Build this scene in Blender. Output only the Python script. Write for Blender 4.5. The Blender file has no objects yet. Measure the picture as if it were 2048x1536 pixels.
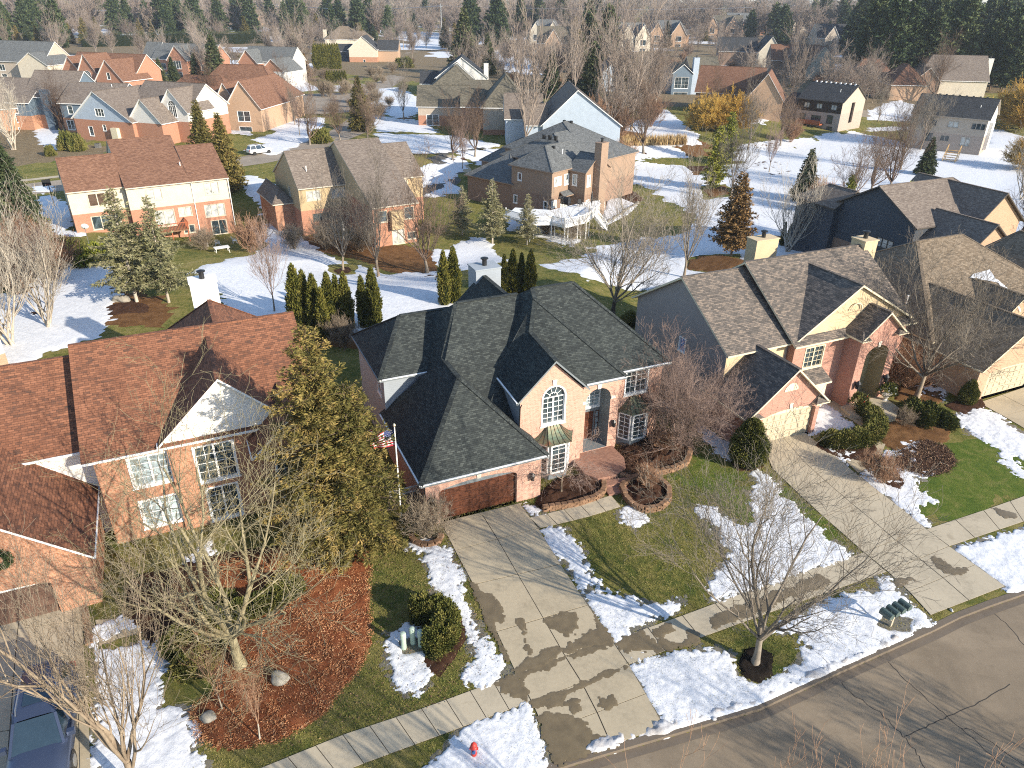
import bpy, math, random
import numpy as np
from mathutils import Vector
from mathutils.geometry import tessellate_polygon
S = bpy.context.scene
COL = S.collection
R = math.radians
# ------------------------------------------------------------------ camera
FPX, PITCH, ROLL, CH = 1453.0, R(27.99), R(-0.75), 27.18      # focal length in px of a 2048 px wide frame, height in metres
cd = bpy.data.cameras.new('camera'); cam = bpy.data.objects.new('camera', cd); COL.objects.link(cam)
cd.sensor_width = 36; cd.lens = 36 * FPX / 2048; cd.clip_start = .5; cd.clip_end = 9000
cp, sp, cr, sr = math.cos(PITCH), math.sin(PITCH), math.cos(ROLL), math.sin(ROLL)
_f = np.array([0, cp, -sp]); _r = np.array([1., 0, 0]); _d = np.array([0, -sp, -cp])
_x = _r * cr + _d * sr; _y = -_r * sr + _d * cr
from mathutils import Matrix
cam.matrix_world = Matrix(((_x[0], -_y[0], -_f[0], 0), (_x[1], -_y[1], -_f[1], 0), (_x[2], -_y[2], -_f[2], CH), (0, 0, 0, 1)))
S.camera = cam
# ------------------------------------------------------------------ world, sun
SUN_AZ, SUN_EL = R(-36), R(22)           # direction towards the sun, azimuth from +x
w = bpy.data.worlds.new("World"); S.world = w; w.use_nodes = True
nt = w.node_tree; bg = nt.nodes['Background']
sky = nt.nodes.new('ShaderNodeTexSky'); sky.sky_type = 'NISHITA'; sky.sun_disc = False
sky.sun_elevation = SUN_EL; sky.sun_rotation = R(90) - SUN_AZ; sky.air_density = 1.0; sky.dust_density = .4; sky.ozone_density = 2.0
nt.links.new(sky.outputs[0], bg.inputs[0]); bg.inputs[1].default_value = 0.14
sl = bpy.data.lights.new('sun', 'SUN'); sl.energy = 4.5; sl.angle = R(.53); sl.color = (1, .905, .76)
so = bpy.data.objects.new('sun', sl); COL.objects.link(so)
sd = Vector((math.cos(SUN_EL) * math.cos(SUN_AZ), math.cos(SUN_EL) * math.sin(SUN_AZ), math.sin(SUN_EL)))
so.rotation_euler = sd.to_track_quat('Z', 'Y').to_euler()
S.view_settings.view_transform = 'Standard'; S.view_settings.look = 'None'; S.view_settings.gamma = 1
S.view_settings.exposure = 0.98
S.cycles.max_bounces = 6; S.cycles.diffuse_bounces = 3; S.cycles.glossy_bounces = 2; S.cycles.transmission_bounces = 3
S.cycles.volume_bounces = 0; S.cycles.use_denoising = False; S.cycles.pixel_filter_type = 'BLACKMAN_HARRIS'; S.cycles.filter_width = 1.1
S.cycles.sample_clamp_indirect = 6

# ------------------------------------------------------------------ terrain height and picking ground points
def seg_d(x, y, a, b):
    ax, ay = a; bx, by = b; dx, dy = bx - ax, by - ay
    t = np.clip(((x - ax) * dx + (y - ay) * dy) / (dx * dx + dy * dy), 0, 1)
    return np.hypot(x - ax - t * dx, y - ay - t * dy)
def sst(t):
    t = np.clip(t, 0, 1); return t * t * (3 - 2 * t)
KERB = None      # filled below: points along the kerb line
def h(x, y):
    x = np.asarray(x, float); y = np.asarray(y, float)
    s = np.zeros(np.broadcast(x, y).shape)
    for a, b, r, o in (((-38, 101), (-15, 93), 5, 16), ((-15, 93), (8, 116), 8, 16), ((8, 116), (60, 135), 22, 22), ((60, 135), (110, 190), 20, 26), ((20, 75), (12, 110), 2, 14)):
        s = np.maximum(s, sst((r + o - seg_d(x, y, a, b)) / o))
    z = -2.4 * s
    z = z + 16.0 * sst((y - 420) / 1000) + 1.2 * np.sin(x / 130) * sst((y - 300) / 300)
    m = (y < 60) & (y > -40) & (np.abs(x) < 90)
    if KERB is not None and np.any(m):
        xb, yb = np.broadcast_arrays(x, y); z = np.array(z, float); z[m] = z[m] - .2 * sst((kerb_d(xb[m], yb[m]) + .05) / .25)
    return z
def kerb_d(x, y):       # >0 on the street side of the kerb line
    if KERB is None: return np.full(np.broadcast(x, y).shape, -9.)
    K = KERB; best = None; sgn = None
    for a, b in zip(K[:-1], K[1:]):
        d = seg_d(x, y, a, b); c = (b[0] - a[0]) * (y - a[1]) - (b[1] - a[1]) * (x - a[0])
        if best is None: best, sgn = d, c
        else:
            m = d < best; sgn = np.where(m, c, sgn); best = np.where(m, d, best)
    return np.where(sgn < 0, best, -best)
def ray(px, py):
    c = ((px - 1024) / FPX, (py - 768) / FPX, 1.)
    return _x * c[0] + _y * c[1] + _f * c[2]
def at(px, py, z=None):
    d = ray(px, py)
    if z is not None:
        t = (z - CH) / d[2]; return (float(d[0] * t), float(d[1] * t), z)
    zz = 0.
    for _ in range(6):
        t = (zz - CH) / d[2]; zz = float(h(d[0] * t, d[1] * t))
    return (float(d[0] * t), float(d[1] * t), zz)
def ats(s, z=None):
    v = [float(q) for q in s.replace(',', ' ').split()]
    return [at(a, b, z) for a, b in zip(v[::2], v[1::2])]

# ------------------------------------------------------------------ noise (numpy)
def vnoise(x, y, seed=0):
    xi = np.floor(x).astype(np.int64); yi = np.floor(y).astype(np.int64); fx = x - xi; fy = y - yi
    fx = fx * fx * (3 - 2 * fx); fy = fy * fy * (3 - 2 * fy)
    def hs(a, b):
        n = (a * 374761393 + b * 668265263 + seed * 1442695) & 0xffffffff
        n = ((n ^ (n >> 13)) * 1274126177) & 0xffffffff
        return ((n ^ (n >> 16)) & 0xffff) / 65535.
    return (hs(xi, yi) * (1 - fx) + hs(xi + 1, yi) * fx) * (1 - fy) + (hs(xi, yi + 1) * (1 - fx) + hs(xi + 1, yi + 1) * fx) * fy
def fbm(x, y, sc, oct=4, seed=0):
    v = 0; a = 1.; t = 0
    for i in range(oct):
        v = v + a * (vnoise(x / sc + 17.3 * i, y / sc - 9.1 * i, seed + i) - .5); t += a; a *= .55; sc /= 2.1
    return v / t * 2

# ------------------------------------------------------------------ tags
def tag(o, label=None, cat=None, group=None, kind=None):
    if label: o['label'] = label
    if cat: o['category'] = cat
    if group: o['group'] = group
    if kind: o['kind'] = kind
    return o
def empty(name, loc, rz=0, label=None, cat=None, group=None):
    o = bpy.data.objects.new(name, None); COL.objects.link(o); o.location = loc; o.rotation_euler = (0, 0, rz); o.empty_display_size = .3
    return tag(o, label, cat, group)
def link(name, me, mat=None, parent=None):
    o = bpy.data.objects.new(name, me); COL.objects.link(o)
    if mat is not None and not me.materials: me.materials.append(mat)
    if parent: o.parent = parent
    return o
def copy_tree(o, loc=None, rz=0, sc=None, label=None, group=None, parent=None):
    c = o.copy(); COL.objects.link(c)
    if parent: c.parent = parent
    if loc is not None:
        c.location = loc; c.rotation_euler = (0, 0, rz)
        if sc is not None: c.scale = sc if hasattr(sc, '__len__') else (sc, sc, sc)
    if label: c['label'] = label
    if group: c['group'] = group
    for ch in o.children: copy_tree(ch, parent=c)
    return c

# ------------------------------------------------------------------ materials
MATS = {}
class NB:
    def __init__(s, name):
        s.m = bpy.data.materials.new(name); s.m.use_nodes = True; s.t = s.m.node_tree; s.b = s.t.nodes['Principled BSDF']; MATS[name] = s.m
    def n(s, ty, **k):
        x = s.t.nodes.new('ShaderNode' + ty)
        for a, v in k.items():
            if a.startswith('i_'):
                q = a[2:]; x.inputs[int(q) if q.isdigit() else q.replace('_', ' ')].default_value = v
            else: setattr(x, a, v)
        return x
    def l(s, a, b): s.t.links.new(a, b)
    def coord(s, which='Object', scale=(1, 1, 1), rot=(0, 0, 0)):
        c = s.n('TexCoord'); mp = s.n('Mapping'); s.l(c.outputs[which], mp.inputs[0]); mp.inputs['Scale'].default_value = scale; mp.inputs['Rotation'].default_value = rot; return mp.outputs[0]
    def noise(s, co, scale, detail=3, rough=.55, dist=0):
        x = s.n('TexNoise', i_Scale=scale, i_Detail=detail, i_Roughness=rough, i_Distortion=dist); s.l(co, x.inputs['Vector']); return x.outputs['Fac']
    def ramp(s, fac, stops, interp='LINEAR'):
        r = s.n('ValToRGB'); s.l(fac, r.inputs[0]); cr = r.color_ramp; cr.interpolation = interp
        while len(cr.elements) < len(stops): cr.elements.new(.5)
        for e, (p, c) in zip(cr.elements, stops):
            e.position = p; e.color = (*c, 1) if hasattr(c, '__len__') else (c, c, c, 1)
        return r.outputs[0]
    def mix(s, a, b, fac, mode='MIX'):
        x = s.n('Mix', data_type='RGBA', blend_type=mode)
        for v, i in ((a, 6), (b, 7)):
            if hasattr(v, 'node'): s.l(v, x.inputs[i])
            else: x.inputs[i].default_value = (*v, 1)
        if hasattr(fac, 'node'): s.l(fac, x.inputs[0])
        else: x.inputs[0].default_value = fac
        return x.outputs[2]
    def math(s, op, a, b=None):
        x = s.n('Math', operation=op)
        for i, v in enumerate((a, b)):
            if v is None: continue
            if hasattr(v, 'node'): s.l(v, x.inputs[i])
            else: x.inputs[i].default_value = v
        return x.outputs[0]
    def col(s, c, rough=.8, spec=.3):
        if hasattr(c, 'node'): s.l(c, s.b.inputs['Base Color'])
        else: s.b.inputs['Base Color'].default_value = (*c, 1)
        s.b.inputs['Roughness'].default_value = rough; s.b.inputs['Specular IOR Level'].default_value = spec; return s
    def bump(s, hgt, strength=.4, dist=.02):
        b = s.n('Bump', i_Strength=strength, i_Distance=dist); s.l(hgt, b.inputs['Height']); s.l(b.outputs[0], s.b.inputs['Normal']); return s
def lerp(a, b, t): return tuple(x + (y - x) * t for x, y in zip(a, b))
def m_plain(name, c, rough=.6, spec=.3, metal=0, var=.12, sc=3.):
    q = NB(name); co = q.coord(); f = q.noise(co, sc, 4)
    q.col(q.ramp(f, [(.25, tuple(x * (1 - var) for x in c)), (.75, tuple(x * (1 + var) for x in c))]), rough, spec); q.b.inputs['Metallic'].default_value = metal
    return q.m
def m_shingle(name, c1, c2, c3, patch=.5, bw=.30, rw=.14):
    q = NB(name); uv = q.coord('UV')
    br = q.n('TexBrick', offset=.37, i_Scale=1, i_Mortar_Size=.012, i_Mortar_Smooth=.3, i_Bias=0.); br.inputs['Brick Width'].default_value = bw; br.inputs['Row Height'].default_value = rw
    br.inputs['Color1'].default_value = (0, 0, 0, 1); br.inputs['Color2'].default_value = (1, 1, 1, 1); br.inputs['Mortar'].default_value = (.3, .3, .3, 1)
    q.l(uv, br.inputs[0])
    big = q.noise(q.coord('UV', (.6, 1.7, 1)), 2.0, 5, .7)
    sm = q.noise(uv, 9, 3)
    v = q.math('ADD', q.math('MULTIPLY', br.outputs['Color'], .38), q.math('MULTIPLY', big, patch)); v = q.math('ADD', v, q.math('MULTIPLY', sm, .3))
    c = q.ramp(v, [(.33, c1), (.58, c2), (.86, c3)])
    c = q.mix(c, tuple(x * .45 for x in c1), q.math('MULTIPLY', br.outputs['Fac'], .6))
    st = q.noise(q.coord('UV', (.5, .12, 1)), .9, 3); c = q.mix(c, tuple(x * .72 for x in c2), q.ramp(st, [(.45, 0.), (.8, .5)]))
    sx = q.n('SeparateXYZ'); q.l(uv, sx.inputs[0]); row = q.math('FRACT', q.math('DIVIDE', sx.outputs[1], rw))
    q.col(c, .92, .2); q.bump(q.math('ADD', row, q.math('MULTIPLY', br.outputs['Color'], .5)), .55, .02)
    return q.m
def m_brick(name, c1, c2, mortar, rough=.9):
    q = NB(name); uv = q.coord('UV')
    br = q.n('TexBrick', i_Scale=1, i_Mortar_Size=.008, i_Mortar_Smooth=.2, i_Bias=0.); br.inputs['Brick Width'].default_value = .21; br.inputs['Row Height'].default_value = .075
    br.inputs['Color1'].default_value = (*c1, 1); br.inputs['Color2'].default_value = (*c2, 1); br.inputs['Mortar'].default_value = (*mortar, 1)
    q.l(uv, br.inputs[0]); n = q.noise(uv, 1.3, 4, .6); n2 = q.noise(uv, 14, 2)
    c = q.mix(br.outputs['Color'], lerp(c1, mortar, .35), q.ramp(n, [(.4, 0.), (.75, .45)])); c = q.mix(c, tuple(x * .55 for x in c1), q.ramp(n2, [(.5, 0.), (.8, .4)]))
    q.col(c, rough, .2); q.bump(br.outputs['Fac'], -.35, .01); return q.m
def m_siding(name, c, step=.13):
    q = NB(name); uv = q.coord('UV'); sx = q.n('SeparateXYZ'); q.l(uv, sx.inputs[0])
    fr = q.math('FRACT', q.math('DIVIDE', sx.outputs[1], step)); n = q.noise(uv, 1.1, 4)
    base = q.ramp(n, [(.3, tuple(x * .93 for x in c)), (.7, tuple(x * 1.05 for x in c))])
    q.col(q.mix(base, tuple(x * .5 for x in c), q.ramp(fr, [(.0, .65), (.1, 0.), (.97, 0.), (1., .6)])), .75, .25); q.bump(fr, .5, .02); return q.m
def m_glass(name, tint=(.02, .03, .035), curtain=None):
    q = NB(name); co = q.coord('Object', (1, 1, 1)); n = q.noise(co, 1.3, 3, .6, 1.)
    if curtain: c = q.ramp(n, [(.30, tuple(x * .35 for x in curtain)), (.45, tuple(x * .7 for x in curtain)), (.7, curtain)])
    else: c = q.ramp(n, [(.4, tint), (.75, tuple(x * 3.2 + .02 for x in tint))])
    q.col(c, .06, .8); return q.m
SH_DARK = m_shingle('shingle_charcoal', (.025, .029, .029), (.048, .055, .052), (.105, .115, .103), .3, .24, .12)
SH_RED = m_shingle('shingle_rust', (.055, .040, .033), (.175, .076, .044), (.27, .12, .068), .62)
SH_GREYBR = m_shingle('shingle_weathered', (.055, .05, .045), (.115, .10, .088), (.24, .19, .15), .6)
SH_TANBR = m_shingle('shingle_tan', (.12, .09, .06), (.20, .155, .11), (.27, .215, .155), .4)
SH_BROWN = m_shingle('shingle_brown', (.12, .062, .040), (.20, .105, .068), (.27, .155, .10), .4)
SH_MIDBR = m_shingle('shingle_taupe', (.115, .092, .076), (.185, .15, .125), (.26, .22, .18), .45)
SH_GREY = m_shingle('shingle_grey', (.075, .078, .078), (.135, .14, .138), (.2, .205, .2), .45)
SH_OLIVE = m_shingle('shingle_olive', (.07, .065, .05), (.135, .12, .09), (.2, .175, .13), .45)
SH_NAVY = m_shingle('shingle_black', (.025, .027, .03), (.05, .052, .055), (.085, .085, .088), .45)
BR_PINK = m_brick('brick_pink', (.40, .205, .145), (.54, .31, .225), (.54, .42, .34))
BR_RED = m_brick('brick_orange', (.29, .115, .06), (.48, .225, .125), (.50, .36, .26))
BR_ROSE = m_brick('brick_rose', (.34, .155, .11), (.44, .23, .165), (.42, .29, .24))
BR_TAN = m_brick('brick_tan', (.36, .22, .135), (.47, .30, .19), (.45, .35, .26))
BR_ORNG = m_brick('brick_rust', (.31, .125, .075), (.43, .195, .115), (.42, .29, .21))
BR_BROWN = m_brick('brick_brown', (.20, .125, .088), (.28, .18, .125), (.3, .22, .17))
BR_GREY = m_brick('brick_greige', (.30, .235, .19), (.42, .34, .28), (.4, .34, .29))
SD_BLUE = m_siding('siding_bluegrey', (.30, .33, .36))
SD_CREAM = m_siding('siding_cream', (.55, .49, .385), .11)
SD_TAN = m_siding('siding_tan', (.55, .43, .27))
SD_OCHRE = m_siding('siding_ochre', (.44, .33, .19))
SD_GREYV = m_siding('siding_greyviolet', (.27, .24, .225))
SD_SLATE = m_siding('siding_slate', (.12, .16, .20))
SD_WHITE = m_siding('siding_white', (.62, .60, .56))
SD_PALEBL = m_siding('siding_paleblue', (.37, .43, .50))
SD_BROWN = m_siding('siding_mocha', (.29, .20, .14))
SD_DARK = m_siding('siding_charcoal', (.055, .065, .08))
SD_DKBRN = m_siding('siding_darkbrown', (.035, .024, .018))
SD_BEIGE = m_siding('siding_beige', (.41, .345, .275))
STUC = m_plain('stucco_white', (.76, .73, .68), .85, .2, var=.05)
WHITE = m_plain('paint_white', (.80, .79, .76), .45, .4, var=.04)
CREAMP = m_plain('paint_cream', (.62, .54, .38), .5, .35, var=.05)
GREYP = m_plain('paint_grey', (.17, .19, .2), .5, .35, var=.06)
TRIMDK = m_plain('trim_dark', (.07, .06, .05), .5, .35)
LIME = m_plain('limestone', (.62, .57, .48), .8, .2)
GLASS = m_glass('window_glass'); GLASSC = m_glass('window_glass_curtained', (.03, .05, .055), (.55, .56, .52)); GLASSL = m_glass('window_glass_sky', (.10, .17, .20), (.38, .46, .48))
BLACKM = m_plain('black_metal', (.015, .015, .016), .4, .5)
STEEL = m_plain('galvanised', (.45, .46, .47), .35, .5, .8)
def m_wooddoor():
    q = NB('wood_door'); co = q.coord('Object', (1, 1, 9)); n = q.noise(co, 2.2, 5, .6, .6)
    q.col(q.ramp(n, [(.3, (.055, .018, .010)), (.7, (.15, .055, .028))]), .42, .4); return q.m
WOODD = m_wooddoor()
def m_concrete(name, c, wet=.0):
    q = NB(name); co = q.coord(); n = q.noise(co, .45, 5, .6, .5); n2 = q.noise(co, 5, 6, .7); n3 = q.noise(co, 60, 2)
    v = q.math('ADD', q.math('MULTIPLY', n, .55), q.math('MULTIPLY', n2, .45))
    a = q.ramp(v, [(.3, tuple(x * .72 for x in c)), (.5, c), (.72, tuple(min(1, x * 1.15) for x in c))])
    a = q.mix(a, tuple(x * .8 for x in c), q.ramp(n3, [(.5, 0.), (.8, .5)])); a = q.mix(a, (.16, .12, .075), q.ramp(q.noise(co, .8, 4, .6, 1.), [(.62, 0.), (.8, .45)]))
    q.col(a, .85, .25); q.bump(n3, .15, .01); return q.m
CONC = m_concrete('concrete', (.44, .375, .27)); CONC2 = m_concrete('concrete_old', (.42, .35, .24)); KERBC = m_concrete('kerb_concrete', (.15, .12, .09)); JOINT = m_plain('joint', (.08, .065, .045), .95)
def m_wet(name, c, rough):
    q = NB(name); co = q.coord(); n = q.noise(co, 2, 5, .6)
    q.col(q.ramp(n, [(.3, tuple(x * .8 for x in c)), (.7, tuple(x * 1.15 for x in c))]), rough, .5); return q.m
WETC = m_wet('wet_concrete', (.165, .125, .07), .3)
def m_asphalt(name, c):
    q = NB(name); co = q.coord(); n = q.noise(co, .22, 5, .6, .8); n2 = q.noise(co, 40, 3); n3 = q.noise(q.coord('Object', (.25, 1, 1), (0, 0, R(20))), .9, 4, .6, .4)
    a = q.ramp(n, [(.3, tuple(x * .74 for x in c)), (.7, tuple(x * 1.25 for x in c))]); a = q.mix(a, tuple(x * .6 for x in c), q.ramp(q.noise(co, 2.6, 5, .7), [(.5, 0.), (.75, .4)])); a = q.mix(a, tuple(x * .7 for x in c), q.ramp(n3, [(.45, 0.), (.7, .5)])); a = q.mix(a, tuple(min(1, x * 1.7) for x in c), q.ramp(n2, [(.55, 0.), (.85, .5)]))
    q.col(a, .9, .25); q.bump(n2, .3, .01); return q.m
ASPH = m_asphalt('asphalt', (.225, .175, .12)); ASPHF = m_asphalt('asphalt_pale', (.29, .24, .185)); ASPHD = m_asphalt('asphalt_dark', (.10, .095, .085))
def m_grass():
    q = NB('grass'); co = q.coord(); a = q.noise(co, .16, 4, .6, .6); b = q.noise(co, 1.6, 6, .7, .8); c = q.noise(co, 16, 4, .75); d = q.noise(q.coord('Object', (1, 1, 1), (.3, .2, .5)), 45, 2, .6)
    v = q.math('ADD', q.math('MULTIPLY', a, .42), q.math('MULTIPLY', b, .58))
    g = q.ramp(v, [(.38, (.060, .095, .015)), (.45, (.12, .132, .026)), (.51, (.205, .185, .045)), (.58, (.27, .225, .075)), (.68, (.33, .26, .115))])
    g = q.mix(g, (.035, .050, .012), q.ramp(c, [(.40, .6), (.52, 0.)])); g = q.mix(g, (.36, .31, .15), q.ramp(d, [(.52, 0.), (.75, .65)]))
    q.col(g, .95, .1); q.bump(q.math('ADD', c, d), .9, .08); return q.m
GRASS = m_grass()
def m_greengrass():
    q = NB('grass_green'); co = q.coord(); b = q.noise(co, 1.1, 6, .7, .8); c = q.noise(co, 16, 4, .75); d = q.noise(co, 40, 2, .6)
    g = q.ramp(b, [(.35, (.075, .125, .018)), (.5, (.125, .165, .028)), (.68, (.21, .205, .06))]); g = q.mix(g, (.03, .06, .010), q.ramp(c, [(.40, .6), (.52, 0.)]))
    g = q.mix(g, (.18, .2, .07), q.ramp(d, [(.58, 0.), (.8, .5)])); q.col(g, .95, .1); q.bump(q.math('ADD', c, d), .9, .08); return q.m
GRASSG = m_greengrass()
def m_mulch(name, a, b, c):
    q = NB(name); co = q.coord(); n = q.noise(co, 1.1, 5, .65, .5); m = q.noise(q.coord('Object', (1, 2.2, 1), (0, 0, .6)), 22, 4, .75); k = q.noise(q.coord('Object', (2.2, 1, 1), (0, 0, .2)), 33, 3, .75)
    v = q.math('ADD', q.math('MULTIPLY', n, .35), q.math('MULTIPLY', q.math('ADD', m, k), .33))
    q.col(q.ramp(v, [(.4, a), (.52, b), (.66, c)]), .95, .1); q.bump(q.math('ADD', m, k), 1., .06); return q.m
MULCH = m_mulch('mulch_brown', (.022, .011, .007), (.070, .035, .022), (.16, .085, .05)); MULCHR = m_mulch('mulch_red', (.07, .022, .012), (.27, .085, .035), (.50, .22, .10)); LITTERF = m_mulch('dry_ground', (.12, .085, .05), (.21, .16, .095), (.30, .23, .14)); LITTER = m_mulch('leaf_litter', (.07, .035, .015), (.17, .085, .035), (.3, .17, .08))
def m_snow(name='snow', dirt=.0):
    q = NB(name); co = q.coord(); n = q.noise(co, 3.5, 6, .65); k = q.noise(co, 1.0, 6, .7, 1.)
    a = q.ramp(n, [(.3, (.58, .59, .61)), (.65, (.75, .75, .755))])
    if dirt: a = q.mix(a, (.22, .17, .12), q.ramp(k, [(.5 - .2 * dirt, 0.), (.75, .9)]))
    else: a = q.mix(a, (.36, .31, .25), q.ramp(k, [(.60, 0.), (.80, .55)]))
    q.col(a, .6, .25); q.bump(n, .6, .06); return q.m
SNOW = m_snow(); SNOWD = m_snow('snow_dirty', 1.)
def m_needles(name, a, b, c, sc=1.4):
    q = NB(name); co = q.coord(); n = q.noise(co, sc, 4, .65); k = q.noise(co, sc * 9, 2); oi = q.n('ObjectInfo')
    v = q.math('ADD', q.math('MULTIPLY', n, .65), q.math('MULTIPLY', k, .35)); v = q.math('ADD', v, q.math('MULTIPLY', q.math('SUBTRACT', oi.outputs['Random'], .5), .10))
    q.col(q.ramp(v, [(.34, a), (.5, b), (.66, c)]), .8, .15); return q.m
ND_SPR = m_needles('needles_spruce', (.045, .050, .014), (.15, .125, .036), (.34, .23, .08), .9)
ND_BLUE = m_needles('needles_blue', (.075, .082, .038), (.20, .19, .095), (.36, .32, .19), .7)
ND_DK = m_needles('needles_dark', (.016, .030, .015), (.055, .072, .032), (.14, .14, .06), .4)
ND_PINE = m_needles('needles_pine', (.022, .04, .018), (.06, .085, .035), (.14, .155, .065), .35)
ND_YEL = m_needles('needles_yellow', (.065, .085, .012), (.19, .20, .03), (.36, .33, .06), .8)
ND_RUST = m_needles('needles_rust', (.07, .055, .022), (.19, .115, .045), (.32, .19, .085), 1.2)
ND_THU = m_needles('thuja_green', (.035, .045, .010), (.115, .115, .022), (.22, .19, .045), 1.6)
ND_HED = m_needles('hedge_green', (.035, .048, .012), (.115, .118, .028), (.24, .20, .065), 1.8)
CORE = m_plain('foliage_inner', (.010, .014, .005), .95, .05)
WILL = m_needles('willow_gold', (.26, .14, .03), (.45, .27, .055), (.6, .42, .12), .6)
REED = m_needles('reed_tan', (.20, .12, .05), (.36, .24, .11), (.5, .38, .2), .8)
def m_bark(name, a, b, sc=6):
    q = NB(name); co = q.coord('Object', (1, 1, .35)); n = q.noise(co, sc, 4, .7); oi = q.n('ObjectInfo'); k = q.noise(q.coord(), .5, 3)
    v = q.math('ADD', q.math('MULTIPLY', n, .6), q.math('MULTIPLY', k, .4)); v = q.math('ADD', v, q.math('MULTIPLY', q.math('SUBTRACT', oi.outputs['Random'], .5), .2))
    q.col(q.ramp(v, [(.35, a), (.65, b)]), .9, .15); return q.m
BK_GREY = m_bark('bark_grey', (.12, .10, .08), (.30, .255, .20)); BK_TAN = m_bark('bark_tan', (.16, .12, .085), (.36, .29, .21)); BK_YG = m_bark('bark_lichen', (.17, .14, .08), (.42, .37, .235), 5)
BK_RED = m_bark('bark_reddish', (.15, .10, .082), (.33, .24, .195)); BK_DK = m_bark('bark_dark', (.035, .028, .022), (.10, .08, .065)); BK_BR = m_bark('bark_brown', (.085, .055, .04), (.21, .15, .11))
BK_WH = m_bark('bark_pale', (.30, .25, .19), (.55, .49, .40)); TW_ORG = m_bark('twig_orange', (.22, .12, .075), (.40, .25, .16)); TW_BR = m_bark('twig_brown', (.17, .13, .105), (.34, .28, .23))
STONE = m_plain('boulder_stone', (.27, .245, .20), .9, .2, var=.35, sc=4); RSTONE = m_plain('retaining_stone', (.21, .125, .075), .95, .15, var=.5, sc=2.5)
def m_copper():
    q = NB('copper_patina'); co = q.coord(); n = q.noise(co, 1.6, 5, .6, .8)
    q.col(q.ramp(n, [(.35, (.10, .15, .105)), (.5, (.15, .16, .10)), (.68, (.20, .095, .05))]), .5, .4); q.b.inputs['Metallic'].default_value = .35; return q.m
COPPER = m_copper()
PATIO = m_brick('paver_brick', (.25, .12, .085), (.38, .2, .14), (.2, .15, .11))
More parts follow.
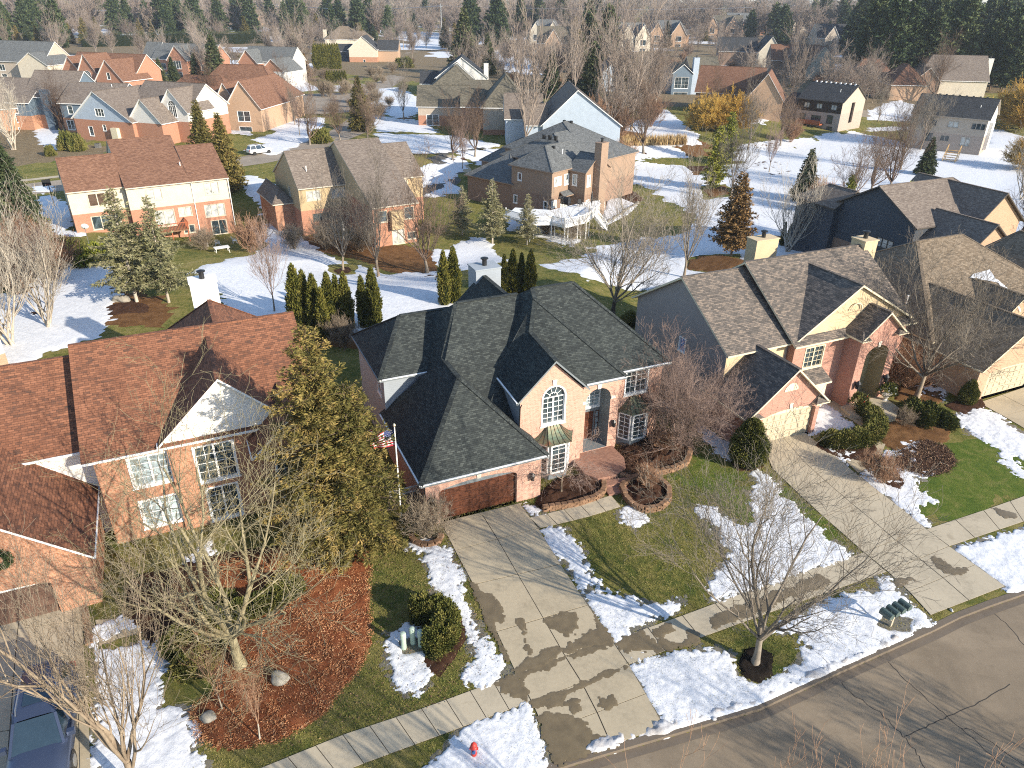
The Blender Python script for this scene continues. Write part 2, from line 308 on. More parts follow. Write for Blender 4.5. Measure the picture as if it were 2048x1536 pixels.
# ------------------------------------------------------------------ mesh helpers
def face_uv(pts):
    p = [Vector(q) for q in pts]; n = Vector((0, 0, 0))
    for i in range(len(p)):
        a, b = p[i], p[(i + 1) % len(p)]; n += Vector(((a.y - b.y) * (a.z + b.z), (a.z - b.z) * (a.x + b.x), (a.x - b.x) * (a.y + b.y)))
    if n.length < 1e-9: return [(0, 0)] * len(p)
    n.normalize()
    t = Vector((0, 0, 1)).cross(n) if abs(n.z) < .999 else Vector((1, 0, 0)); t.normalize(); b = n.cross(t)
    if t.x < -.01 or (abs(t.x) <= .01 and t.y < 0): t = -t
    if b.z < 0: b = -b
    return [(q.dot(t), q.dot(b)) for q in p]
class MB:
    def __init__(s): s.v = []; s.f = []; s.uv = []; s.mi = []
    def poly(s, pts, mi=0, uv=None):
        i = len(s.v); s.v += [tuple(p) for p in pts]; s.f.append(tuple(range(i, i + len(pts)))); s.uv += uv or face_uv(pts); s.mi.append(mi); return s
    def box(s, a, b, mi=0):
        (x0, y0, z0), (x1, y1, z1) = a, b
        c = [(x0, y0, z0), (x1, y0, z0), (x1, y1, z0), (x0, y1, z0), (x0, y0, z1), (x1, y0, z1), (x1, y1, z1), (x0, y1, z1)]
        for q in ((3, 2, 1, 0), (4, 5, 6, 7), (0, 1, 5, 4), (1, 2, 6, 5), (2, 3, 7, 6), (3, 0, 4, 7)): s.poly([c[k] for k in q], mi)
        return s
    def bar(s, p, q, w, hh=None, mi=0, up=(0, 0, 1)):
        p, q = Vector(p), Vector(q); d = (q - p).normalized(); u = Vector(up)
        if abs(d.dot(u)) > .98: u = Vector((1, 0, 0))
        a = d.cross(u).normalized() * w / 2; b = a.cross(d).normalized() * (hh or w) / 2
        r0 = [p - a - b, p + a - b, p + a + b, p - a + b]; r1 = [k + q - p for k in r0]
        s.poly(r0[::-1], mi); s.poly(r1, mi)
        for i in range(4): s.poly([r0[i], r0[(i + 1) % 4], r1[(i + 1) % 4], r1[i]], mi)
        return s
    def tube(s, pts, rad, n=8, mi=0, cap=True):
        pts = [Vector(p) for p in pts]; rings = []
        if not hasattr(rad, '__len__'): rad = [rad] * len(pts)
        for i, p in enumerate(pts):
            d = (pts[min(i + 1, len(pts) - 1)] - pts[max(i - 1, 0)]).normalized(); u = Vector((0, 0, 1)) if abs(d.z) < .9 else Vector((1, 0, 0))
            a = d.cross(u).normalized(); b = d.cross(a)
            rings.append([p + (a * math.cos(2 * math.pi * k / n) + b * math.sin(2 * math.pi * k / n)) * rad[i] for k in range(n)])
        for r0, r1 in zip(rings, rings[1:]):
            for k in range(n): s.poly([r0[k], r0[(k + 1) % n], r1[(k + 1) % n], r1[k]], mi)
        if cap: s.poly(rings[0], mi); s.poly(rings[-1][::-1], mi)
        return s
    def lathe(s, prof, n=16, c=(0, 0, 0), mi=0):
        rings = [[(c[0] + r * math.cos(2 * math.pi * k / n), c[1] + r * math.sin(2 * math.pi * k / n), c[2] + z) for k in range(n)] for r, z in prof]
        for r0, r1 in zip(rings, rings[1:]):
            for k in range(n): s.poly([r0[k], r0[(k + 1) % n], r1[(k + 1) % n], r1[k]], mi)
        s.poly(rings[0], mi); s.poly(rings[-1], mi); return s
    def mesh(s, name):
        me = bpy.data.meshes.new(name); me.from_pydata(s.v, [], s.f)
        l = me.uv_layers.new(name='UVMap'); l.data.foreach_set('uv', np.array(s.uv, dtype=np.float32).ravel())
        me.polygons.foreach_set('material_index', s.mi); me.update(); return me
    def build(s, name, mats, parent=None, merge=False, smooth=False):
        if not s.f: return None
        me = s.mesh(name)
        if merge or smooth:
            import bmesh
            b = bmesh.new(); b.from_mesh(me); bmesh.ops.remove_doubles(b, verts=b.verts, dist=1e-4); bmesh.ops.recalc_face_normals(b, faces=b.faces); b.to_mesh(me); b.free()
            if smooth:
                me.polygons.foreach_set('use_smooth', [True] * len(me.polygons))
        for m in (mats if isinstance(mats, (list, tuple)) else [mats]): me.materials.append(m)
        return link(name, me, None, parent)
def np_mesh(name, V, F, mat=None, smooth=False, nper=None):
    V = np.asarray(V, np.float32); F = np.asarray(F, np.int32); k = F.shape[1]
    me = bpy.data.meshes.new(name); me.vertices.add(len(V)); me.vertices.foreach_set('co', V.ravel()); me.loops.add(F.size); me.loops.foreach_set('vertex_index', F.ravel())
    me.polygons.add(len(F)); me.polygons.foreach_set('loop_start', np.arange(0, F.size, k, dtype=np.int32)); me.polygons.foreach_set('loop_total', np.full(len(F), k, np.int32))
    if smooth: me.polygons.foreach_set('use_smooth', np.ones(len(F), bool))
    me.update(calc_edges=True)
    if mat: me.materials.append(mat)
    return me
def poly_sd(x, y, pts):      # signed distance, positive inside
    d = np.full(x.shape, 1e9); ins = np.zeros(x.shape, bool); n = len(pts)
    for i in range(n):
        a, b = pts[i], pts[(i + 1) % n]; d = np.minimum(d, seg_d(x, y, a[:2], b[:2]))
        if a[1] != b[1]:
            c = ((a[1] > y) != (b[1] > y)) & (x < (b[0] - a[0]) * (y - a[1]) / (b[1] - a[1]) + a[0]); ins ^= c
    return np.where(ins, d, -d)
def blanket(name, polys, res, mat, thick=.07, amp=.35, nsc=.9, slope=.3, holes=(), base=0., rough=.35, kind='structure', seed=0, z=None, oct=5, limit=None, grow=0.):
    """a sheet with its own ragged edge and thickness lying on the ground inside the given outlines"""
    P = np.array([(p[0], p[1]) for q in polys for p in q]); x0, y0 = P.min(0) - .6; x1, y1 = P.max(0) + .6
    xs = np.arange(x0, x1 + res, res); ys = np.arange(y0, y1 + res, res); X, Y = np.meshgrid(xs, ys)
    Fd = np.full(X.shape, -9.)
    for q in polys:
        a = np.array(q)[:, :2]; m = (X > a[:, 0].min() - 1.5) & (X < a[:, 0].max() + 1.5) & (Y > a[:, 1].min() - 1.5) & (Y < a[:, 1].max() + 1.5)
        if m.any(): Fd[m] = np.maximum(Fd[m], poly_sd(X[m], Y[m], q))
    Fd = Fd + grow + amp * (fbm(X, Y, nsc, oct, seed) + .62 * fbm(X, Y, nsc * .2, 3, seed + 3))
    for q, soft in holes: Fd = np.minimum(Fd, -poly_sd(X, Y, q) + soft * fbm(X, Y, nsc, 4, seed + 5))
    if limit is not None: Fd = np.minimum(Fd, limit(X, Y))
    hh = np.clip(Fd * slope, -.06, thick); hh = np.where(hh > 0, hh * (1 + rough * fbm(X, Y, .5, 4, seed + 9) ), hh)
    Z = (h(X, Y) if z is None else z) + base + hh
    ok = Fd > -.06 / slope * .5; cell = ok[:-1, :-1] | ok[1:, :-1] | ok[:-1, 1:] | ok[1:, 1:]; pos = (Fd[:-1, :-1] > 0) | (Fd[1:, :-1] > 0) | (Fd[:-1, 1:] > 0) | (Fd[1:, 1:] > 0); cell &= pos
    idx = np.arange(X.size).reshape(X.shape); a = idx[:-1, :-1][cell]; b = idx[:-1, 1:][cell]; c = idx[1:, 1:][cell]; d = idx[1:, :-1][cell]
    F = np.stack([a, b, c, d], 1); used, inv = np.unique(F, return_inverse=True); V = np.stack([X.ravel(), Y.ravel(), Z.ravel()], 1)[used]
    o = link(name, np_mesh(name, V, inv.reshape(-1, 4), mat, True)); tag(o, kind=kind); return o
def sheet(name, pts, z, mat, kind='structure', uv=True):
    mb = MB(); tri = tessellate_polygon([[Vector((p[0], p[1], 0)) for p in pts]])
    v = [(p[0], p[1], z) for p in pts]; mb.poly  # one flat outline
    for t in tri: mb.poly([v[i] for i in t])
    me = mb.mesh(name); o = link(name, me, mat); return tag(o, kind=kind)
def slabs(name, mats, quads, z=.03, gap=.03, kind='structure', base=True, thick=.1):
    """paving slabs: each quad of ground points becomes one slab, an inch of dark joint between"""
    mb = MB()
    for q in quads:
        c = Vector((sum(p[0] for p in q) / 4, sum(p[1] for p in q) / 4)); ps = []
        for p in q:
            d = Vector((p[0], p[1])) - c; L = d.length; d = d * (1 - gap * 1.0 / L); ps.append((c.x + d.x, c.y + d.y))
        zz = [float(h(*p)) + z if z > -.5 else 0 for p in ps]
        mb.poly([(p[0], p[1], k) for p, k in zip(ps, zz)], 0)
        for i in range(4):
            a, b = ps[i], ps[(i + 1) % 4]; mb.poly([(a[0], a[1], zz[i] - thick), (b[0], b[1], zz[(i + 1) % 4] - thick), (b[0], b[1], zz[(i + 1) % 4]), (a[0], a[1], zz[i])], 0)
        if base:
            mb.poly([(p[0], p[1], float(h(p[0], p[1])) + z - .018) for p in q], 1)
    return tag(mb.build(name, mats), kind=kind)
def grid_quads(L, Rr, cols=1):
    """L, Rr: lists of ground points down the left and right edges"""
    out = []
    for i in range(len(L) - 1):
        for k in range(cols):
            def P(e0, e1, t): return (e0[0] + (e1[0] - e0[0]) * t, e0[1] + (e1[1] - e0[1]) * t)
            out.append([P(L[i], Rr[i], k / cols), P(L[i], Rr[i], (k + 1) / cols), P(L[i + 1], Rr[i + 1], (k + 1) / cols), P(L[i + 1], Rr[i + 1], k / cols)])
    return out
def split(L, n):
    """resample a polyline of ground points into n equal runs"""
    P = [Vector(p[:2]) for p in L]; d = [0]
    for a, b in zip(P, P[1:]): d.append(d[-1] + (b - a).length)
    out = []
    for k in range(n + 1):
        t = d[-1] * k / n; i = max(j for j in range(len(d)) if d[j] <= t + 1e-9); i = min(i, len(P) - 2); s = (t - d[i]) / (d[i + 1] - d[i]); q = P[i].lerp(P[i + 1], s); out.append((q.x, q.y))
    return out
def ribbon(pts, wdt):
    P = [Vector(p[:2]) for p in pts]; L, Rr = [], []
    for i, p in enumerate(P):
        d = (P[min(i + 1, len(P) - 1)] - P[max(i - 1, 0)]).normalized(); n = Vector((-d.y, d.x)); ww = wdt[i] if hasattr(wdt, '__len__') else wdt
        L.append(tuple(p + n * ww / 2)); Rr.append(tuple(p - n * ww / 2))
    return L, Rr
def path_sheet(name, pts, wdt, mat, z=.02, n=None, kind='structure'):
    P = split(pts, n) if n else [p[:2] for p in pts]; L, Rr = ribbon(P, wdt); mb = MB()
    for i in range(len(L) - 1):
        q = [L[i], Rr[i], Rr[i + 1], L[i + 1]]; mb.poly([(p[0], p[1], float(h(*p)) + z) for p in q], 0, uv=[(p[0], p[1]) for p in q])
    return tag(mb.build(name, mat), kind=kind)
# ------------------------------------------------------------------ ground
_k = ats('1000 1568, 1110.7 1530, 1329 1456, 1348 1489, 1519 1411, 1655.6 1347.7, 1775 1294.7, 1860.7 1257, 1929 1223, 2048 1182', 0.)
_k = [_k[0][:2], _k[1][:2]] + [p[:2] for p in _k[4:]]
d0 = np.array(_k[1]) - np.array(_k[0]); _k = [tuple(np.array(_k[0]) - d0 / np.hypot(*d0) * 40)] + _k; d1 = np.array(_k[-1]) - np.array(_k[-2]); _k.append(tuple(np.array(_k[-1]) + d1 / np.hypot(*d1) * 60))
KERB = [tuple(map(float, p)) for p in split(_k, 60)]
def axis(lo, hi, a, b, fine, g=1.13):
    v = list(np.arange(a, b + fine, fine)); s = fine; x = v[-1]
    while x < hi: s = min(s * g, 60); x += s; v.append(x)
    s = fine; x = a; pre = []
    while x > lo: s = min(s * g, 60); x -= s; pre.append(x)
    return np.array(pre[::-1] + v)
gx = axis(-2600, 2600, -28, 34, .22); gy = axis(-300, 5200, 12, 52, .22, 1.09); GX, GY = np.meshgrid(gx, gy); GZ = h(GX, GY)
_i = np.arange(GX.size).reshape(GX.shape); GF = np.stack([_i[:-1, :-1].ravel(), _i[:-1, 1:].ravel(), _i[1:, 1:].ravel(), _i[1:, :-1].ravel()], 1)
tag(link('ground', np_mesh('ground', np.stack([GX.ravel(), GY.ravel(), GZ.ravel()], 1), GF, GRASS, True)), kind='structure')
# street in front with its kerb
kl, kr = ribbon(KERB, 22.); mb = MB()
for i in range(len(KERB) - 1):
    mb.poly([(*KERB[i], -.165), (*kr[i], -.165), (*kr[i + 1], -.165), (*KERB[i + 1], -.165)], 0, uv=[KERB[i], kr[i], kr[i + 1], KERB[i + 1]])
tag(mb.build('road', ASPH), kind='structure')
kl, kr = ribbon(KERB, .3); mb = MB()
for i in range(len(KERB) - 1):
    a, b, c, d = kl[i], kr[i], kr[i + 1], kl[i + 1]
    mb.poly([(*a, .012), (*b, .012), (*c, .012), (*d, .012)]); mb.poly([(*b, .012), (*b, -.3), (*c, -.3), (*c, .012)])
    g0 = Vector(b) + (Vector(b) - Vector(a)) * 1.3; g1 = Vector(c) + (Vector(c) - Vector(d)) * 1.3
    mb.poly([(*b, -.15), (g0.x, g0.y, -.155), (g1.x, g1.y, -.155), (*c, -.15)])
tag(mb.build('kerb', KERBC), kind='structure')
TAR = m_plain('tar', (.045, .038, .03), .7, .3)
for i, s in enumerate(('1667 1346, 1700 1385, 1760 1425, 1800 1465, 1830 1500, 1850 1536', '1763 1310, 1800 1350, 1850 1395, 1895 1434, 1960 1490, 2010 1536', '1810 1474, 1860 1450, 1895 1434, 1960 1405, 2020 1368', '1973 1217, 2010 1245, 2048 1290', '1925 1456, 1945 1458, 2048 1530')):
    L = ats(s, -.16); pts = []
    for a, b in zip(L, L[1:]):
        for k in range(5): t = k / 5; pts.append((a[0] + (b[0] - a[0]) * t + random.Random(i * 50 + k).uniform(-.05, .05), a[1] + (b[1] - a[1]) * t + random.Random(i * 70 + k).uniform(-.05, .05)))
    pts.append(L[-1][:2]); Lp, Rp = ribbon(pts, .035); mb = MB()
    for j in range(len(pts) - 1): mb.poly([(*Lp[j], -.161), (*Rp[j], -.161), (*Rp[j + 1], -.161), (*Lp[j + 1], -.161)])
    tag(mb.build('road_seam', TAR), kind='structure')
# sidewalk: slabs between the measured edges
up = ats('200 1650, 510 1541, 680 1471.5, 850 1415, 1032 1347.7'); lo = ats('262 1706, 561 1593, 731 1527, 900 1464.5, 1063 1404')
slabs('sidewalk', [CONC, JOINT], grid_quads(split(lo, 15), split(up, 15)))
up = ats('1223.5 1281, 1380 1226, 1539.4 1166, 1727.4 1105'); lo = ats('1257.6 1330, 1380 1284, 1553 1221, 1773.5 1144.3')
slabs('sidewalk', [CONC, JOINT], grid_quads(split(up, 8), split(lo, 8)))
up = ats('1852 1058.9, 1997 1011, 2048 992, 2300 905'); lo = ats('1898.3 1093, 2048 1043.5, 2300 955')
slabs('sidewalk', [CONC, JOINT], grid_quads(split(up, 9), split(lo, 9)))
# driveways
L = ats('885 1052, 909.6 1101.5, 946.6 1170, 993 1264, 1032 1347.7, 1063 1404, 1090 1465, 1110.7 1530'); Rr = ats('1042 1011, 1076.5 1057, 1121 1129, 1175.6 1211, 1223.5 1281, 1257.6 1330, 1292 1388, 1329 1454')
Rr[-1] = (Rr[-1][0] , Rr[-1][1], 0)
slabs('driveway', [CONC2, JOINT], grid_quads(L, Rr, 2), z=.035)
ap = ats('881 1046, 1045 1006, 1042 1011, 885 1052'); slabs('driveway_apron', [CONC2, JOINT], [ap], z=.045)
L = ats('1524 886, 1545 938, 1592 983, 1648 1035.5, 1690 1072, 1726.8 1104.9, 1775.7 1144.3, 1818 1184, 1861 1231'); Rr = ats('1606 864, 1668 910, 1709.5 945.7, 1760 985, 1806 1020, 1851 1057.6, 1898 1093, 1950 1130, 2010 1173')
slabs('driveway', [CONC, JOINT], grid_quads(L, Rr, 2), z=.035)
L = ats('1957 806, 2005 832, 2048 857, 2150 915'); Rr = ats('2048 775, 2110 805, 2170 835, 2290 890'); slabs('driveway', [CONC2, JOINT], grid_quads(L, Rr, 2), z=.035)
L = ats('-60 1190, -90 1290, -120 1420, -150 1600'); Rr = ats('150 1160, 156 1280, 165 1400, 170 1580'); slabs('driveway', [CONC, JOINT], grid_quads(split(L, 4), split(Rr, 4), 2), z=.035)
tag(path_sheet('driveway_edging', ats('150 1165, 158 1280, 167 1400, 172 1560'), .35, CONC2, z=.07, n=8))
# walkways
up = ats('1059 1036, 1110 1024, 1165 1009, 1222 991'); lo = ats('1080 1057, 1130 1046, 1185 1032, 1242 1014'); slabs('walkway', [CONC, JOINT], grid_quads(split(up, 5), split(lo, 5)), z=.035)
up = ats('1652 808, 1688 836, 1715 845, 1737 866, 1741 890, 1722 909, 1690 922'); lo = ats('1700 790, 1742 812, 1760 835, 1774 862, 1772 896, 1752 925, 1716 947'); slabs('walkway', [CONC2, JOINT], grid_quads(split(up, 7), split(lo, 7)), z=.04)
up = ats('190 1240, 260 1236, 330 1210, 420 1165'); lo = ats('200 1290, 270 1268, 345 1238, 440 1200'); slabs('walkway', [CONC2, JOINT], grid_quads(split(up, 7), split(lo, 7)), z=.03)
# wet stains on the concrete
W = ['946 1172, 952 1178, 985 1246, 1030 1345, 1026 1347, 975 1245', '1032 1346, 1120 1318, 1223 1280, 1226 1288, 1130 1324, 1036 1354', '1063 1402, 1160 1368, 1258 1328, 1260 1336, 1160 1378, 1066 1410', '1178 1210, 1200 1240, 1222 1280, 1214 1282, 1190 1240', '952 1183, 980 1190, 1000 1215, 1012 1240, 1005 1247, 975 1240, 968 1220', '985 1369, 1025 1350, 1040 1352, 1060 1385, 1058 1402, 1040 1398, 1005 1385', '1063 1404, 1100 1390, 1155 1375, 1160 1382, 1130 1400, 1128 1415, 1095 1420, 1070 1412', '1072 1425, 1110 1425, 1150 1440, 1175 1452, 1210 1475, 1232 1488, 1200 1500, 1110 1530, 1090 1470',
 '1095 1240, 1120 1228, 1150 1230, 1155 1255, 1135 1268, 1105 1255', '1235 1290, 1285 1262, 1300 1275, 1320 1300, 1290 1305, 1245 1302', '1300 1262, 1340 1252, 1350 1262, 1330 1275, 1350 1285, 1370 1285, 1375 1262, 1400 1270, 1395 1290, 1330 1302', '1035 1240, 1043 1238, 1052 1262, 1055 1290, 1062 1320, 1058 1322, 1048 1290', '1062 1315, 1085 1308, 1110 1300, 1125 1300, 1120 1312, 1062 1335, 1030 1345', '1175 1270, 1200 1255, 1225 1278, 1215 1285, 1130 1305, 1128 1300',
 '1410 1245, 1440 1232, 1560 1180, 1600 1165, 1640 1150, 1660 1165, 1600 1190, 1550 1212, 1470 1245, 1430 1262', '1780 1165, 1825 1150, 1832 1160, 1800 1172', '1862 1112, 1880 1118, 1905 1140, 1930 1138, 1920 1150, 1895 1150, 1870 1130', '1990 1018, 2030 1028, 2035 1036, 2008 1034', '1200 1400, 1225 1395, 1232 1410, 1215 1420, 1200 1412','1135 1410, 1150 1405, 1160 1420, 1148 1428']
for i, q in enumerate(W): blanket('wet_patch', [ats(q)], .06, WETC, thick=.006, amp=.3, nsc=.9, slope=.08, base=.0355 + i * .0007, rough=0, seed=i, z=0.)
# mulch beds
def bed(s, mat, res=.12, thick=.1, seed=1, amp=.18, **k): return blanket('mulch_bed', [ats(s)], res, mat, thick=thick, amp=amp, nsc=.6, slope=.5, rough=.8, seed=seed, **k)
bed('430 1130, 520 1115, 600 1108, 700 1085, 740 1105, 735 1190, 742 1290, 715 1340, 640 1432, 560 1480, 460 1500, 400 1480, 385 1420, 440 1380, 430 1330, 470 1280, 520 1230, 430 1190', MULCHR, .1, .09, 2, .3)
bed('255 1160, 430 1110, 640 1080, 660 1110, 540 1150, 480 1220, 400 1250, 300 1290, 250 1230', MULCH, .12, .07, 3, .3)
bed('1068 1010, 1080 985, 1110 958, 1180 945, 1205 962, 1210 985, 1150 1010, 1085 1024', MULCH, .08, .24, 4, .05)
bed('1225 905, 1255 885, 1310 870, 1372 885, 1378 905, 1370 928, 1325 943, 1290 948, 1262 962, 1235 950', MULCH, .08, .34, 5, .05)
bed('1245 975, 1268 958, 1305 958, 1332 978, 1335 1005, 1312 1020, 1278 1016, 1250 996', MULCH, .08, .34, 6, .05)
bed('855 1283, 900 1265, 922 1220, 935 1255, 928 1290, 905 1325, 880 1352, 850 1340, 845 1310', MULCH, .08, .08, 7, .12)
bed('1475 1330, 1490 1300, 1520 1290, 1548 1310, 1545 1350, 1518 1368, 1485 1352', m_mulch('mulch_black', (.006, .005, .004), (.02, .015, .012), (.05, .04, .03)), .07, .09, 8, .12)
bed('1625 892, 1650 870, 1740 880, 1758 900, 1735 925, 1690 922, 1665 912', MULCH, .1, .07, 9); bed('1745 840, 1790 815, 1880 830, 1905 855, 1895 885, 1840 885, 1790 905, 1755 880', LITTER, .1, .07, 10)
bed('1795 905, 1850 880, 1895 895, 1912 925, 1895 945, 1850 955, 1810 940, 1780 950, 1760 935', MULCH, .1, .07, 11); bed('1745 948, 1775 935, 1820 958, 1805 985, 1770 972', MULCH, .1, .06, 12)
bed('1462 925, 1500 905, 1530 930, 1505 945, 1475 940', MULCH, .1, .06, 13); bed('1885 810, 1960 790, 1975 815, 1930 830', MULCH, .1, .06, 14); bed('1790 800, 1810 745, 1880 770, 1890 800, 1850 820', LITTER, .1, .06, 15)
bed('185 640, 205 615, 260 600, 300 610, 300 625, 240 630', MULCH, .2, .06, 16); bed('560 600, 700 650, 780 670, 740 700, 620 690', LITTER, .2, .06, 17)
for i, s in enumerate(('40 625, 75 612, 85 628, 60 640', '530 625, 560 618, 560 632, 540 632', '665 540, 700 532, 705 545, 680 550', '735 556, 775 548, 778 560, 745 562', '840 550, 880 542, 882 556, 850 558', '1380 520, 1440 510, 1490 522, 1450 545, 1370 540', '1270 312, 1300 306, 1300 314, 1280 318', '785 238, 825 232, 822 242, 790 245', '1370 330, 1420 320, 1420 340, 1380 345', '1405 380, 1450 370, 1460 388, 1420 395', '1500 325, 1560 320, 1570 335, 1520 340', '1575 410, 1640 400, 1640 412, 1590 416', '1530 345, 1590 340, 1580 350, 1540 352', '1500 290, 1560 284, 1560 300, 1510 300','900 320, 930 314, 930 326, 905 328')): blanket('mulch_bed', [ats(s)], .22, LITTER if i % 2 else MULCH, thick=.09, amp=.5, nsc=1., slope=.3, seed=40 + i)
bed('1190 415, 1215 428, 1290 400, 1272 385, 1240 370, 1215 352', MULCH, .2, .05, 18); bed('610 500, 720 520, 850 560, 900 560, 870 520, 860 500, 740 480, 600 470', LITTER, .25, .06, 19, .8)
blanket('leaf_litter', [ats(q) for q in ('1080 100, 1240 120, 1280 330, 1230 300, 1190 250, 1150 190', '1180 250, 1290 230, 1330 290, 1240 300', '1640 330, 1800 320, 1860 380, 1800 420, 1700 400, 1600 440, 1600 420', '1280 240, 1420 290, 1420 330, 1380 350, 1350 300', '0 500, 100 520, 150 620, 80 600, 0 600', '200 560, 340 620, 320 650, 250 640, 220 600')], .8, LITTER, thick=.04, amp=5, nsc=6, slope=.1, seed=70)
blanket('leaf_litter', [ats(q) for q in ('-200 330, -200 70, 2300 70, 2300 190, 1700 250, 1500 240, 1300 240, 1200 300, 1000 200, 700 150, 560 160, 300 330, 60 360',)], 2.2, LITTERF, thick=.05, amp=26, nsc=60, slope=.01, seed=72, grow=-14)
blanket('green_lawn', [ats(q) for q in ('1400 890, 1470 935, 1520 1000, 1600 1030, 1700 1100, 1660 1120, 1500 1040, 1360 950', '1860 900, 1960 850, 2048 900, 2200 960, 2048 990, 1860 1050, 1800 1010', '1500 945, 1530 940, 1648 1036, 1720 1105, 1700 1105', '90 300, 230 300, 230 315, 100 325', '1900 480, 2048 490, 2100 530, 1990 520')], .3, GRASSG, thick=.02, amp=1.6, nsc=2.5, slope=.04, seed=71)
SLUSH = m_wet('slush', (.17, .15, .11), .5)
# snow
def zz(s, ox, oy, k=.3418):
    v = [float(q) for q in s.replace(',', ' ').split()]; return [at(ox + a * k, oy + b * k) for a, b in zip(v[::2], v[1::2])]
near = [zz('510 300,560 240,640 255,720 440,700 560,780 650,830 740,900 860,985 950,940 1015,860 1020,745 1035,790 900,720 760,660 640,570 580,560 440,510 350', 680, 1011), zz('300 740,400 715,540 740,500 790,505 900,490 980,450 1090,390 1100,330 1040,290 900,290 820', 680, 1011),
 zz('1180 140,1300 130,1360 230,1430 330,1480 430,1420 490,1560 530,1700 540,1800 620,1990 560,1900 650,1720 700,1600 790,1500 640,1430 560,1380 430,1280 300', 680, 1011), zz('540 1500,640 1440,720 1350,860 1240,1000 1205,1090 1190,1210 1370,1160 1420,1200 1560,1000 1750,500 1750,520 1560', 680, 1011),
 ats('1263 1338, 1290 1322, 1345 1310, 1400 1300, 1460 1312, 1478 1348, 1515 1366, 1560 1348, 1600 1322, 1622 1295, 1600 1272, 1545 1262, 1620 1225, 1660 1200, 1740 1185, 1775 1155, 1800 1185, 1830 1215, 1862 1247, 1830 1268, 1740 1310, 1640 1356, 1519 1411, 1400 1464, 1338 1492, 1322 1452, 1292 1395'),
 ats('1400 1012, 1430 1018, 1480 1060, 1510 1045, 1500 990, 1520 960, 1545 985, 1600 1020, 1640 1060, 1703 1107, 1640 1134, 1540 1170, 1430 1198, 1430 1150, 1462 1120, 1440 1060'), ats('1245 1020,1265 1015,1287 1040,1270 1056,1250 1045'), ats('1500 935,1530 950,1562 978,1545 995,1520 970'), ats('1218 1195, 1350 1215, 1300 1240, 1240 1265'),
 ats('1628 818, 1650 808, 1700 850, 1705 858, 1640 866, 1622 872'), ats('1645 895, 1700 905, 1690 925, 1665 912'), ats('1735 815, 1760 805, 1765 840, 1750 835'), ats('1722 948, 1750 935, 1790 900, 1835 895, 1840 925, 1866 945, 1822 962, 1872 1002, 1835 1018, 1853 1052, 1838 1050, 1800 1012, 1750 975'),
 ats('1770 872, 1830 880, 1835 898, 1800 905'), ats('1908 832, 1960 818, 2000 835, 2060 880, 2060 925, 2000 905, 1950 870'), ats('1990 880, 2048 935, 2070 960, 2020 945'), ats('1830 765, 1890 770, 1888 800, 1845 790'), ats('1900 1098, 1960 1085, 2100 1050, 2200 1040, 2200 1120, 2048 1186, 2012 1178'),
 ats('1395 850, 1470 890, 1480 930, 1440 910'), ats('1400 1015, 1440 1030, 1430 1060'), ats('1055 1010, 1090 1020, 1080 1035, 1060 1030'), ats('1075 1028, 1098 1020, 1090 1034'), ats('1320 800, 1345 805, 1340 820'), ats('1240 905,1270 900, 1262 918, 1245 925'),
 ats('195 1255, 300 1225, 420 1110, 420 1180, 330 1238, 260 1262, 190 1285'), ats('200 1310, 290 1290, 400 1225, 420 1215, 560 1180, 555 1200, 400 1250, 330 1310, 300 1400, 390 1450, 400 1560, 190 1560, 195 1440'), ats('410 1090, 400 1160, 350 1180, 380 1120'), ats('490 1215, 560 1185, 550 1215, 500 1230'), ats('820 1085, 850 1080, 852 1100, 825 1100')]
def nokerb(X, Y): return (-kerb_d(X, Y) + .12) * .7
blanket('snow_patch', near, .08, SNOW, thick=.055, amp=.62, nsc=.8, slope=.28, rough=.7, grow=.16, kind='stuff', seed=3, limit=nokerb,
        holes=[(ats('1470 1325, 1490 1290, 1530 1280, 1600 1290, 1590 1325, 1545 1352, 1518 1372, 1480 1352'), .5), (zz('360 800, 480 770, 560 830, 500 850, 380 860', 680, 1011), .2), (ats('1757 1250, 1775 1226, 1825 1240, 1818 1262, 1780 1262'), .3)] + [(q, .1) for q in (ats('885 1052, 1042 1011, 1223.5 1281, 1257.6 1330, 1329 1454, 1110.7 1530, 1063 1404, 1032 1347.7'), ats('1524 886,1606 864,1709.5 945.7,1851 1057.6,1898 1093,2010 1173,1861 1231,1775.7 1144.3,1648 1035.5'))])
blanket('slush', near, .085, SLUSH, thick=.012, amp=.8, nsc=.7, slope=.06, rough=.2, grow=.22, kind='stuff', seed=4, limit=nokerb, holes=[(ats('1470 1325, 1490 1290, 1530 1280, 1600 1290, 1590 1325, 1545 1352, 1518 1372, 1480 1352'), .3)])
ridge = [ribbon(KERB, 1.)[0], ribbon(KERB, 1.)[0]]
_kk = [p for p in KERB if 2.3 < p[0] < 22]; _L, _Rr = ribbon(_kk, .95)
blanket('snow_bank', [_L + [tuple(p) for p in _kk[::-1]]], .07, SNOWD, thick=.10, amp=.4, nsc=1.3, slope=.3, rough=.75, kind='stuff', seed=11, base=.0)
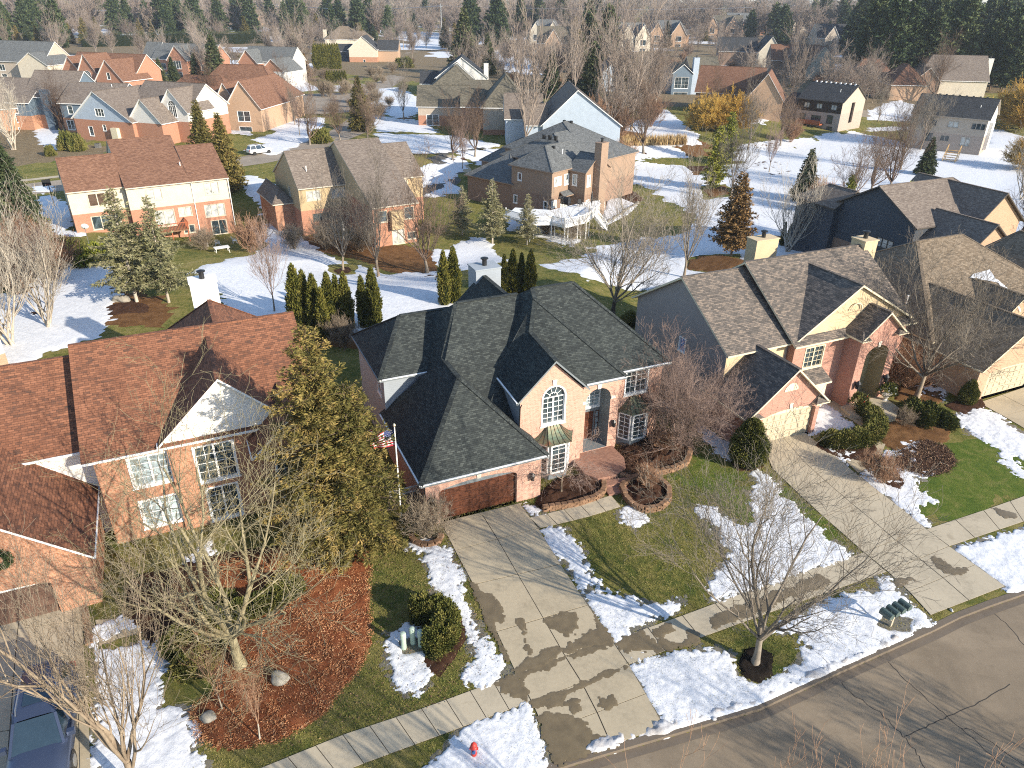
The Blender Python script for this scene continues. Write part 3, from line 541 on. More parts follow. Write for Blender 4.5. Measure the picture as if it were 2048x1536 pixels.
mid = [ats(q) for q in ('400 545, 470 520, 520 505, 548 470, 535 420, 505 395, 420 350, 500 352, 575 400, 600 470, 650 515, 760 548, 880 545, 900 590, 880 640, 760 655, 700 670, 560 660, 470 620, 410 570', '-60 720, -60 600, 60 590, 130 530, 200 515, 245 600, 215 645, 150 690, 60 720', '85 385, 120 400, 130 440, 150 470, 110 470, 90 430', '0 690, 200 560, 160 640, 60 710',
 '1240 296, 1320 284, 1420 330, 1500 290, 1700 262, 1900 306, 1985 285, 2100 300, 2100 480, 1960 452, 1820 440, 1600 530, 1450 570, 1350 575, 1180 560, 1100 530, 1200 500, 1300 478, 1385 470, 1400 430, 1330 392, 1270 362, 1238 372', '1490 560, 1700 480, 1660 520, 1560 560', '1900 400, 2080 420, 2080 500, 1980 470',
 '745 360, 870 330, 900 355, 930 385, 870 392, 820 385', '750 180, 800 175, 860 215, 800 240, 745 212', '745 232, 850 242, 872 265, 760 262', '760 268, 900 272, 990 290, 850 305, 770 300', '885 320, 935 312, 935 340, 880 378, 865 365', '930 305, 1000 300, 970 335, 940 330', '1010 430, 1060 445, 1150 480, 1130 490, 1020 460', '500 300, 620 262, 600 290, 540 310', '495 245, 640 235, 650 248, 560 290, 520 280, 560 262', '540 165, 600 160, 640 180, 560 185', '55 220, 110 250, 115 300, 80 290', '70 375, 105 372, 100 385, 70 385',
 '1740 230, 1800 200, 1860 250, 1800 260, 1740 262', '1960 240, 2060 250, 2060 330, 1990 300', '1240 260, 1330 220, 1400 290, 1330 300, 1290 268', '1010 110, 1070 120, 1060 150, 1010 140', '760 60, 900 66, 1000 75, 990 90, 830 85, 760 72', '980 100, 1050 98, 1060 130, 1020 145', '60 45, 150 40, 150 60, 60 62', '480 75, 560 72, 560 84, 480 85', '180 160, 215 165, 215 185, 185 185', '400 232, 470 240, 500 270, 420 262', '1060 120, 1090 130, 1080 150', '880 500, 960 480, 1010 520, 900 545', '1130 290, 1150 280, 1160 292')]
roads_h = []
blanket('snow_field', mid, .33, SNOW, thick=.10, amp=1.9, nsc=5., slope=.12, rough=.3, kind='stuff', seed=21, oct=6, grow=.7, holes=[(ats(q), 1.) for q in ('1372 330, 1425 318, 1440 345, 1390 350', '1400 372, 1455 366, 1470 392, 1410 398', '1370 515, 1490 505, 1490 548, 1370 540', '665 532, 705 530, 705 548, 670 550')])
farp = []
rg = np.random.default_rng(5)
for _ in range(60):
    px, py = rg.uniform(-150, 2200), 28 + rg.uniform(0, 1) ** 1.6 * 120; c = at(px, py); s = rg.uniform(5, 22) * (1 + c[1] / 500); a = rg.uniform(0, 3)
    farp.append([(c[0] + math.cos(a + t) * s * rg.uniform(.6, 1.5), c[1] + math.sin(a + t) * s * rg.uniform(.5, 1.2)) for t in np.arange(0, 6.2, .8)])
blanket('snow_field', farp, 3.5, SNOW, thick=.12, amp=9, nsc=30, slope=.03, rough=.1, kind='stuff', seed=31)
# back streets
path_sheet('street', ats('-80 392, 60 378, 200 362, 400 335, 520 318, 580 300, 640 285, 700 262, 735 235, 742 205, 735 180, 700 168'), 8.5, ASPHF, .03, 60)
def disc(name, c, rx, ry, mat, z=.035):
    mb = MB(); p = [(c[0] + rx * math.cos(t), c[1] + ry * math.sin(t)) for t in np.arange(0, 6.28, .26)]; mb.poly([(a, b, float(h(a, b)) + z) for a, b in p]); return tag(mb.build(name, mat), kind='structure')
disc('street', at(655, 205), 17, 24, ASPHF, .035)
path_sheet('street', ats('640 196, 560 190, 500 185, 440 178'), 8, ASPHF, .04, 20); path_sheet('street', ats('735 190, 800 150, 780 120, 850 88, 1000 80'), 8, ASPHF, .045, 30)
path_sheet('street', ats('300 62, 560 70, 760 78, 900 84, 1010 92, 1080 105, 1200 125'), 11, ASPHD, .05, 40); path_sheet('street', ats('880 100, 940 118, 1000 150, 1030 178'), 7, ASPHF, .04, 20)
path_sheet('driveway', ats('745 248, 860 246, 960 250'), 4, ASPHD, .04, 12); path_sheet('driveway', ats('770 305, 880 302, 960 292'), 5, ASPHD, .04, 12); path_sheet('driveway', ats('750 400, 830 390, 880 370, 905 345, 890 320, 870 312'), 5.5, ASPHD, .04, 20); path_sheet('sidewalk', ats('900 312, 935 340, 930 352, 900 362'), 1.6, CONC2, .05, 20)
path_sheet('driveway', ats('590 240, 540 236, 500 225'), 6, CONC2, .05, 10); path_sheet('street', ats('1700 228, 1780 236, 1900 262, 2100 300'), 8, ASPHF, .04, 30); path_sheet('street', ats('1200 110, 1290 118, 1390 112, 1500 100'), 8, ASPHF, .04, 30)
path_sheet('sidewalk', ats('-60 372, 60 360, 130 352'), 1.6, CONC, .05, 12); path_sheet('street', ats('1960 270, 2080 300'), 8, ASPHF, .04, 8)
# ------------------------------------------------------------------ houses
def PV(f, pos, x, y, d=0.):
    return {'f': (x, pos + d, y), 'b': (x, pos - d, y), 'l': (pos + d, x, y), 'r': (pos - d, x, y)}[f]
def arch_pts(x, y, w, hh, rise, n=14):
    """outline of an opening, counter-clockwise from bottom left; rise = height of the arched top"""
    if not rise: return [(x, y), (x + w, y), (x + w, y + hh), (x, y + hh)]
    p = [(x, y), (x + w, y)]
    for k in range(n + 1):
        t = math.pi * k / n; p.append((x + w / 2 + w / 2 * math.cos(t), y + hh - rise + rise * math.sin(t)))
    return p
def inset(p, d):
    n = len(p); out = []
    for i in range(n):
        a, b, c = Vector(p[i - 1]), Vector(p[i]), Vector(p[(i + 1) % n]); e0 = (b - a).normalized(); e1 = (c - b).normalized(); n0 = Vector((-e0.y, e0.x)); n1 = Vector((-e1.y, e1.x))
        m = (n0 + n1); m = m.normalized() if m.length > 1e-6 else n0; k = d / max(.4, m.dot(n0)); out.append(tuple(b + m * k))
    return out
class House:
    def __init__(s, name, O, yaw, label, cat='house', roof=SH_GREY, low=BR_RED, high=SD_CREAM, trim=WHITE, group=None, z=None):
        zz = float(h(O[0], O[1])) if z is None else z
        s.root = empty(name, (O[0], O[1], zz), R(yaw), label, cat, group); s.rm, s.lm, s.hm, s.tm = roof, low, high, trim
        s.W = {}; s.Rf = MB(); s.Rm = [roof]; s.Fa = MB(); s.walls = []; s.op = []; s.caps = MB()
    def wmb(s, m): return s.W.setdefault(m.name, (m, MB()))[1]
    def wall(s, f, pos, poly, mat): s.walls.append((f, pos, poly, mat))
    def roofpoly(s, polys, th=.16, mi=0, fascia=True):
        cnt = {}
        K = lambda p: tuple(round(q, 2) for q in p)
        for q in polys:
            for a, b in zip(q, q[1:] + q[:1]): k = frozenset((K(a), K(b))); cnt[k] = cnt.get(k, 0) + 1
        for q in polys:
            if len(q) > 3:      # keep faces flat enough
                pass
            s.Rf.poly(q, mi); lo = [(p[0], p[1], p[2] - th) for p in q][::-1]; s.Fa.poly(lo)
            for a, b in zip(q, q[1:] + q[:1]):
                if cnt[frozenset((K(a), K(b)))] == 1 and fascia:
                    s.Fa.poly([(a[0], a[1], a[2] - th), (b[0], b[1], b[2] - th), (b[0], b[1], b[2] - .02), (a[0], a[1], a[2] - .02)])
                    s.Rf.poly([(a[0], a[1], a[2] - .02), (b[0], b[1], b[2] - .02), b, a], mi)
    def cap(s, a, b, w=.26): s.caps.bar((a[0], a[1], a[2] - .005), (b[0], b[1], b[2] - .005), w, .05)
    def gutter(s, a, b):
        s.Fa.bar((a[0], a[1], a[2] - .07), (b[0], b[1], b[2] - .07), .11, .12)
    def wing(s, u0, u1, v0, v1, ze, zr, ax='u', a='g', b='g', c=None, split=None, low=None, high=None, z0=-.4, o=.4, gm=None, mi=0, cap=True, ocap=None, walls='flbr'):
        """footprint u0..u1, v0..v1; ridge along ax at c; ends a/b: 'g' gable or metres of hip run"""
        low = low or s.lm; high = high or s.hm; o2 = o if ocap is None else ocap
        if ax == 'u': q0, q1, r0, r1 = u0, u1, v0, v1
        else: q0, q1, r0, r1 = v0, v1, u0, u1
        P = (lambda q, r, z: (q, r, z)) if ax == 'u' else (lambda q, r, z: (r, q, z))
        c = (r0 + r1) / 2 if c is None else c
        Q0, Q1, R0, R1 = q0 - (o2 if a == 'g' else o), q1 + (o2 if b == 'g' else o), r0 - o, r1 + o
        A = P(Q0 if a == 'g' else Q0 + a, c, zr); B = P(Q1 if b == 'g' else Q1 - b, c, zr)
        c00, c10, c11, c01 = P(Q0, R0, ze), P(Q1, R0, ze), P(Q1, R1, ze), P(Q0, R1, ze)
        polys = [[c00, c10, B, A], [c11, c01, A, B]]
        if a != 'g': polys.append([c01, c00, A])
        if b != 'g': polys.append([c10, c11, B])
        s.roofpoly(polys, mi=mi)
        if cap:
            s.cap(A, B)
            if a != 'g': s.cap(c00, A); s.cap(c01, A)
            if b != 'g': s.cap(c10, B); s.cap(c11, B)
        s.gutter(c00, c10); s.gutter(c01, c11)
        zw0 = ze + (zr - ze) * o / (c - R0) - .17; zw1 = ze + (zr - ze) * o / (R1 - c) - .17; zt = zr - .19
        fa = {'u': ('f', 'b', 'l', 'r'), 'v': ('l', 'r', 'f', 'b')}[ax]
        def side(f, pos, x0, x1, zt_, tri=None):
            if f not in walls: return
            top = [(x1, zt_)] + ([tri] if tri else []) + [(x0, zt_ if not isinstance(tri, tuple) else zt_)]
            if split is not None and split > z0:
                s.wall(f, pos, [(x0, z0), (x1, z0), (x1, split), (x0, split)], low)
                s.wall(f, pos - (.03 if f in 'fl' else -.03) * 0, [(x0, split), (x1, split)] + top, high)
            else: s.wall(f, pos, [(x0, z0), (x1, z0)] + top, low)
        side(fa[0], r0, q0, q1, zw0); side(fa[1], r1, q0, q1, zw1)
        for f, pos, e in ((fa[2], q0, a), (fa[3], q1, b)):
            if f not in walls: continue
            if e == 'g':
                base = [(r0, z0), (r1, z0)]; zs = split if (split is not None and split > z0) else None; m2 = gm or (high if zs is not None else low)
                if zs is not None: s.wall(f, pos, [(r0, z0), (r1, z0), (r1, zs), (r0, zs)], low); s.wall(f, pos, [(r0, zs), (r1, zs), (r1, zw1), (c, zt), (r0, zw0)], m2)
                elif gm: zg = min(zw0, zw1); s.wall(f, pos, [(r0, z0), (r1, z0), (r1, zg), (r0, zg)], low); s.wall(f, pos, [(r0, zg), (r1, zg), (r1, zw1 + .001), (c, zt), (r0, zw0 + .001)], gm)
                else: s.wall(f, pos, [(r0, z0), (r1, z0), (r1, zw1), (c, zt), (r0, zw0)], low)
            else: side(f, pos, r0, r1, ze - .15 + .17)
        return s
    def win(s, f, pos, x, y, w, hh, cols=2, rows=3, rise=0, n=1, fm=None, glass=None, name='window', depth=.09, hole=True, fw=.07, mw=.028, label=None):
        s.op.append(dict(f=f, pos=pos, x=x, y=y, w=w, h=hh, cols=cols, rows=rows, rise=rise, n=n, fm=fm or s.tm, glass=glass or GLASS, name=name, depth=depth, hole=hole, fw=fw, mw=mw, kind='win', label=label)); return s
    def door(s, f, pos, x, y, w, hh, mat=WOODD, rise=0, depth=.12, cols=8, rows=4, name='garage_door', void=None, label=None):
        s.op.append(dict(f=f, pos=pos, x=x, y=y, w=w, h=hh, rise=rise, mat=mat, depth=depth, cols=cols, rows=rows, name=name, hole=True, kind='door', void=void, label=label)); return s
    def box(s, name, a, b, mat, parent=None): return MB().box(a, b).build(name, mat, parent or s.root)
    def chimney(s, u0, u1, v0, v1, z0, z1, mat, cap=True):
        m = MB().box((u0, v0, z0), (u1, v1, z1)).box((u0 - .06, v0 - .06, z1), (u1 + .06, v1 + .06, z1 + .1)); o = m.build('chimney', mat, s.root)
        if cap:
            m = MB().lathe([(.18, 0), (.18, .45), (.3, .5), (.3, .58), (.05, .66)], 12, ((u0 + u1) / 2, (v0 + v1) / 2, z1 + .1)); m.build('flue', BLACKM, o)
        return o
    def vent(s, u, v, z): MB().lathe([(.06, -.3), (.06, .35), (.085, .35), (.085, .42)], 8, (u, v, z)).build('roof_vent', WHITE, s.root)
    def build(s):
        for w_ in s.walls:
            f, pos, poly, mat = w_; mb = s.wmb(mat); xs = [p[0] for p in poly]; holes = []
            for o in s.op:
                if o['f'] != f or abs(o['pos'] - pos) > .011 or not o['hole'] or o.get('cut') : continue
                pts = arch_pts(o['x'], o['y'], o['w'], o['h'], o['rise'])
                def inside(p):
                    c = False
                    for i in range(len(poly)):
                        a, b = poly[i], poly[i - 1]
                        if (a[1] > p[1]) != (b[1] > p[1]) and p[0] < (b[0] - a[0]) * (p[1] - a[1]) / (b[1] - a[1]) + a[0]: c = not c
                    return c
                if all(inside(p) for p in pts): o['cut'] = mat; holes.append(pts)
            if not holes: mb.poly([PV(f, pos, *p) for p in poly]); continue
            loops = [[Vector((p[0], p[1], 0)) for p in poly]] + [[Vector((p[0], p[1], 0)) for p in q[::-1]] for q in holes]
            flat = [p for l in loops for p in l]
            for t in tessellate_polygon(loops): mb.poly([PV(f, pos, flat[i].x, flat[i].y) for i in t])
        for o in s.op:
            f, pos = o['f'], o['pos']; pts = arch_pts(o['x'], o['y'], o['w'], o['h'], o['rise']); n = len(pts); cut = o.get('cut')
            dep = o['depth'] if cut else -.005
            if cut:
                mb = s.wmb(o.get('rev') or cut)
                D = o.get('void') or dep
                for i in range(n): a, b = pts[i], pts[(i + 1) % n]; mb.poly([PV(f, pos, *a), PV(f, pos, *b), PV(f, pos, *b, D), PV(f, pos, *a, D)])
            if o['kind'] == 'win':
                F = MB(); fw = o['fw']; ip = inset(pts, fw); d0 = -.035; d1 = dep + .01
                for i in range(n):
                    j = (i + 1) % n; F.poly([PV(f, pos, *pts[i], d0), PV(f, pos, *pts[j], d0), PV(f, pos, *ip[j], d0), PV(f, pos, *ip[i], d0)]); F.poly([PV(f, pos, *ip[i], d0), PV(f, pos, *ip[j], d0), PV(f, pos, *ip[j], d1), PV(f, pos, *ip[i], d1)])
                    F.poly([PV(f, pos, *pts[i], d0), PV(f, pos, *pts[j], d0), PV(f, pos, *pts[j], .02), PV(f, pos, *pts[i], .02)])
                if hasattr(s, 'sills') or True:
                    a = PV(f, pos, o['x'] - .05, o['y'] - .09, -.07); b = PV(f, pos, o['x'] + o['w'] + .05, o['y'] - .005, -.001)
                    lo = tuple(min(p, q) for p, q in zip(a, b)); hi = tuple(max(p, q) for p, q in zip(a, b)); F.box(lo, hi)
                x0, x1, y0 = o['x'] + fw, o['x'] + o['w'] - fw, o['y'] + fw; ys = o['y'] + o['h'] - o['rise'] - (0 if o['rise'] else fw); dm = dep - .035 if cut else -.02
                def rod(xa, ya, xb, yb, w_, dd=0): F.bar(PV(f, pos, xa, ya, dm - dd), PV(f, pos, xb, yb, dm - dd), w_, .03, up=PV(f, 0, 0, 0, 1))
                N = o['n']
                for k in range(1, N): xx = x0 + (x1 - x0) * k / N; rod(xx, y0, xx, ys, .10, .012)
                for q in range(N):
                    xa = x0 + (x1 - x0) * q / N; xb = x0 + (x1 - x0) * (q + 1) / N
                    if N > 1: rod(xa + .03, y0, xa + .03, ys, .05, .006); rod(xb - .03, y0, xb - .03, ys, .05, .006)
                    for k in range(1, o['cols']): xx = xa + (xb - xa) * k / o['cols']; rod(xx, y0, xx, ys, o['mw'])
                for k in range(1, o['rows']): yy = y0 + (ys - y0) * k / o['rows']; rod(x0, yy, x1, yy, o['mw'])
                if o['rise']:
                    rod(x0, ys, x1, ys, .07, .01); cx = (x0 + x1) / 2; rr = (x1 - x0) / 2; rz = o['rise'] - fw
                    for t in (36, 72, 108, 144): rod(cx + rr * .3 * math.cos(R(t)), ys + rz * .3 * math.sin(R(t)), cx + rr * math.cos(R(t)), ys + rz * math.sin(R(t)), .028)
                    for k in range(8): t0, t1 = math.pi * k / 8, math.pi * (k + 1) / 8; rod(cx + rr * .42 * math.cos(t0), ys + rz * .42 * math.sin(t0), cx + rr * .42 * math.cos(t1), ys + rz * .42 * math.sin(t1), .028)
                fo = F.build(o['name'], o['fm'], s.root)
                if o.get('label'): fo['label'] = o['label']
                g = MB().poly([PV(f, pos, *p, dep if cut else -.012) for p in inset(pts, fw * .6)]); g.build('pane', o['glass'], fo)
            elif o['kind'] == 'door':
                D = MB(); y1 = o['h'] - o['rise'] ; D.poly([PV(f, pos, *p, dep) for p in [(o['x'], o['y']), (o['x'] + o['w'], o['y']), (o['x'] + o['w'], o['y'] + y1), (o['x'], o['y'] + y1)]])
                cw = o['w'] / o['cols']; rh = y1 / o['rows']
                for i in range(o['cols']):
                    for j in range(o['rows']):
                        xa, ya = o['x'] + cw * i + cw * .12, o['y'] + rh * j + rh * .16; xb, yb = xa + cw * .76, ya + rh * .68
                        for k, (q, e) in enumerate(((0, .0), (.05, .022))):
                            D.box(tuple(min(a, b) for a, b in zip(PV(f, pos, xa + q, ya + q, dep - .012 - e), PV(f, pos, xb - q, yb - q, dep - .0))), tuple(max(a, b) for a, b in zip(PV(f, pos, xa + q, ya + q, dep - .012 - e), PV(f, pos, xb - q, yb - q, dep - .0))))
                for j in range(1, o['rows']): D.bar(PV(f, pos, o['x'], o['y'] + rh * j, dep - .002), PV(f, pos, o['x'] + o['w'], o['y'] + rh * j, dep - .002), .015, .01, 1)
                do = D.build(o['name'], [o['mat'], BLACKM], s.root)
                if o.get('label'): do['label'] = o['label']
                if o['rise']:
                    MB().poly([PV(f, pos, *p, dep - .02) for p in arch_pts(o['x'], o['y'] + y1 + .001, o['w'], o['rise'], o['rise'])]).build('lintel_panel', o.get('lint') or s.tm if o['mat'] is not WOODD else GREYP, s.root)
        for k, (m, mb) in s.W.items(): mb.build('wall' if len(s.W) == 1 else m.name.split('_')[0] + '_wall', m, s.root)
        ro = s.Rf.build('roof', s.Rm, s.root)
        if s.caps.f: s.caps.build('ridge_cap', s.Rm[0], ro)
        s.Fa.build('gutter_and_fascia', s.tm, s.root)
        return s.root
def lantern(house, f, pos, x, y, sc=1.):
    m = MB(); c = PV(f, pos, x, y, -.16 * sc); b = PV(f, pos, x, y, 0)
    m.box((b[0] - .05, b[1] - .05, y - .1), (b[0] + .05, b[1] + .05, y + .1)); m.bar(b, (c[0], c[1], y + .12), .03); o = m.build('wall_lantern', BLACKM, house.root)
    MB().lathe([(.05, -.22 * sc), (.10 * sc, -.2 * sc), (.13 * sc, .08 * sc), (.15 * sc, .09 * sc), (.03, .24 * sc)], 6, (c[0], c[1], y)).build('lamp_body', BLACKM, o)
    MB().lathe([(.04, -.17 * sc), (.105 * sc, -.15 * sc), (.125 * sc, .05 * sc)], 6, (c[0], c[1], y)).build('lamp_glass', m_lglass, o)
    return o
m_lglass = m_plain('lantern_glass', (.55, .5, .4), .2, .6)
def keystone(house, f, pos, x, y, w=.26, hh=.42):
    m = MB(); a, b, c, d = (x - w * .38, y), (x + w * .38, y), (x + w * .6, y + hh), (x - w * .6, y + hh); fr = [PV(f, pos, *p, -.06) for p in (a, b, c, d)]; bk = [PV(f, pos, *p, 0) for p in (a, b, c, d)]; m.poly(fr)
    for i in range(4): m.poly([fr[i], fr[(i + 1) % 4], bk[(i + 1) % 4], bk[i]])
    m.build('keystone', LIME, house.root)
# ---- the brick house in the middle
H1 = House('brick_house', (-4.09, 33.74), 24.4, 'two-storey pink brick house with charcoal shingle roof and brown wooden garage door, in the middle', roof=SH_DARK, low=BR_PINK, high=SD_BLUE, trim=GREYP)
def custom(hs, polys): hs.roofpoly(polys)
G0, G1, G2, G3 = (-1.13, -.2, 3.05), (6.87, -.2, 3.05), (6.87, 6.9, 3.05), (-1.13, 8.6, 3.05); GA, GB = (2.9, 4.2, 6.95), (2.9, 7.1, 6.95)
custom(H1, [[G0, G1, GA], [G1, G2, (6.87, 7.1, 3.05), GB, GA], [G3, G0, GA, GB]])
M0, M1, M2 = (2.0, 5.35, 5.8), (10, 5.35, 5.8), (10, 14.6, 5.8); MA, MBr = (4.8, 9.7, 9.5), (9.2, 9.7, 9.5)
custom(H1, [[(2.2, 5.36, 5.8), (6.06, 5.36, 5.8), (6.06, 2.35, 3.34), (4.4, 2.35, 3.34)]])
custom(H1, [[M0, M1, MBr, MA], [(2.0, 14.2, 5.8), M0, MA], [(10, 14.2, 5.8), (2.0, 14.2, 5.8), MA, MBr]])
W0, W1, W2, W3 = (-1.12, 7.85, 5.8), (5.0, 7.85, 5.8), (5.0, 15.55, 5.8), (-1.12, 15.55, 5.8); WA, WB = (1.5, 11.75, 8.35), (5.0, 11.75, 8.35)
custom(H1, [[W0, W1, WB, WA], [W2, W3, WA, WB], [W3, W0, WA]])
custom(H1, [[(5.6, 8.5, 5.7), (9.05, 8.5, 8.95), (9.05, 15.8, 8.95), (5.6, 15.8, 5.7)], [(12.5, 8.5, 5.7), (12.5, 15.8, 5.7), (9.05, 15.8, 8.95), (9.05, 8.5, 8.95)]])
XL, XR = (9.97, 9.0, 10.), (13.08, 9.04, 10.); C_ = (9.69, 7.95, 9.65); G_ = (8.62, 6.25, 8.12)
R0, R1, R2_ = (13.7, 2.95, 5.8), (17.5, 2.95, 5.8), (17.5, 15.0, 5.8)
custom(H1, [[(9.0, 2.95, 5.8), R0, R1, XR, XL], [R1, R2_, XR], [R2_, (6.2, 15., 5.8), XL, XR], [(6.2, 15., 5.8), (5.94, 5.8, 5.85), C_, XL]])
custom(H1, [[(10.5, 2.33, 5.78), (13.65, 2.33, 5.78), C_, G_], [(13.65, 2.33, 5.78), (13.65, 3.2, 5.95), (9.9, 8.2, 9.6), C_], [(10.5, 2.33, 5.78), G_, (9.0, 5., 5.8)]])
GP = (8.25, 1.92, 8.12)
custom(H1, [[(5.75, 1.92, 5.72), GP, G_, (5.9, 5.9, 5.78)], [GP, (10.72, 1.92, 5.72), (10.72, 2.5, 5.72), G_], [(5.9, 5.9, 5.78), G_, C_]])
for a, b in ((G0, GA), (G1, GA), (GA, GB), (GB, MA), (MA, MBr), (WA, WB), (W0, WA), (W3, WA), (GP, G_), (G_, C_), (C_, XL), (XL, XR), (XR, R1), (C_, (13.65, 2.33, 5.78)), (XR, R2_), ((9.05, 9.7, 8.95), (9.05, 15.8, 8.95))): H1.cap(a, b, .3)
for a, b in ((G0, G1), (G0, G3), (W0, (2.1, 7.85, 5.8)), (W0, W3), (R0, R1), ((10.72, 2.33, 5.78), (13.65, 2.33, 5.78)), ((5.75, 1.95, 5.72), (5.9, 5.8, 5.78))): H1.gutter(a, b)
# white bars along the gutter lines
gm = MB()
for a, b in ((G0, G1), ((G0[0], G0[1], G0[2]), (G0[0], 8.4, 3.05)), (W0, (2.1, 7.85, 5.8)), ((13.72, 2.95, 5.8), R1), ((10.72, 2.33, 5.78), (13.65, 2.33, 5.78)), ((5.75, 1.95, 5.72), (5.88, 5.4, 5.78))):
    MB().bar((a[0], a[1] - .0, a[2] + .0), (b[0], b[1] - .0, b[2] + .0), .13, .05).build('gutter', WHITE, H1.root)
H1.wall('f', 0., [(-.8, -.4), (6.5, -.4), (6.5, 3.0), (-.8, 3.0)], BR_PINK); H1.wall('l', -.8, [(0, -.4), (8.2, -.4), (8.2, 3.0), (0, 3.0)], BR_PINK); H1.wall('r', 6.5, [(0, -.4), (2.2, -.4), (2.2, 3.0), (0, 3.0)], BR_PINK)
H1.wall('f', 2.2, [(6.05, -.4), (10.45, -.4), (10.45, 5.65), (8.25, 7.85), (6.05, 5.65)], BR_PINK); H1.wall('l', 6.05, [(2.2, 2.5), (5.9, 2.5), (5.9, 5.65), (2.2, 5.65)], SD_BLUE); H1.wall('r', 10.45, [(2.2, -.4), (2.72, -.4), (2.72, 5.6), (2.2, 5.6)], BR_PINK)
H1.wall('f', 2.7, [(10.45, -.4), (13.45, -.4), (13.45, 5.64), (10.45, 5.64)], BR_PINK); H1.wall('r', 13.45, [(2.7, -.4), (3.3, -.4), (3.3, 5.7), (2.7, 5.7)], BR_PINK)
H1.wall('f', 3.3, [(13.45, -.4), (17.1, -.4), (17.1, 5.66), (13.45, 5.66)], BR_PINK); H1.wall('r', 17.1, [(3.3, -.4), (14.6, -.4), (14.6, 5.66), (3.3, 5.66)], SD_BLUE)
H1.wall('l', -.78, [(8.2, -.4), (15.2, -.4), (15.2, 5.66), (8.2, 5.66)], SD_BLUE); H1.wall('f', 8.2, [(-.78, 2.4), (2.4, 2.4), (2.4, 5.66), (-.78, 5.66)], SD_BLUE); H1.wall('b', 15.2, [(-.78, -.4), (17.1, -.4), (17.1, 5.66), (-.78, 5.66)], SD_BLUE)
H1.wall('b', 15.45, [(5.9, 5.5), (12.2, 5.5), (9.05, 8.75)], SD_BLUE)
H1.door('f', 0., 0.0, 0, 4.9, 2.5, WOODD, rise=.42, depth=.24, cols=8, rows=4, label='brown wood-grain panelled garage door')
H1.op[-1]['h'] = 2.52
H1.win('f', 2.2, 7.5, 3.55, 1.7, 2.75, 2, 5, rise=.85, n=2, fw=.1, depth=.14, label='arched white double window in the front gable')
H1.win('f', 3.3, 14.2, 3.75, 1.85, 1.85, 2, 4, n=2, fw=.1, fm=WHITE, depth=.14)
for o in H1.op: o['fm'] = WHITE
H1.op.append(dict(f='f', pos=2.7, x=10.95, y=.45, w=1.85, h=4.65, rise=.8, hole=True, kind='void', void=1.3, rev=GREYP, name='entry', depth=1.3))
H1.wall('f', 4.0, [(10.7, .3), (13.4, .3), (13.4, 5.4), (11.0, 5.4)], GREYP)
H1.win('f', 4.0, 11.12, 3.0, 1.7, 2.1, 4, 5, rise=.75, fw=.08, depth=.05, fm=WHITE, glass=GLASSL)
H1.door('f', 4.0, 11.3, .5, 1.1, 2.15, WOODD, cols=2, rows=3, name='front_door', depth=.05)
H1.win('f', 4.0, 12.48, .6, .34, 2.0, 1, 4, fw=.04, fm=WOODD, depth=.05, glass=GLASSL, name='sidelight')
for x0, w_, z_ in ((-.65, .12, 0), ): pass
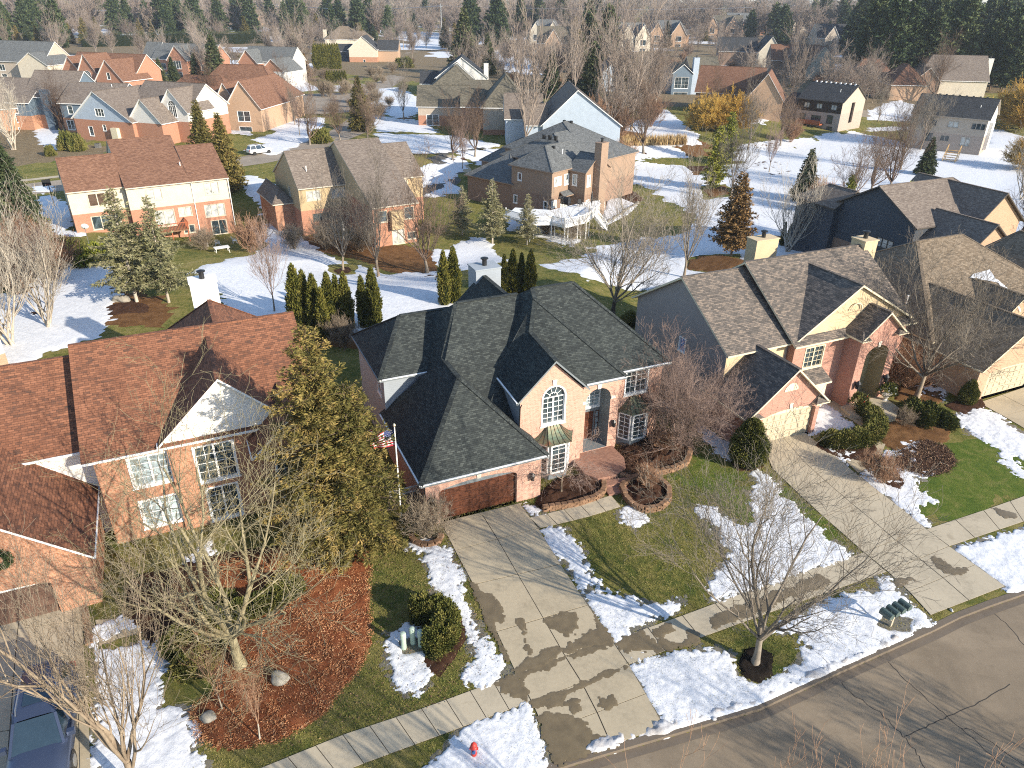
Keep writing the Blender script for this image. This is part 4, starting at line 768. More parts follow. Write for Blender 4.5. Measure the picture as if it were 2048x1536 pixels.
def bay(hs, uc, wall, front, w0, w1, zb, zt, fm=WHITE):
    """three-sided bay with a flared copper roof; w0 width of the front face, w1 width at the wall"""
    P = lambda t: [(uc - w1 / 2, wall), (uc - w0 / 2, front), (uc + w0 / 2, front), (uc + w1 / 2, wall)]
    p = P(0); o = MB()
    for (a, b) in zip(p, p[1:]): o.poly([(*a, zb), (*b, zb), (*b, zt), (*a, zt)])
    o.poly([(*q, zb) for q in p]); by = o.build('bay_window', GREYP, hs.root)
    for a, b in zip(p, p[1:]):
        A, B = Vector(a), Vector(b); d = (B - A); L = d.length; d.normalize(); n = Vector((d.y, -d.x)); F = MB(); m0 = .07 if L > 1 else .04; x0, x1 = m0, L - m0; z0, z1 = zb + .55, zt - .12
        def q(x, z, e): v = A + d * x + n * e; return (v.x, v.y, z)
        fw = .11 if L > 1 else .08
        for xa, za, xb, zb_ in ((x0 + fw / 2, z0, x0 + fw / 2, z1), (x1 - fw / 2, z0, x1 - fw / 2, z1), (x0, z0 + fw / 2, x1, z0 + fw / 2), (x0, z1 - fw / 2, x1, z1 - fw / 2)): F.bar(q(xa, za, .03), q(xb, zb_, .03), fw, .06, up=(n.x, n.y, 0))
        cn = 2
        for k in range(1, cn): xx = x0 + fw + (x1 - x0 - 2 * fw) * k / cn; F.bar(q(xx, z0, .02), q(xx, z1, .02), .028, .03, up=(n.x, n.y, 0))
        for k in range(1, 6): zz_ = z0 + (z1 - z0) * k / 6; F.bar(q(x0, zz_, .02), q(x1, zz_, .02), .028, .03, up=(n.x, n.y, 0))
        fo = F.build('window', fm, by); MB().poly([q(x0, z0, .008), q(x1, z0, .008), q(x1, z1, .008), q(x0, z1, .008)]).build('pane', GLASS, fo)
    # flared roof: profile from the eave to the wall
    N = 6; cr_ = MB(); e = .22; E = [(uc - w1 / 2 - e, wall), (uc - w0 / 2 - e * .8, front - e), (uc + w0 / 2 + e * .8, front - e), (uc + w1 / 2 + e, wall)]; T = [(uc - w0 / 2 + .18, wall), (uc - w0 / 2 + .22, wall - .04), (uc + w0 / 2 - .22, wall - .04), (uc + w0 / 2 - .18, wall)]; hr = .85
    rings = []
    for k in range(N + 1):
        t = k / N; rings.append([(a[0] + (b[0] - a[0]) * t, a[1] + (b[1] - a[1]) * t, zt + hr * t ** 1.7) for a, b in zip(E, T)])
    for r0_, r1_ in zip(rings, rings[1:]):
        for i in range(3): cr_.poly([r0_[i], r0_[i + 1], r1_[i + 1], r1_[i]])
    cr_.poly(rings[-1]); cr_.poly([(x, y, zt) for x, y, z_ in rings[0]])
    co = cr_.build('bay_roof', COPPER, by); se = MB()
    for i, ns in ((0, 3), (1, 4), (2, 3)):
        for m in range(ns + 1):
            f = m / ns; pts = [tuple(a + (b - a) * f for a, b in zip(r_[i], r_[i + 1])) for r_ in rings]; pts = [(x, y, z_ + .015) for x, y, z_ in pts]; se.tube(pts, .018, 4)
    se.build('standing_seam', m_plain('seam_dark', (.05, .035, .025), .6) if 'seam_dark' not in MATS else bpy.data.materials['seam_dark'], co)
    return by
bay(H1, 8.35, 2.2, 1.3, 1.25, 2.5, -.12, 2.68); bay(H1, 15.1, 3.3, 2.5, 1.25, 2.35, .05, 2.72)
for f, p, x, y in (('f', 0, -.48, 1.75), ('f', 0, 5.85, 1.75), ('f', 2.7, 13.1, 2.3)): lantern(H1, f, p, x, y, 1.2)
keystone(H1, 'f', 0, 2.45, 2.5); keystone(H1, 'f', 2.2, 8.35, 6.28); keystone(H1, 'f', 2.7, 11.87, 5.08, .3, .5)
H1.box('arch_stone', (10.6, 2.64, 4.15), (10.93, 2.71, 4.35), LIME); H1.box('arch_stone', (12.82, 2.64, 4.15), (13.15, 2.71, 4.35), LIME)
for q in (((-.28, -.03, 0), (-.05, .0, 2.3)),): H1.box('brick_band', *q, BR_PINK)
H1.win('l', -.78, 9.0, 4.0, .9, 1.2, 1, 2, fm=WHITE)
H1.chimney(8.4, 10.4, 15.3, 16.9, 0, 9.35, SD_BLUE)
MB().tube([(5.98, 1.85, 5.6), (5.98, 2.05, 5.3), (5.98, 2.12, 3.4)], .04, 6).build('downspout', BLACKM, H1.root); MB().tube([(-.86, -.06, 3.0), (-.86, -.06, 0)], .04, 6).build('downspout', BLACKM, H1.root)
H1.build()
# front steps and brick landing
mb = MB(); P0 = [(10.0, 2.7), (13.2, 2.7), (13.2, 1.1), (12.7, .1), (11.6, -.4), (10.4, -.3), (9.9, .4)]
def prism(mb, pts, z0, z1, mi=0):
    mb.poly([(x, y, z1) for x, y in pts], mi)
    for a, b in zip(pts, pts[1:] + pts[:1]): mb.poly([(*a, z0), (*b, z0), (*b, z1), (*a, z1)], mi)
    return mb
prism(mb, P0, 0, .42); prism(mb, [(10.6, -.35), (12.2, -.7), (12.1, -1.15), (10.5, -1.0)], 0, .27); prism(mb, [(10.5, -.95), (12.2, -1.15), (12.0, -1.9), (10.4, -1.7)], 0, .13)
st = mb.build('front_steps', PATIO); st.location = (-4.09, 33.74, 0); st.rotation_euler = (0, 0, R(24.4)); tag(st, 'brick landing and steps in front of the arched entry of the middle brick house', 'steps')
# ---- red-roofed neighbour on the left
H2 = House('brick_house', (-22.2, 31.1), 25.3, 'large orange brick house with rust-red shingle roof and white gable panel, at the left edge', roof=SH_RED, low=BR_RED, high=STUC, trim=WHITE)
H2.wing(.45, 11.9, .2, 12.2, 5.75, 9.75, 'u', o=.45)
H2.wing(-9, .42, 1.6, 11.3, 5.7, 9.0, 'u', o=.4, ocap=.02, low=STUC)
H2.wing(-9.0, -.2, -4.3, 2.2, 3.1, 7.3, 'v', a='g', b='g', c=-4.6, o=.35)
H2.wing(4.0, 10.4, .5 - .55, 5.5, 5.95, 9.3, 'v', a='g', b='g', c=7.2, o=.35, low=BR_RED, split=5.6, high=STUC)
H2.wing(8.4, 12.4, -1.9, 3., 5.1, 7.2, 'v', a='g', b='g', o=.3, low=BR_RED)
H2.wing(5., 10.6, 8, 15.2, 6.0, 9.1, 'v', a='g', b=3.4, o=.4)
H2.win('f', .2, 1.95, 3.35, 2.15, 1.95, 2, 4, n=2, fw=.12, glass=GLASSL, depth=.1); H2.win('f', .2, 1.95, .6, 2.1, 1.9, 2, 4, n=2, fw=.12, glass=GLASSL)
H2.win('f', -.05, 5.2, 2.9, 2.2, 2.4, 2, 4, n=2, fw=.1); H2.win('f', -.05, 5.4, .2, 1.8, 2.3, 2, 4, n=2, fw=.1); H2.win('f', -1.9, 9.2, 2.6, 1.8, 1.9, 2, 3, n=2, fw=.1); H2.win('f', -1.9, 9.2, .4, 1.8, 1.6, 2, 3, n=2, fw=.1)
H2.door('f', -4.3, -7.2, 0, 5.2, 2.2, m_plain('door_brown', (.12, .07, .05), .6), rise=.25, depth=.2)
H2.chimney(6.8, 8.6, 15.2, 16.6, 0, 9.3, STUC); H2.chimney(-8.2, -7.6, 9, 9.6, 6, 9.6, BR_RED, False)
H2.build()
# ---- neighbour on the right
H3 = House('brick_house', (14.6, 45.3), 24.4, 'pink brick and tan-siding house with mottled grey-brown roof, right of the middle house', roof=SH_GREYBR, low=BR_ROSE, high=SD_TAN, trim=CREAMP)
H3.wing(.35, 5.9, .1, 11.4, 5.62, 9.35, 'u', o=.45, ocap=.3, low=SD_GREYV, split=2.9, high=SD_GREYV)
H3.wall('f', .09, [(.36, 2.7), (5.7, 2.7), (5.7, 5.68), (.36, 5.68)], SD_TAN)
H3.wing(5.95, 17.1, -.55, 11.4, 5.6, 9.9, 'u', o=.45, low=BR_ROSE)
H3.wing(6.2, 17.2, -.38, 5.2, 5.85, 9.35, 'v', a='g', b='g', c=11.2, o=.3, low=BR_ROSE, split=5.7, high=SD_TAN)
H3.wing(10.8, 14.6, -2.0, 2.5, 5.75, 7.65, 'v', a='g', b='g', o=.35, low=BR_ROSE)
H3.wing(-.45, 5.95, -3.75, .5, 2.75, 5.85, 'v', a='g', b='g', c=2.9, o=.4, low=BR_ROSE)
H3.door('f', -3.75, .9, 0, 4.7, 2.6, m_plain('door_cream', (.47, .40, .28), .55, var=.05), rise=.45, depth=.3, label='cream panelled double garage door')
H3.op[-1]['lint'] = CREAMP
H3.win('f', -.55, 7.0, 3.35, 1.9, 1.75, 2, 4, n=2, fw=.1); H3.win('f', -.55, 15.0, 3.6, .9, 1.5, 2, 3, fw=.07); H3.win('f', -.55, 15.0, .9, .95, 1.9, 2, 4, fw=.07, glass=GLASSL)
H3.op.append(dict(f='f', pos=-2.0, x=11.6, y=.3, w=2.3, h=4.6, rise=.85, hole=True, kind='void', void=1.4, rev=m_plain('entry_tan_shaded', (.27, .22, .13), .6), name='entry', depth=1.4)); H3.wall('f', -.62, [(11.0, .2), (14.5, .2), (14.5, 5.), (11.0, 5.)], MATS['entry_tan_shaded']); H3.win('f', -.62, 12.0, 3.0, 1.2, 1.1, 2, 2, fw=.06); H3.door('f', -.62, 12.0, .3, 1.1, 2.1, BLACKM, cols=2, rows=3, name='front_door', depth=.04)  # entry recess in darkened tan, its shade put into the wall colour
H3.win('l', .35, 4.6, 3.6, .85, 1.15, 1, 2, fm=WHITE, glass=m_glass('glass_blue', (.04, .10, .22)))
H3.box('bay_window', (7.2, -1.45, .3), (8.9, -.56, 2.6), CREAMP); H3.roofpoly([[(7.0, -1.7, 2.55), (9.1, -1.7, 2.55), (8.9, -.5, 3.35), (7.2, -.5, 3.35)]])
for a, b in (((-.85, -4.2), (.55, -4.2)), ((5.1, -4.2), (6.35, -4.2)), ((10.4, -2.4), (11.3, -2.4)), ((14.0, -2.4), (15.05, -2.4))):
    zb = 2.72 if a[0] < 9 else 5.72; H3.roofpoly([[(a[0], a[1], zb), (b[0], b[1], zb), ((a[0] + b[0]) / 2, a[1] + .55, zb + .55)], [(a[0], a[1], zb), ((a[0] + b[0]) / 2, a[1] + .55, zb + .55), (a[0], a[1] + .7, zb)], [(b[0], b[1], zb), (b[0], a[1] + .7, zb), ((a[0] + b[0]) / 2, a[1] + .55, zb + .55)]], th=.1)
m = MB(); q = arch_pts(2.3, 4.05, 1.2, .6, .6); m.poly([PV('f', -3.75, *p, -.03) for p in q]); m.build('gable_vent', CREAMP, H3.root); m = MB(); m.tube([PV('f', -.5, 11.2 + .55 * math.cos(t), 7.4 + .5 * math.sin(t), -.03) for t in np.arange(0, 3.3, .26)], .05, 5); m.build('gable_arch', CREAMP, H3.root)
for f, p, x, y in (('f', -2.0, 11.25, 2.0), ('f', -2.0, 14.15, 2.0)): lantern(H3, f, p, x, y, 1.5)
keystone(H3, 'f', -3.75, 3.2, 2.6); keystone(H3, 'f', -2.0, 12.7, 4.8)
H3.chimney(12.0, 14.4, 11.42, 12.7, 0, 9.0, SD_TAN); H3.chimney(17.12, 18.5, 4.9, 6.3, -.3, 10.2, SD_TAN); H3.vent(16.9, 3, 7.4)
H3.build()
st = prism(MB(), [(10.3, -2.0), (14.6, -2.0), (14.2, -3.9), (12.6, -5.0), (10.9, -4.6), (10.0, -3.2)], 0, .28).build('front_porch', CONC); st.location = (14.6, 45.3, 0); st.rotation_euler = (0, 0, R(24.4)); tag(st, 'pale concrete porch slab at the arched entry of the right-hand pink brick house', 'porch')
def fr(a, b, z, yaw=None):
    p, q = at(*a, z), at(*b, z); y = math.degrees(math.atan2(q[1] - p[1], q[0] - p[0])); L = math.hypot(q[0] - p[0], q[1] - p[1])
    if yaw is not None: L = abs(q[0] - p[0]) / max(.5, math.cos(R(yaw))); y = yaw
    return (p[0], p[1]), y, L
# far right neighbour
H = House('brown_roof_house', (36.0, 49.02), 24.4, 'tan brick house with plain brown hip roof and cream garage door, at the right edge', roof=SH_TANBR, low=BR_TAN, high=BR_TAN, trim=CREAMP)
H.wing(-.3, 18.5, 5.0, 21, 3.4, 8.5, 'u', a=6.6, b=7.4, c=13.0, o=.5, z0=-.4)
H.wing(-.6, 7.6, .3, 12, 3.0, 6.2, 'v', a='g', b='g', c=3.5, o=.5); H.wing(7.2, 9.9, 4.3, 9, 4.6, 6.1, 'v', a='g', b='g', o=.3); H.wing(13, 25, 6, 16, 3.3, 8.2, 'v', a='g', b=4, o=.4)
H.door('f', .3, .6, 0, 5.6, 2.5, MATS.get('door_cream'), rise=.3, depth=.3, cols=8, rows=4); H.vent(.2, 8.4, 5.4); H.build()
v = [Vector(p) for p in (at(1969, 524, 6.5), at(1975, 548, 6.0), at(2010, 585, 5.4), at(2042, 626, 4.9), at(2036, 596, 5.2), at(1995, 560, 5.9), at(1940, 556, 6.1))]
mb = MB(); c = sum(v, Vector()) / len(v)
for a, b in zip(v, v[1:] + v[:1]): mb.poly([a + Vector((0, 0, .05)), b + Vector((0, 0, .05)), c + Vector((0, 0, .22))])
tag(mb.build('roof_snow', SNOW), 'strip of leftover snow in the valley of the brown hip roof', 'snow')
# back row, left: cream and orange brick, seen from behind
O, y, L = fr((129, 386), (458, 351.8), 5.2)
H = House('brick_house', O, y, 'two-storey house with reddish-brown roof, cream siding above orange brick, seen from behind on the left', roof=SH_BROWN, low=BR_ORNG, high=SD_CREAM, trim=SD_CREAM, z=0.)
H.wing(.2, 6.7, .35, 9.5, 5.2, 8.6, 'u', split=2.3, z0=-3.6, o=.35, ocap=.1); H.wing(6.75, 14.6, -.75, 16.5, 5.2, 9.75, 'u', split=2.3, z0=-3.6, o=.35, ocap=.1, c=8.6); H.wing(14.65, 19.4, -.75, 12.5, 5.2, 8.7, 'u', split=2.3, z0=-3.6, o=.35, ocap=.1)
H.win('f', .35, 2.3, 3.1, 3.2, 1.6, 1, 1, n=3, glass=m_glass('glass_brown', (.03, .02, .015), (.12, .08, .06))); H.win('f', .35, 2.1, .15, 3.4, 1.7, 1, 1, n=3)
H.win('f', -.75, 9.0, 3.3, 1.9, 1.45, 1, 1, n=2, glass=GLASSC); H.win('f', -.75, 16.2, 3.2, 1.9, 1.6, 1, 1, n=2, glass=GLASSC); H.win('f', -.75, 15.7, .2, 2.7, 1.65, 1, 1, n=3, glass=GLASSC); H.win('f', -.75, 12.4, .75, 1.7, 1.2, 1, 1, n=2, glass=GLASSC); H.win('f', -.75, 9.4, -.3, 2.5, 2.2, 1, 1, n=2, glass=GLASSC, name='patio_door')
H.win('f', -.75, 16.2, -2.35, 2.1, 2.0, 1, 1, n=2, name='patio_door'); H.win('f', -.75, 12.6, -1.6, 1.5, 1.1, 1, 1, n=2); H.vent(14.2, 2.2, 6.8)
MB().tube([(14.62, -1.0, 5.0), (14.62, -.85, 4.6), (14.62, -.85, -2.4)], .05, 6).build('downspout', WHITE, H.root); MB().tube([(19.35, -1.0, 5.0), (19.35, -.85, -2.4)], .05, 6).build('downspout', WHITE, H.root)
H5r = H.build()
o = MB().box((8.6, -3.0, -.55), (12.6, -.8, -.42)); H.box('deck_floor', (8.6, -3.2, -.55), (12.9, -.8, -.42), RSTONE)
mb = MB(); D_RED = m_plain('deck_redwood', (.33, .10, .045), .8)
for q in np.arange(8.6, 12.95, .18): mb.bar((q, -3.2, -.4), (q, -3.2, .55), .04)
mb.bar((8.6, -3.2, .55), (12.9, -3.2, .55), .1)
for q in np.arange(-3.2, -.8, .18): mb.bar((12.9, q, -.4), (12.9, q, .55), .04)
mb.bar((12.9, -3.2, .55), (12.9, -.8, .55), .1)
for q in (8.7, 10.8, 12.8): mb.bar((q, -3.1, -.5), (q, -3.1, -2.8), .14)
mb.build('deck_railing', D_RED, H5r)
# back row, middle: tan
O, y, L = fr((592.5, 378.9), (707.8, 366.2), 4.1)
H = House('tan_house', O, y, 'taupe-roofed house with ochre siding over orange brick, seen from behind in the centre-left back row', roof=SH_MIDBR, low=BR_ORNG, high=SD_OCHRE, trim=SD_CREAM, z=0.)
H.wing(.35, 7.9, .35, 12.5, 4.1, 8.3, 'u', split=1.0, z0=-3.6, o=.35, ocap=.15, c=4.9); H.wing(6.9, 13.2, -9.7, 16, 3.0, 9.35, 'u', z0=-3.6, o=.35, ocap=.15, c=3.2, split=2.9); H.wing(13.25, 18.6, .2, 11.5, 4.1, 8.0, 'u', split=1.0, z0=-3.6, o=.35, ocap=.15, c=5.8)
H.wing(-2.2, .35, 4, 12.5, 1.5, 3.2, 'v', a=2, b='g', z0=-3, o=.3, low=BR_RED)
H.win('f', .35, 1.3, 2.3, 2.0, 1.35, 1, 1, n=2, glass=GLASSC); H.win('f', .35, 4.7, 2.3, 2.6, 1.35, 1, 1, n=2, glass=GLASSC); H.win('f', .35, 1.9, -.55, 2.6, 1.0, 1, 1, n=3, fm=TRIMDK)
H.win('f', -9.7, 7.6, .9, 1.3, 1.5, 1, 2); H.win('f', -9.7, 11.3, .9, 1.4, 1.6, 1, 2); H.win('f', -9.7, 9.4, -2.3, 1.8, 2.0, 1, 1, n=2, name='patio_door', glass=GLASSC); H.win('f', -9.7, 11.6, -1.9, 1.3, 1.0, 1, 1); H.win('l', .35, 4.5, 2.2, .8, 1.3, 1, 2)
H.win('f', .2, 14.6, 1.6, 1.6, 2.2, 1, 1, n=2, glass=GLASSC); H.vent(2.2, 2.0, 6.2)
H.build(); H.box('bay_window', (9.2, -10.5, -.1), (10.9, -9.71, 2.3), SD_OCHRE)
# house with the white deck
O, y, L = fr((1017, 328.5), (1104.6, 345), 4.6)
H = House('brown_house', O, y, 'mocha-sided hip-roofed house with tall chimney and white deck, centre of the back row', roof=SH_GREY, low=BR_BROWN, high=SD_BROWN, trim=SD_BROWN, z=0.)
H.wing(.35, 8.3, .35, 9, 4.6, 7.5, 'v', a=3.6, b='g', split=.9, z0=-3.5); H.wing(-6., 8.32, 5.5, 13, 4.62, 8.3, 'v', a=4.5, b='g', c=1.2, split=.9, z0=-3.5, ocap=.1); H.wing(-10, 8.34, 10.5, 23, 4.64, 9.0, 'v', a=6, b=6, c=-2.0, split=.9, z0=-3.5)
H.wing(-9.4, .33, .6, 13, 1.6, 5.0, 'v', a=5.5, b='g', z0=-3); H.wing(-16, -6, 11, 22, 1.6, 5.4, 'u', a=5, b='g', z0=-3, o=.3)
H.wing(8.2, 11.3, 4.6, 10.6, 4.3, 6.6, 'u', a='g', b='g', z0=-3.5, split=.9, o=.3); H.chimney(11.3, 12.5, 6.6, 8.4, -3, 8.3, SD_BROWN)
WW = dict(fm=WHITE, fw=.12)
H.win('f', .35, 1.6, 2.4, .8, 1.2, 1, 1, **WW); H.win('f', .35, .8, -1.2, .8, 1.3, 1, 1, **WW); H.win('f', .35, 6.8, -1.2, .8, 1.3, 1, 1, **WW)
H.win('r', 8.3, .9, 2.4, 1.7, 1.3, 1, 1, n=2, glass=GLASSC, **WW); H.win('r', 8.3, 3.3, 2.2, 1.2, 1.6, 1, 1, glass=GLASSC, **WW); H.win('r', 8.3, .4, -.8, 1.2, 1.1, 1, 1, n=2, glass=GLASSC, **WW); H.win('r', 8.3, 2.6, -1.4, 1.8, 2.1, 1, 1, n=2, glass=GLASSC, name='patio_door', **WW)
H.win('f', 4.6, 8.9, 2.1, .9, 1.7, 1, 1, glass=GLASSC, **WW); H.win('f', 4.6, 10.1, 2.0, .8, 1.7, 1, 1, glass=GLASSC, **WW) if 0 else None; H.win('r', 11.3, 5.0, 2.1, .9, 1.7, 1, 1, glass=GLASSC, **WW); H.win('r', 11.3, 9.2, 1.8, .9, 1.9, 1, 1, **WW); H.win('r', 11.3, 5.0, -1.6, .9, 1.7, 1, 1, glass=GLASSC, **WW); H.win('r', 11.3, 9.0, -2.2, 1.2, 1.2, 1, 1, n=2, **WW)
H.vent(3.0, 3.5, 6.4); H.vent(6.5, 5, 6.6)
for q in ((3.6, 4.4), (4.8, 4.5), (.4, 7.6), (1.5, 7.7), (2.6, 7.8), (-2.8, 17), (-1.5, 17.2)): H.box('roof_box_vent', (q[0], q[1], 6.6 if q[1] < 7 else 7.5), (q[0] + .4, q[1] + .4, 7.35 if q[1] < 7 else (8.2 if q[1] < 12 else 9.1)), BLACKM)
H.roofpoly([[(8.3, 2.2, .75), (8.3, 4.7, .75), (8.3, 4.5, 1.3), (8.3, 2.4, 1.3)], [(8.35, 2.3, 1.35), (9.4, 2.1, .85), (9.4, 4.8, .85), (8.35, 4.6, 1.35)]]); H7r = H.build()
# deck
pts = [Vector(p) for p in ats('1012 432, 1060 447, 1103 446, 1130 452, 1156 446, 1173 442, 1200 420', .15)]; hs = [Vector(p) for p in ats('1200 400, 1165 405, 1102 420, 1030 415', .15)]
dk = empty('deck', (*pts[3][:2], -2.4), 0, 'white railed wooden deck on tall posts behind the mocha-sided house', 'deck'); off = Vector((pts[3].x, pts[3].y, -2.4))
mb = MB(); tri = tessellate_polygon([[Vector((p.x, p.y, 0)) for p in pts + hs]]); al = pts + hs
for t in tri: mb.poly([al[i] - off for i in t])
for a, b in zip(al, al[1:] + al[:1]): mb.poly([a - off, b - off, b - off - Vector((0, 0, .3)), a - off - Vector((0, 0, .3))])
mb.build('deck_floor', WHITE, dk); mb = MB()
for a, b in zip(pts, pts[1:]):
    n = max(2, int((b - a).length / .14))
    for k in range(n): p = a.lerp(b, k / n) - off; mb.bar(p, p + Vector((0, 0, .95)), .05)
    mb.bar(a - off + Vector((0, 0, .95)), b - off + Vector((0, 0, .95)), .1); mb.bar(a - off + Vector((0, 0, .12)), b - off + Vector((0, 0, .12)), .07); p = a - off; mb.box(p - Vector((.07, .07, 0)), p + Vector((.07, .07, 1.2)))
mb.build('railing', WHITE, dk); mb = MB()
for p in pts[1:6]: q = p - off; MB().box((q.x - .07, q.y - .07, 0), (q.x + .07, q.y + .07, 2.5)).build('post', WHITE, dk); MB().box((q.x + .5, q.y + 1.4, 0), (q.x + .62, q.y + 1.52, 2.5)).build('post', WHITE, dk)
mb = MB(); a = Vector(at(1186, 428, .15)) - off; b = Vector(at(1210, 458, -2.35)) - off; n = (b - a).cross(Vector((0, 0, 1))).normalized() * .55; mb = MB()
for k in range(11): p = a.lerp(b, k / 10); mb.bar(p - n, p + n, .28, .05)
for sgn in (-1, 1):
    mb.bar(a + n * sgn, b + n * sgn, .06, .25)
    for k in range(16): p = a.lerp(b, k / 15) + n * sgn; mb.bar(p, p + Vector((0, 0, .95)), .05)
    mb.bar(a + n * sgn + Vector((0, 0, .95)), b + n * sgn + Vector((0, 0, .95)), .1)
mb.build('stairs', WHITE, dk)
g = at(1131, 408, .2); t = empty('grill', g, R(-40), 'black covered barbecue grill on the white deck', 'grill'); MB().box((-.7, -.35, 0), (.7, .35, .8)).build('cabinet', BLACKM, t); MB().tube([(-.65, 0, .8), (.65, 0, .8)], .33, 12).build('hood', BLACKM, t)
g = at(1182, 420, .2); t = empty('closed_umbrella', g, 0, 'closed black patio umbrella standing on the white deck', 'umbrella'); MB().lathe([(.03, 0), (.03, 2.7)], 6).build('pole', BLACKM, t); MB().lathe([(.05, 1.0), (.16, 1.3), (.17, 1.8), (.08, 2.5), (.02, 2.75)], 8).build('canopy', BLACKM, t)
g = at(1160, 412, .2); t = empty('patio_chair', g, .5, 'black cushioned patio chair on the white deck beside the patio door', 'chair'); MB().box((-.3, -.3, .3), (.3, .3, .45)).build('seat', BLACKM, t); MB().box((-.3, .22, .45), (.3, .32, 1.0)).build('backrest', BLACKM, t)
for q in ((-.27, -.27), (.27, -.27), (-.27, .27), (.27, .27)): MB().box((q[0] - .02, q[1] - .02, 0), (q[0] + .02, q[1] + .02, .3)).build('leg', BLACKM, t)
blanket('patio', [ats('1205 430, 1215 400, 1240 395, 1276 410, 1255 430, 1205 455')], .3, SNOW, thick=.12, amp=.1, slope=.5, seed=77)
mb = MB(); rr = random.Random(4)
for k in range(26):
    f = k / 25; p = ats('1278 408, 1215 452')[0 if 0 else 0]; a = Vector(at(1278, 406)); b = Vector(at(1212, 447)); c = a.lerp(b, f); mb.lathe([(.05, 0), (.28 + rr.uniform(-.1, .1), .1), (.2, .3), (.05, .34)], 6, (c.x + rr.uniform(-.2, .2), c.y + rr.uniform(-.2, .2), c.z))
tag(mb.build('rock_edging', STONE), 'row of snow-dusted rocks edging the small patio by the mocha-sided house', 'rocks')
# right: dark siding house behind
O, y, L = (39.0, 88.6), 24.5, 0
H = House('dark_house', (39.73, 89.77), 24.5, 'charcoal-sided house with taupe roof and orange brick gables, behind the right-hand houses', roof=SH_MIDBR, low=BR_BROWN, high=SD_DARK, trim=TRIMDK, z=0.)
H.wing(-2.1, 13, -13.0, -1.9, 5.9, 9.2, 'u', a='g', b=4, split=2.0, z0=-3, gm=SD_DARK); H.wing(5.0, 12.6, -14.6, -4, 5.6, 9.1, 'v', a='g', b='g', c=8.4, z0=-3, low=BR_TAN); H.wing(-1.5, 6.5, -18.5, -12, 3.9, 7.3, 'v', a='g', b='g', c=2.2, z0=-1, low=BR_TAN, o=.4); H.wing(-3.0, 3, -2.5, 3.5, 5.6, 7.4, 'v', a='g', b=2.5, c=-.2, z0=-3, low=SD_DARK)
H.win('l', -2.1, -10.8, 2.6, 2.4, 1.1, 1, 2, n=3, fm=TRIMDK, glass=GLASSC); H.win('f', -14.6, 7.4, 3.1, 1.8, 1.9, 1, 2, rise=.7, fm=TRIMDK); H.vent(1.5, -4.4, 7.9); H.chimney(13.2, 14.2, -12, -11, -1, 6.0, BR_RED, False); H.build()
# dark two-storey by the field
O, y, L = fr((1595, 195), (1686, 205), 5)
H = House('dark_house', O, -47, 'dark brown and greige brick two-storey house with row of ridge vents, overlooking the snowy field', roof=SH_NAVY, low=BR_GREY, high=SD_DKBRN, trim=TRIMDK, z=0.)
H.wing(.3, 12.2, .3, 13, 4.9, 8.6, 'u', split=2.1, z0=-3.5, gm=SD_BEIGE); H.wing(-5, .2, 3, 12, 3.0, 5.4, 'u', z0=-3.5)
for k in range(9): H.box('ridge_vent', (1 + k * 1.3, 6.4, 8.45), (1.35 + k * 1.3, 6.8, 8.85), WHITE)
for x in (2, 5.4, 9.3): H.win('f', .3, x, 2.9, 1.6, 1.2, 1, 1, n=2, glass=GLASSC)
H.win('f', .3, 1.4, -.2, 1.6, 1.6, 1, 1); H.win('f', .3, 4.6, -.2, 2.6, 1.4, 1, 1, n=2); H.win('f', .3, 8.8, -.4, 1.6, 2.0, 1, 1, fm=TRIMDK); H.win('f', .3, 9.2, -2.6, 1.5, 1.5, 1, 1, n=2); H.vent(9.5, 3.5, 7.2)
H.box('balcony', (2.0, -1.8, -.9), (8.2, .25, -.6), D_RED); H.box('balcony_railing', (2.0, -1.85, -.6), (8.2, -1.8, .2), D_RED); H.build(); H.chimney(12.21, 12.6, 5.6, 6.5, -.3, 4.4, SD_DKBRN, False)
O, y, L = fr((1850, 228), (1958, 238), 5.2)
H = House('beige_house', O, -38, 'pale beige two-storey house with charcoal roof, seen from behind near the right edge', roof=SH_NAVY, low=BR_GREY, high=SD_BEIGE, trim=SD_BEIGE, z=0.)
H.wing(-2.5, 12.6, .3, 12, 5.1, 8.9, 'u', split=1.6, z0=-3.5, gm=SD_WHITE)
for k in range(9): H.box('ridge_vent', (-.6 + k * 1.35, 5.9, 8.75), (-.2 + k * 1.35, 6.3, 9.1), TRIMDK)
for x, n in ((1.2, 1), (5.0, 2), (9.6, 3)): H.win('f', .3, x, 2.9, 1.0 + .6 * n, 1.3, 1, 1, n=n, glass=GLASSC if n == 2 else GLASS)
H.win('f', .3, 4.2, -.1, 1.9, 1.2, 1, 1, n=2); H.win('f', .3, 8.3, -.7, 2.0, 1.9, 1, 1, n=2, name='patio_door', glass=GLASSC); H.win('f', .3, 1.2, -.5, 1.5, 1.9, 1, 1); H.vent(10, 3.3, 7.2); H.box('side_bay', (12.6, 3.5, -1.5), (13.3, 6.5, 4.2), SD_WHITE)
H.build(); DKW = m_plain('deck_new_wood', (.62, .38, .15), .8)
c = at(1900, 322); t = empty('wooden_steps', c, R(-38), 'new yellow pine deck steps behind the beige house near the right edge', 'steps'); mb = MB()
for k in range(6): mb.box((-1.2, -2 + k * .5, k * .4), (1.2, -1.5 + k * .5, .08 + k * .4))
for k in (-1.2, 1.2): mb.bar((k, -2, .9), (k, 1.2, 3.1), .1); mb.bar((k, -2, 0), (k, -2, 1.), .12); mb.bar((k, 1.2, 0), (k, 1.2, 3.2), .12); mb.bar((k, -.4, 0), (k, -.4, 2.1), .1)
mb.build('flight', DKW, t)
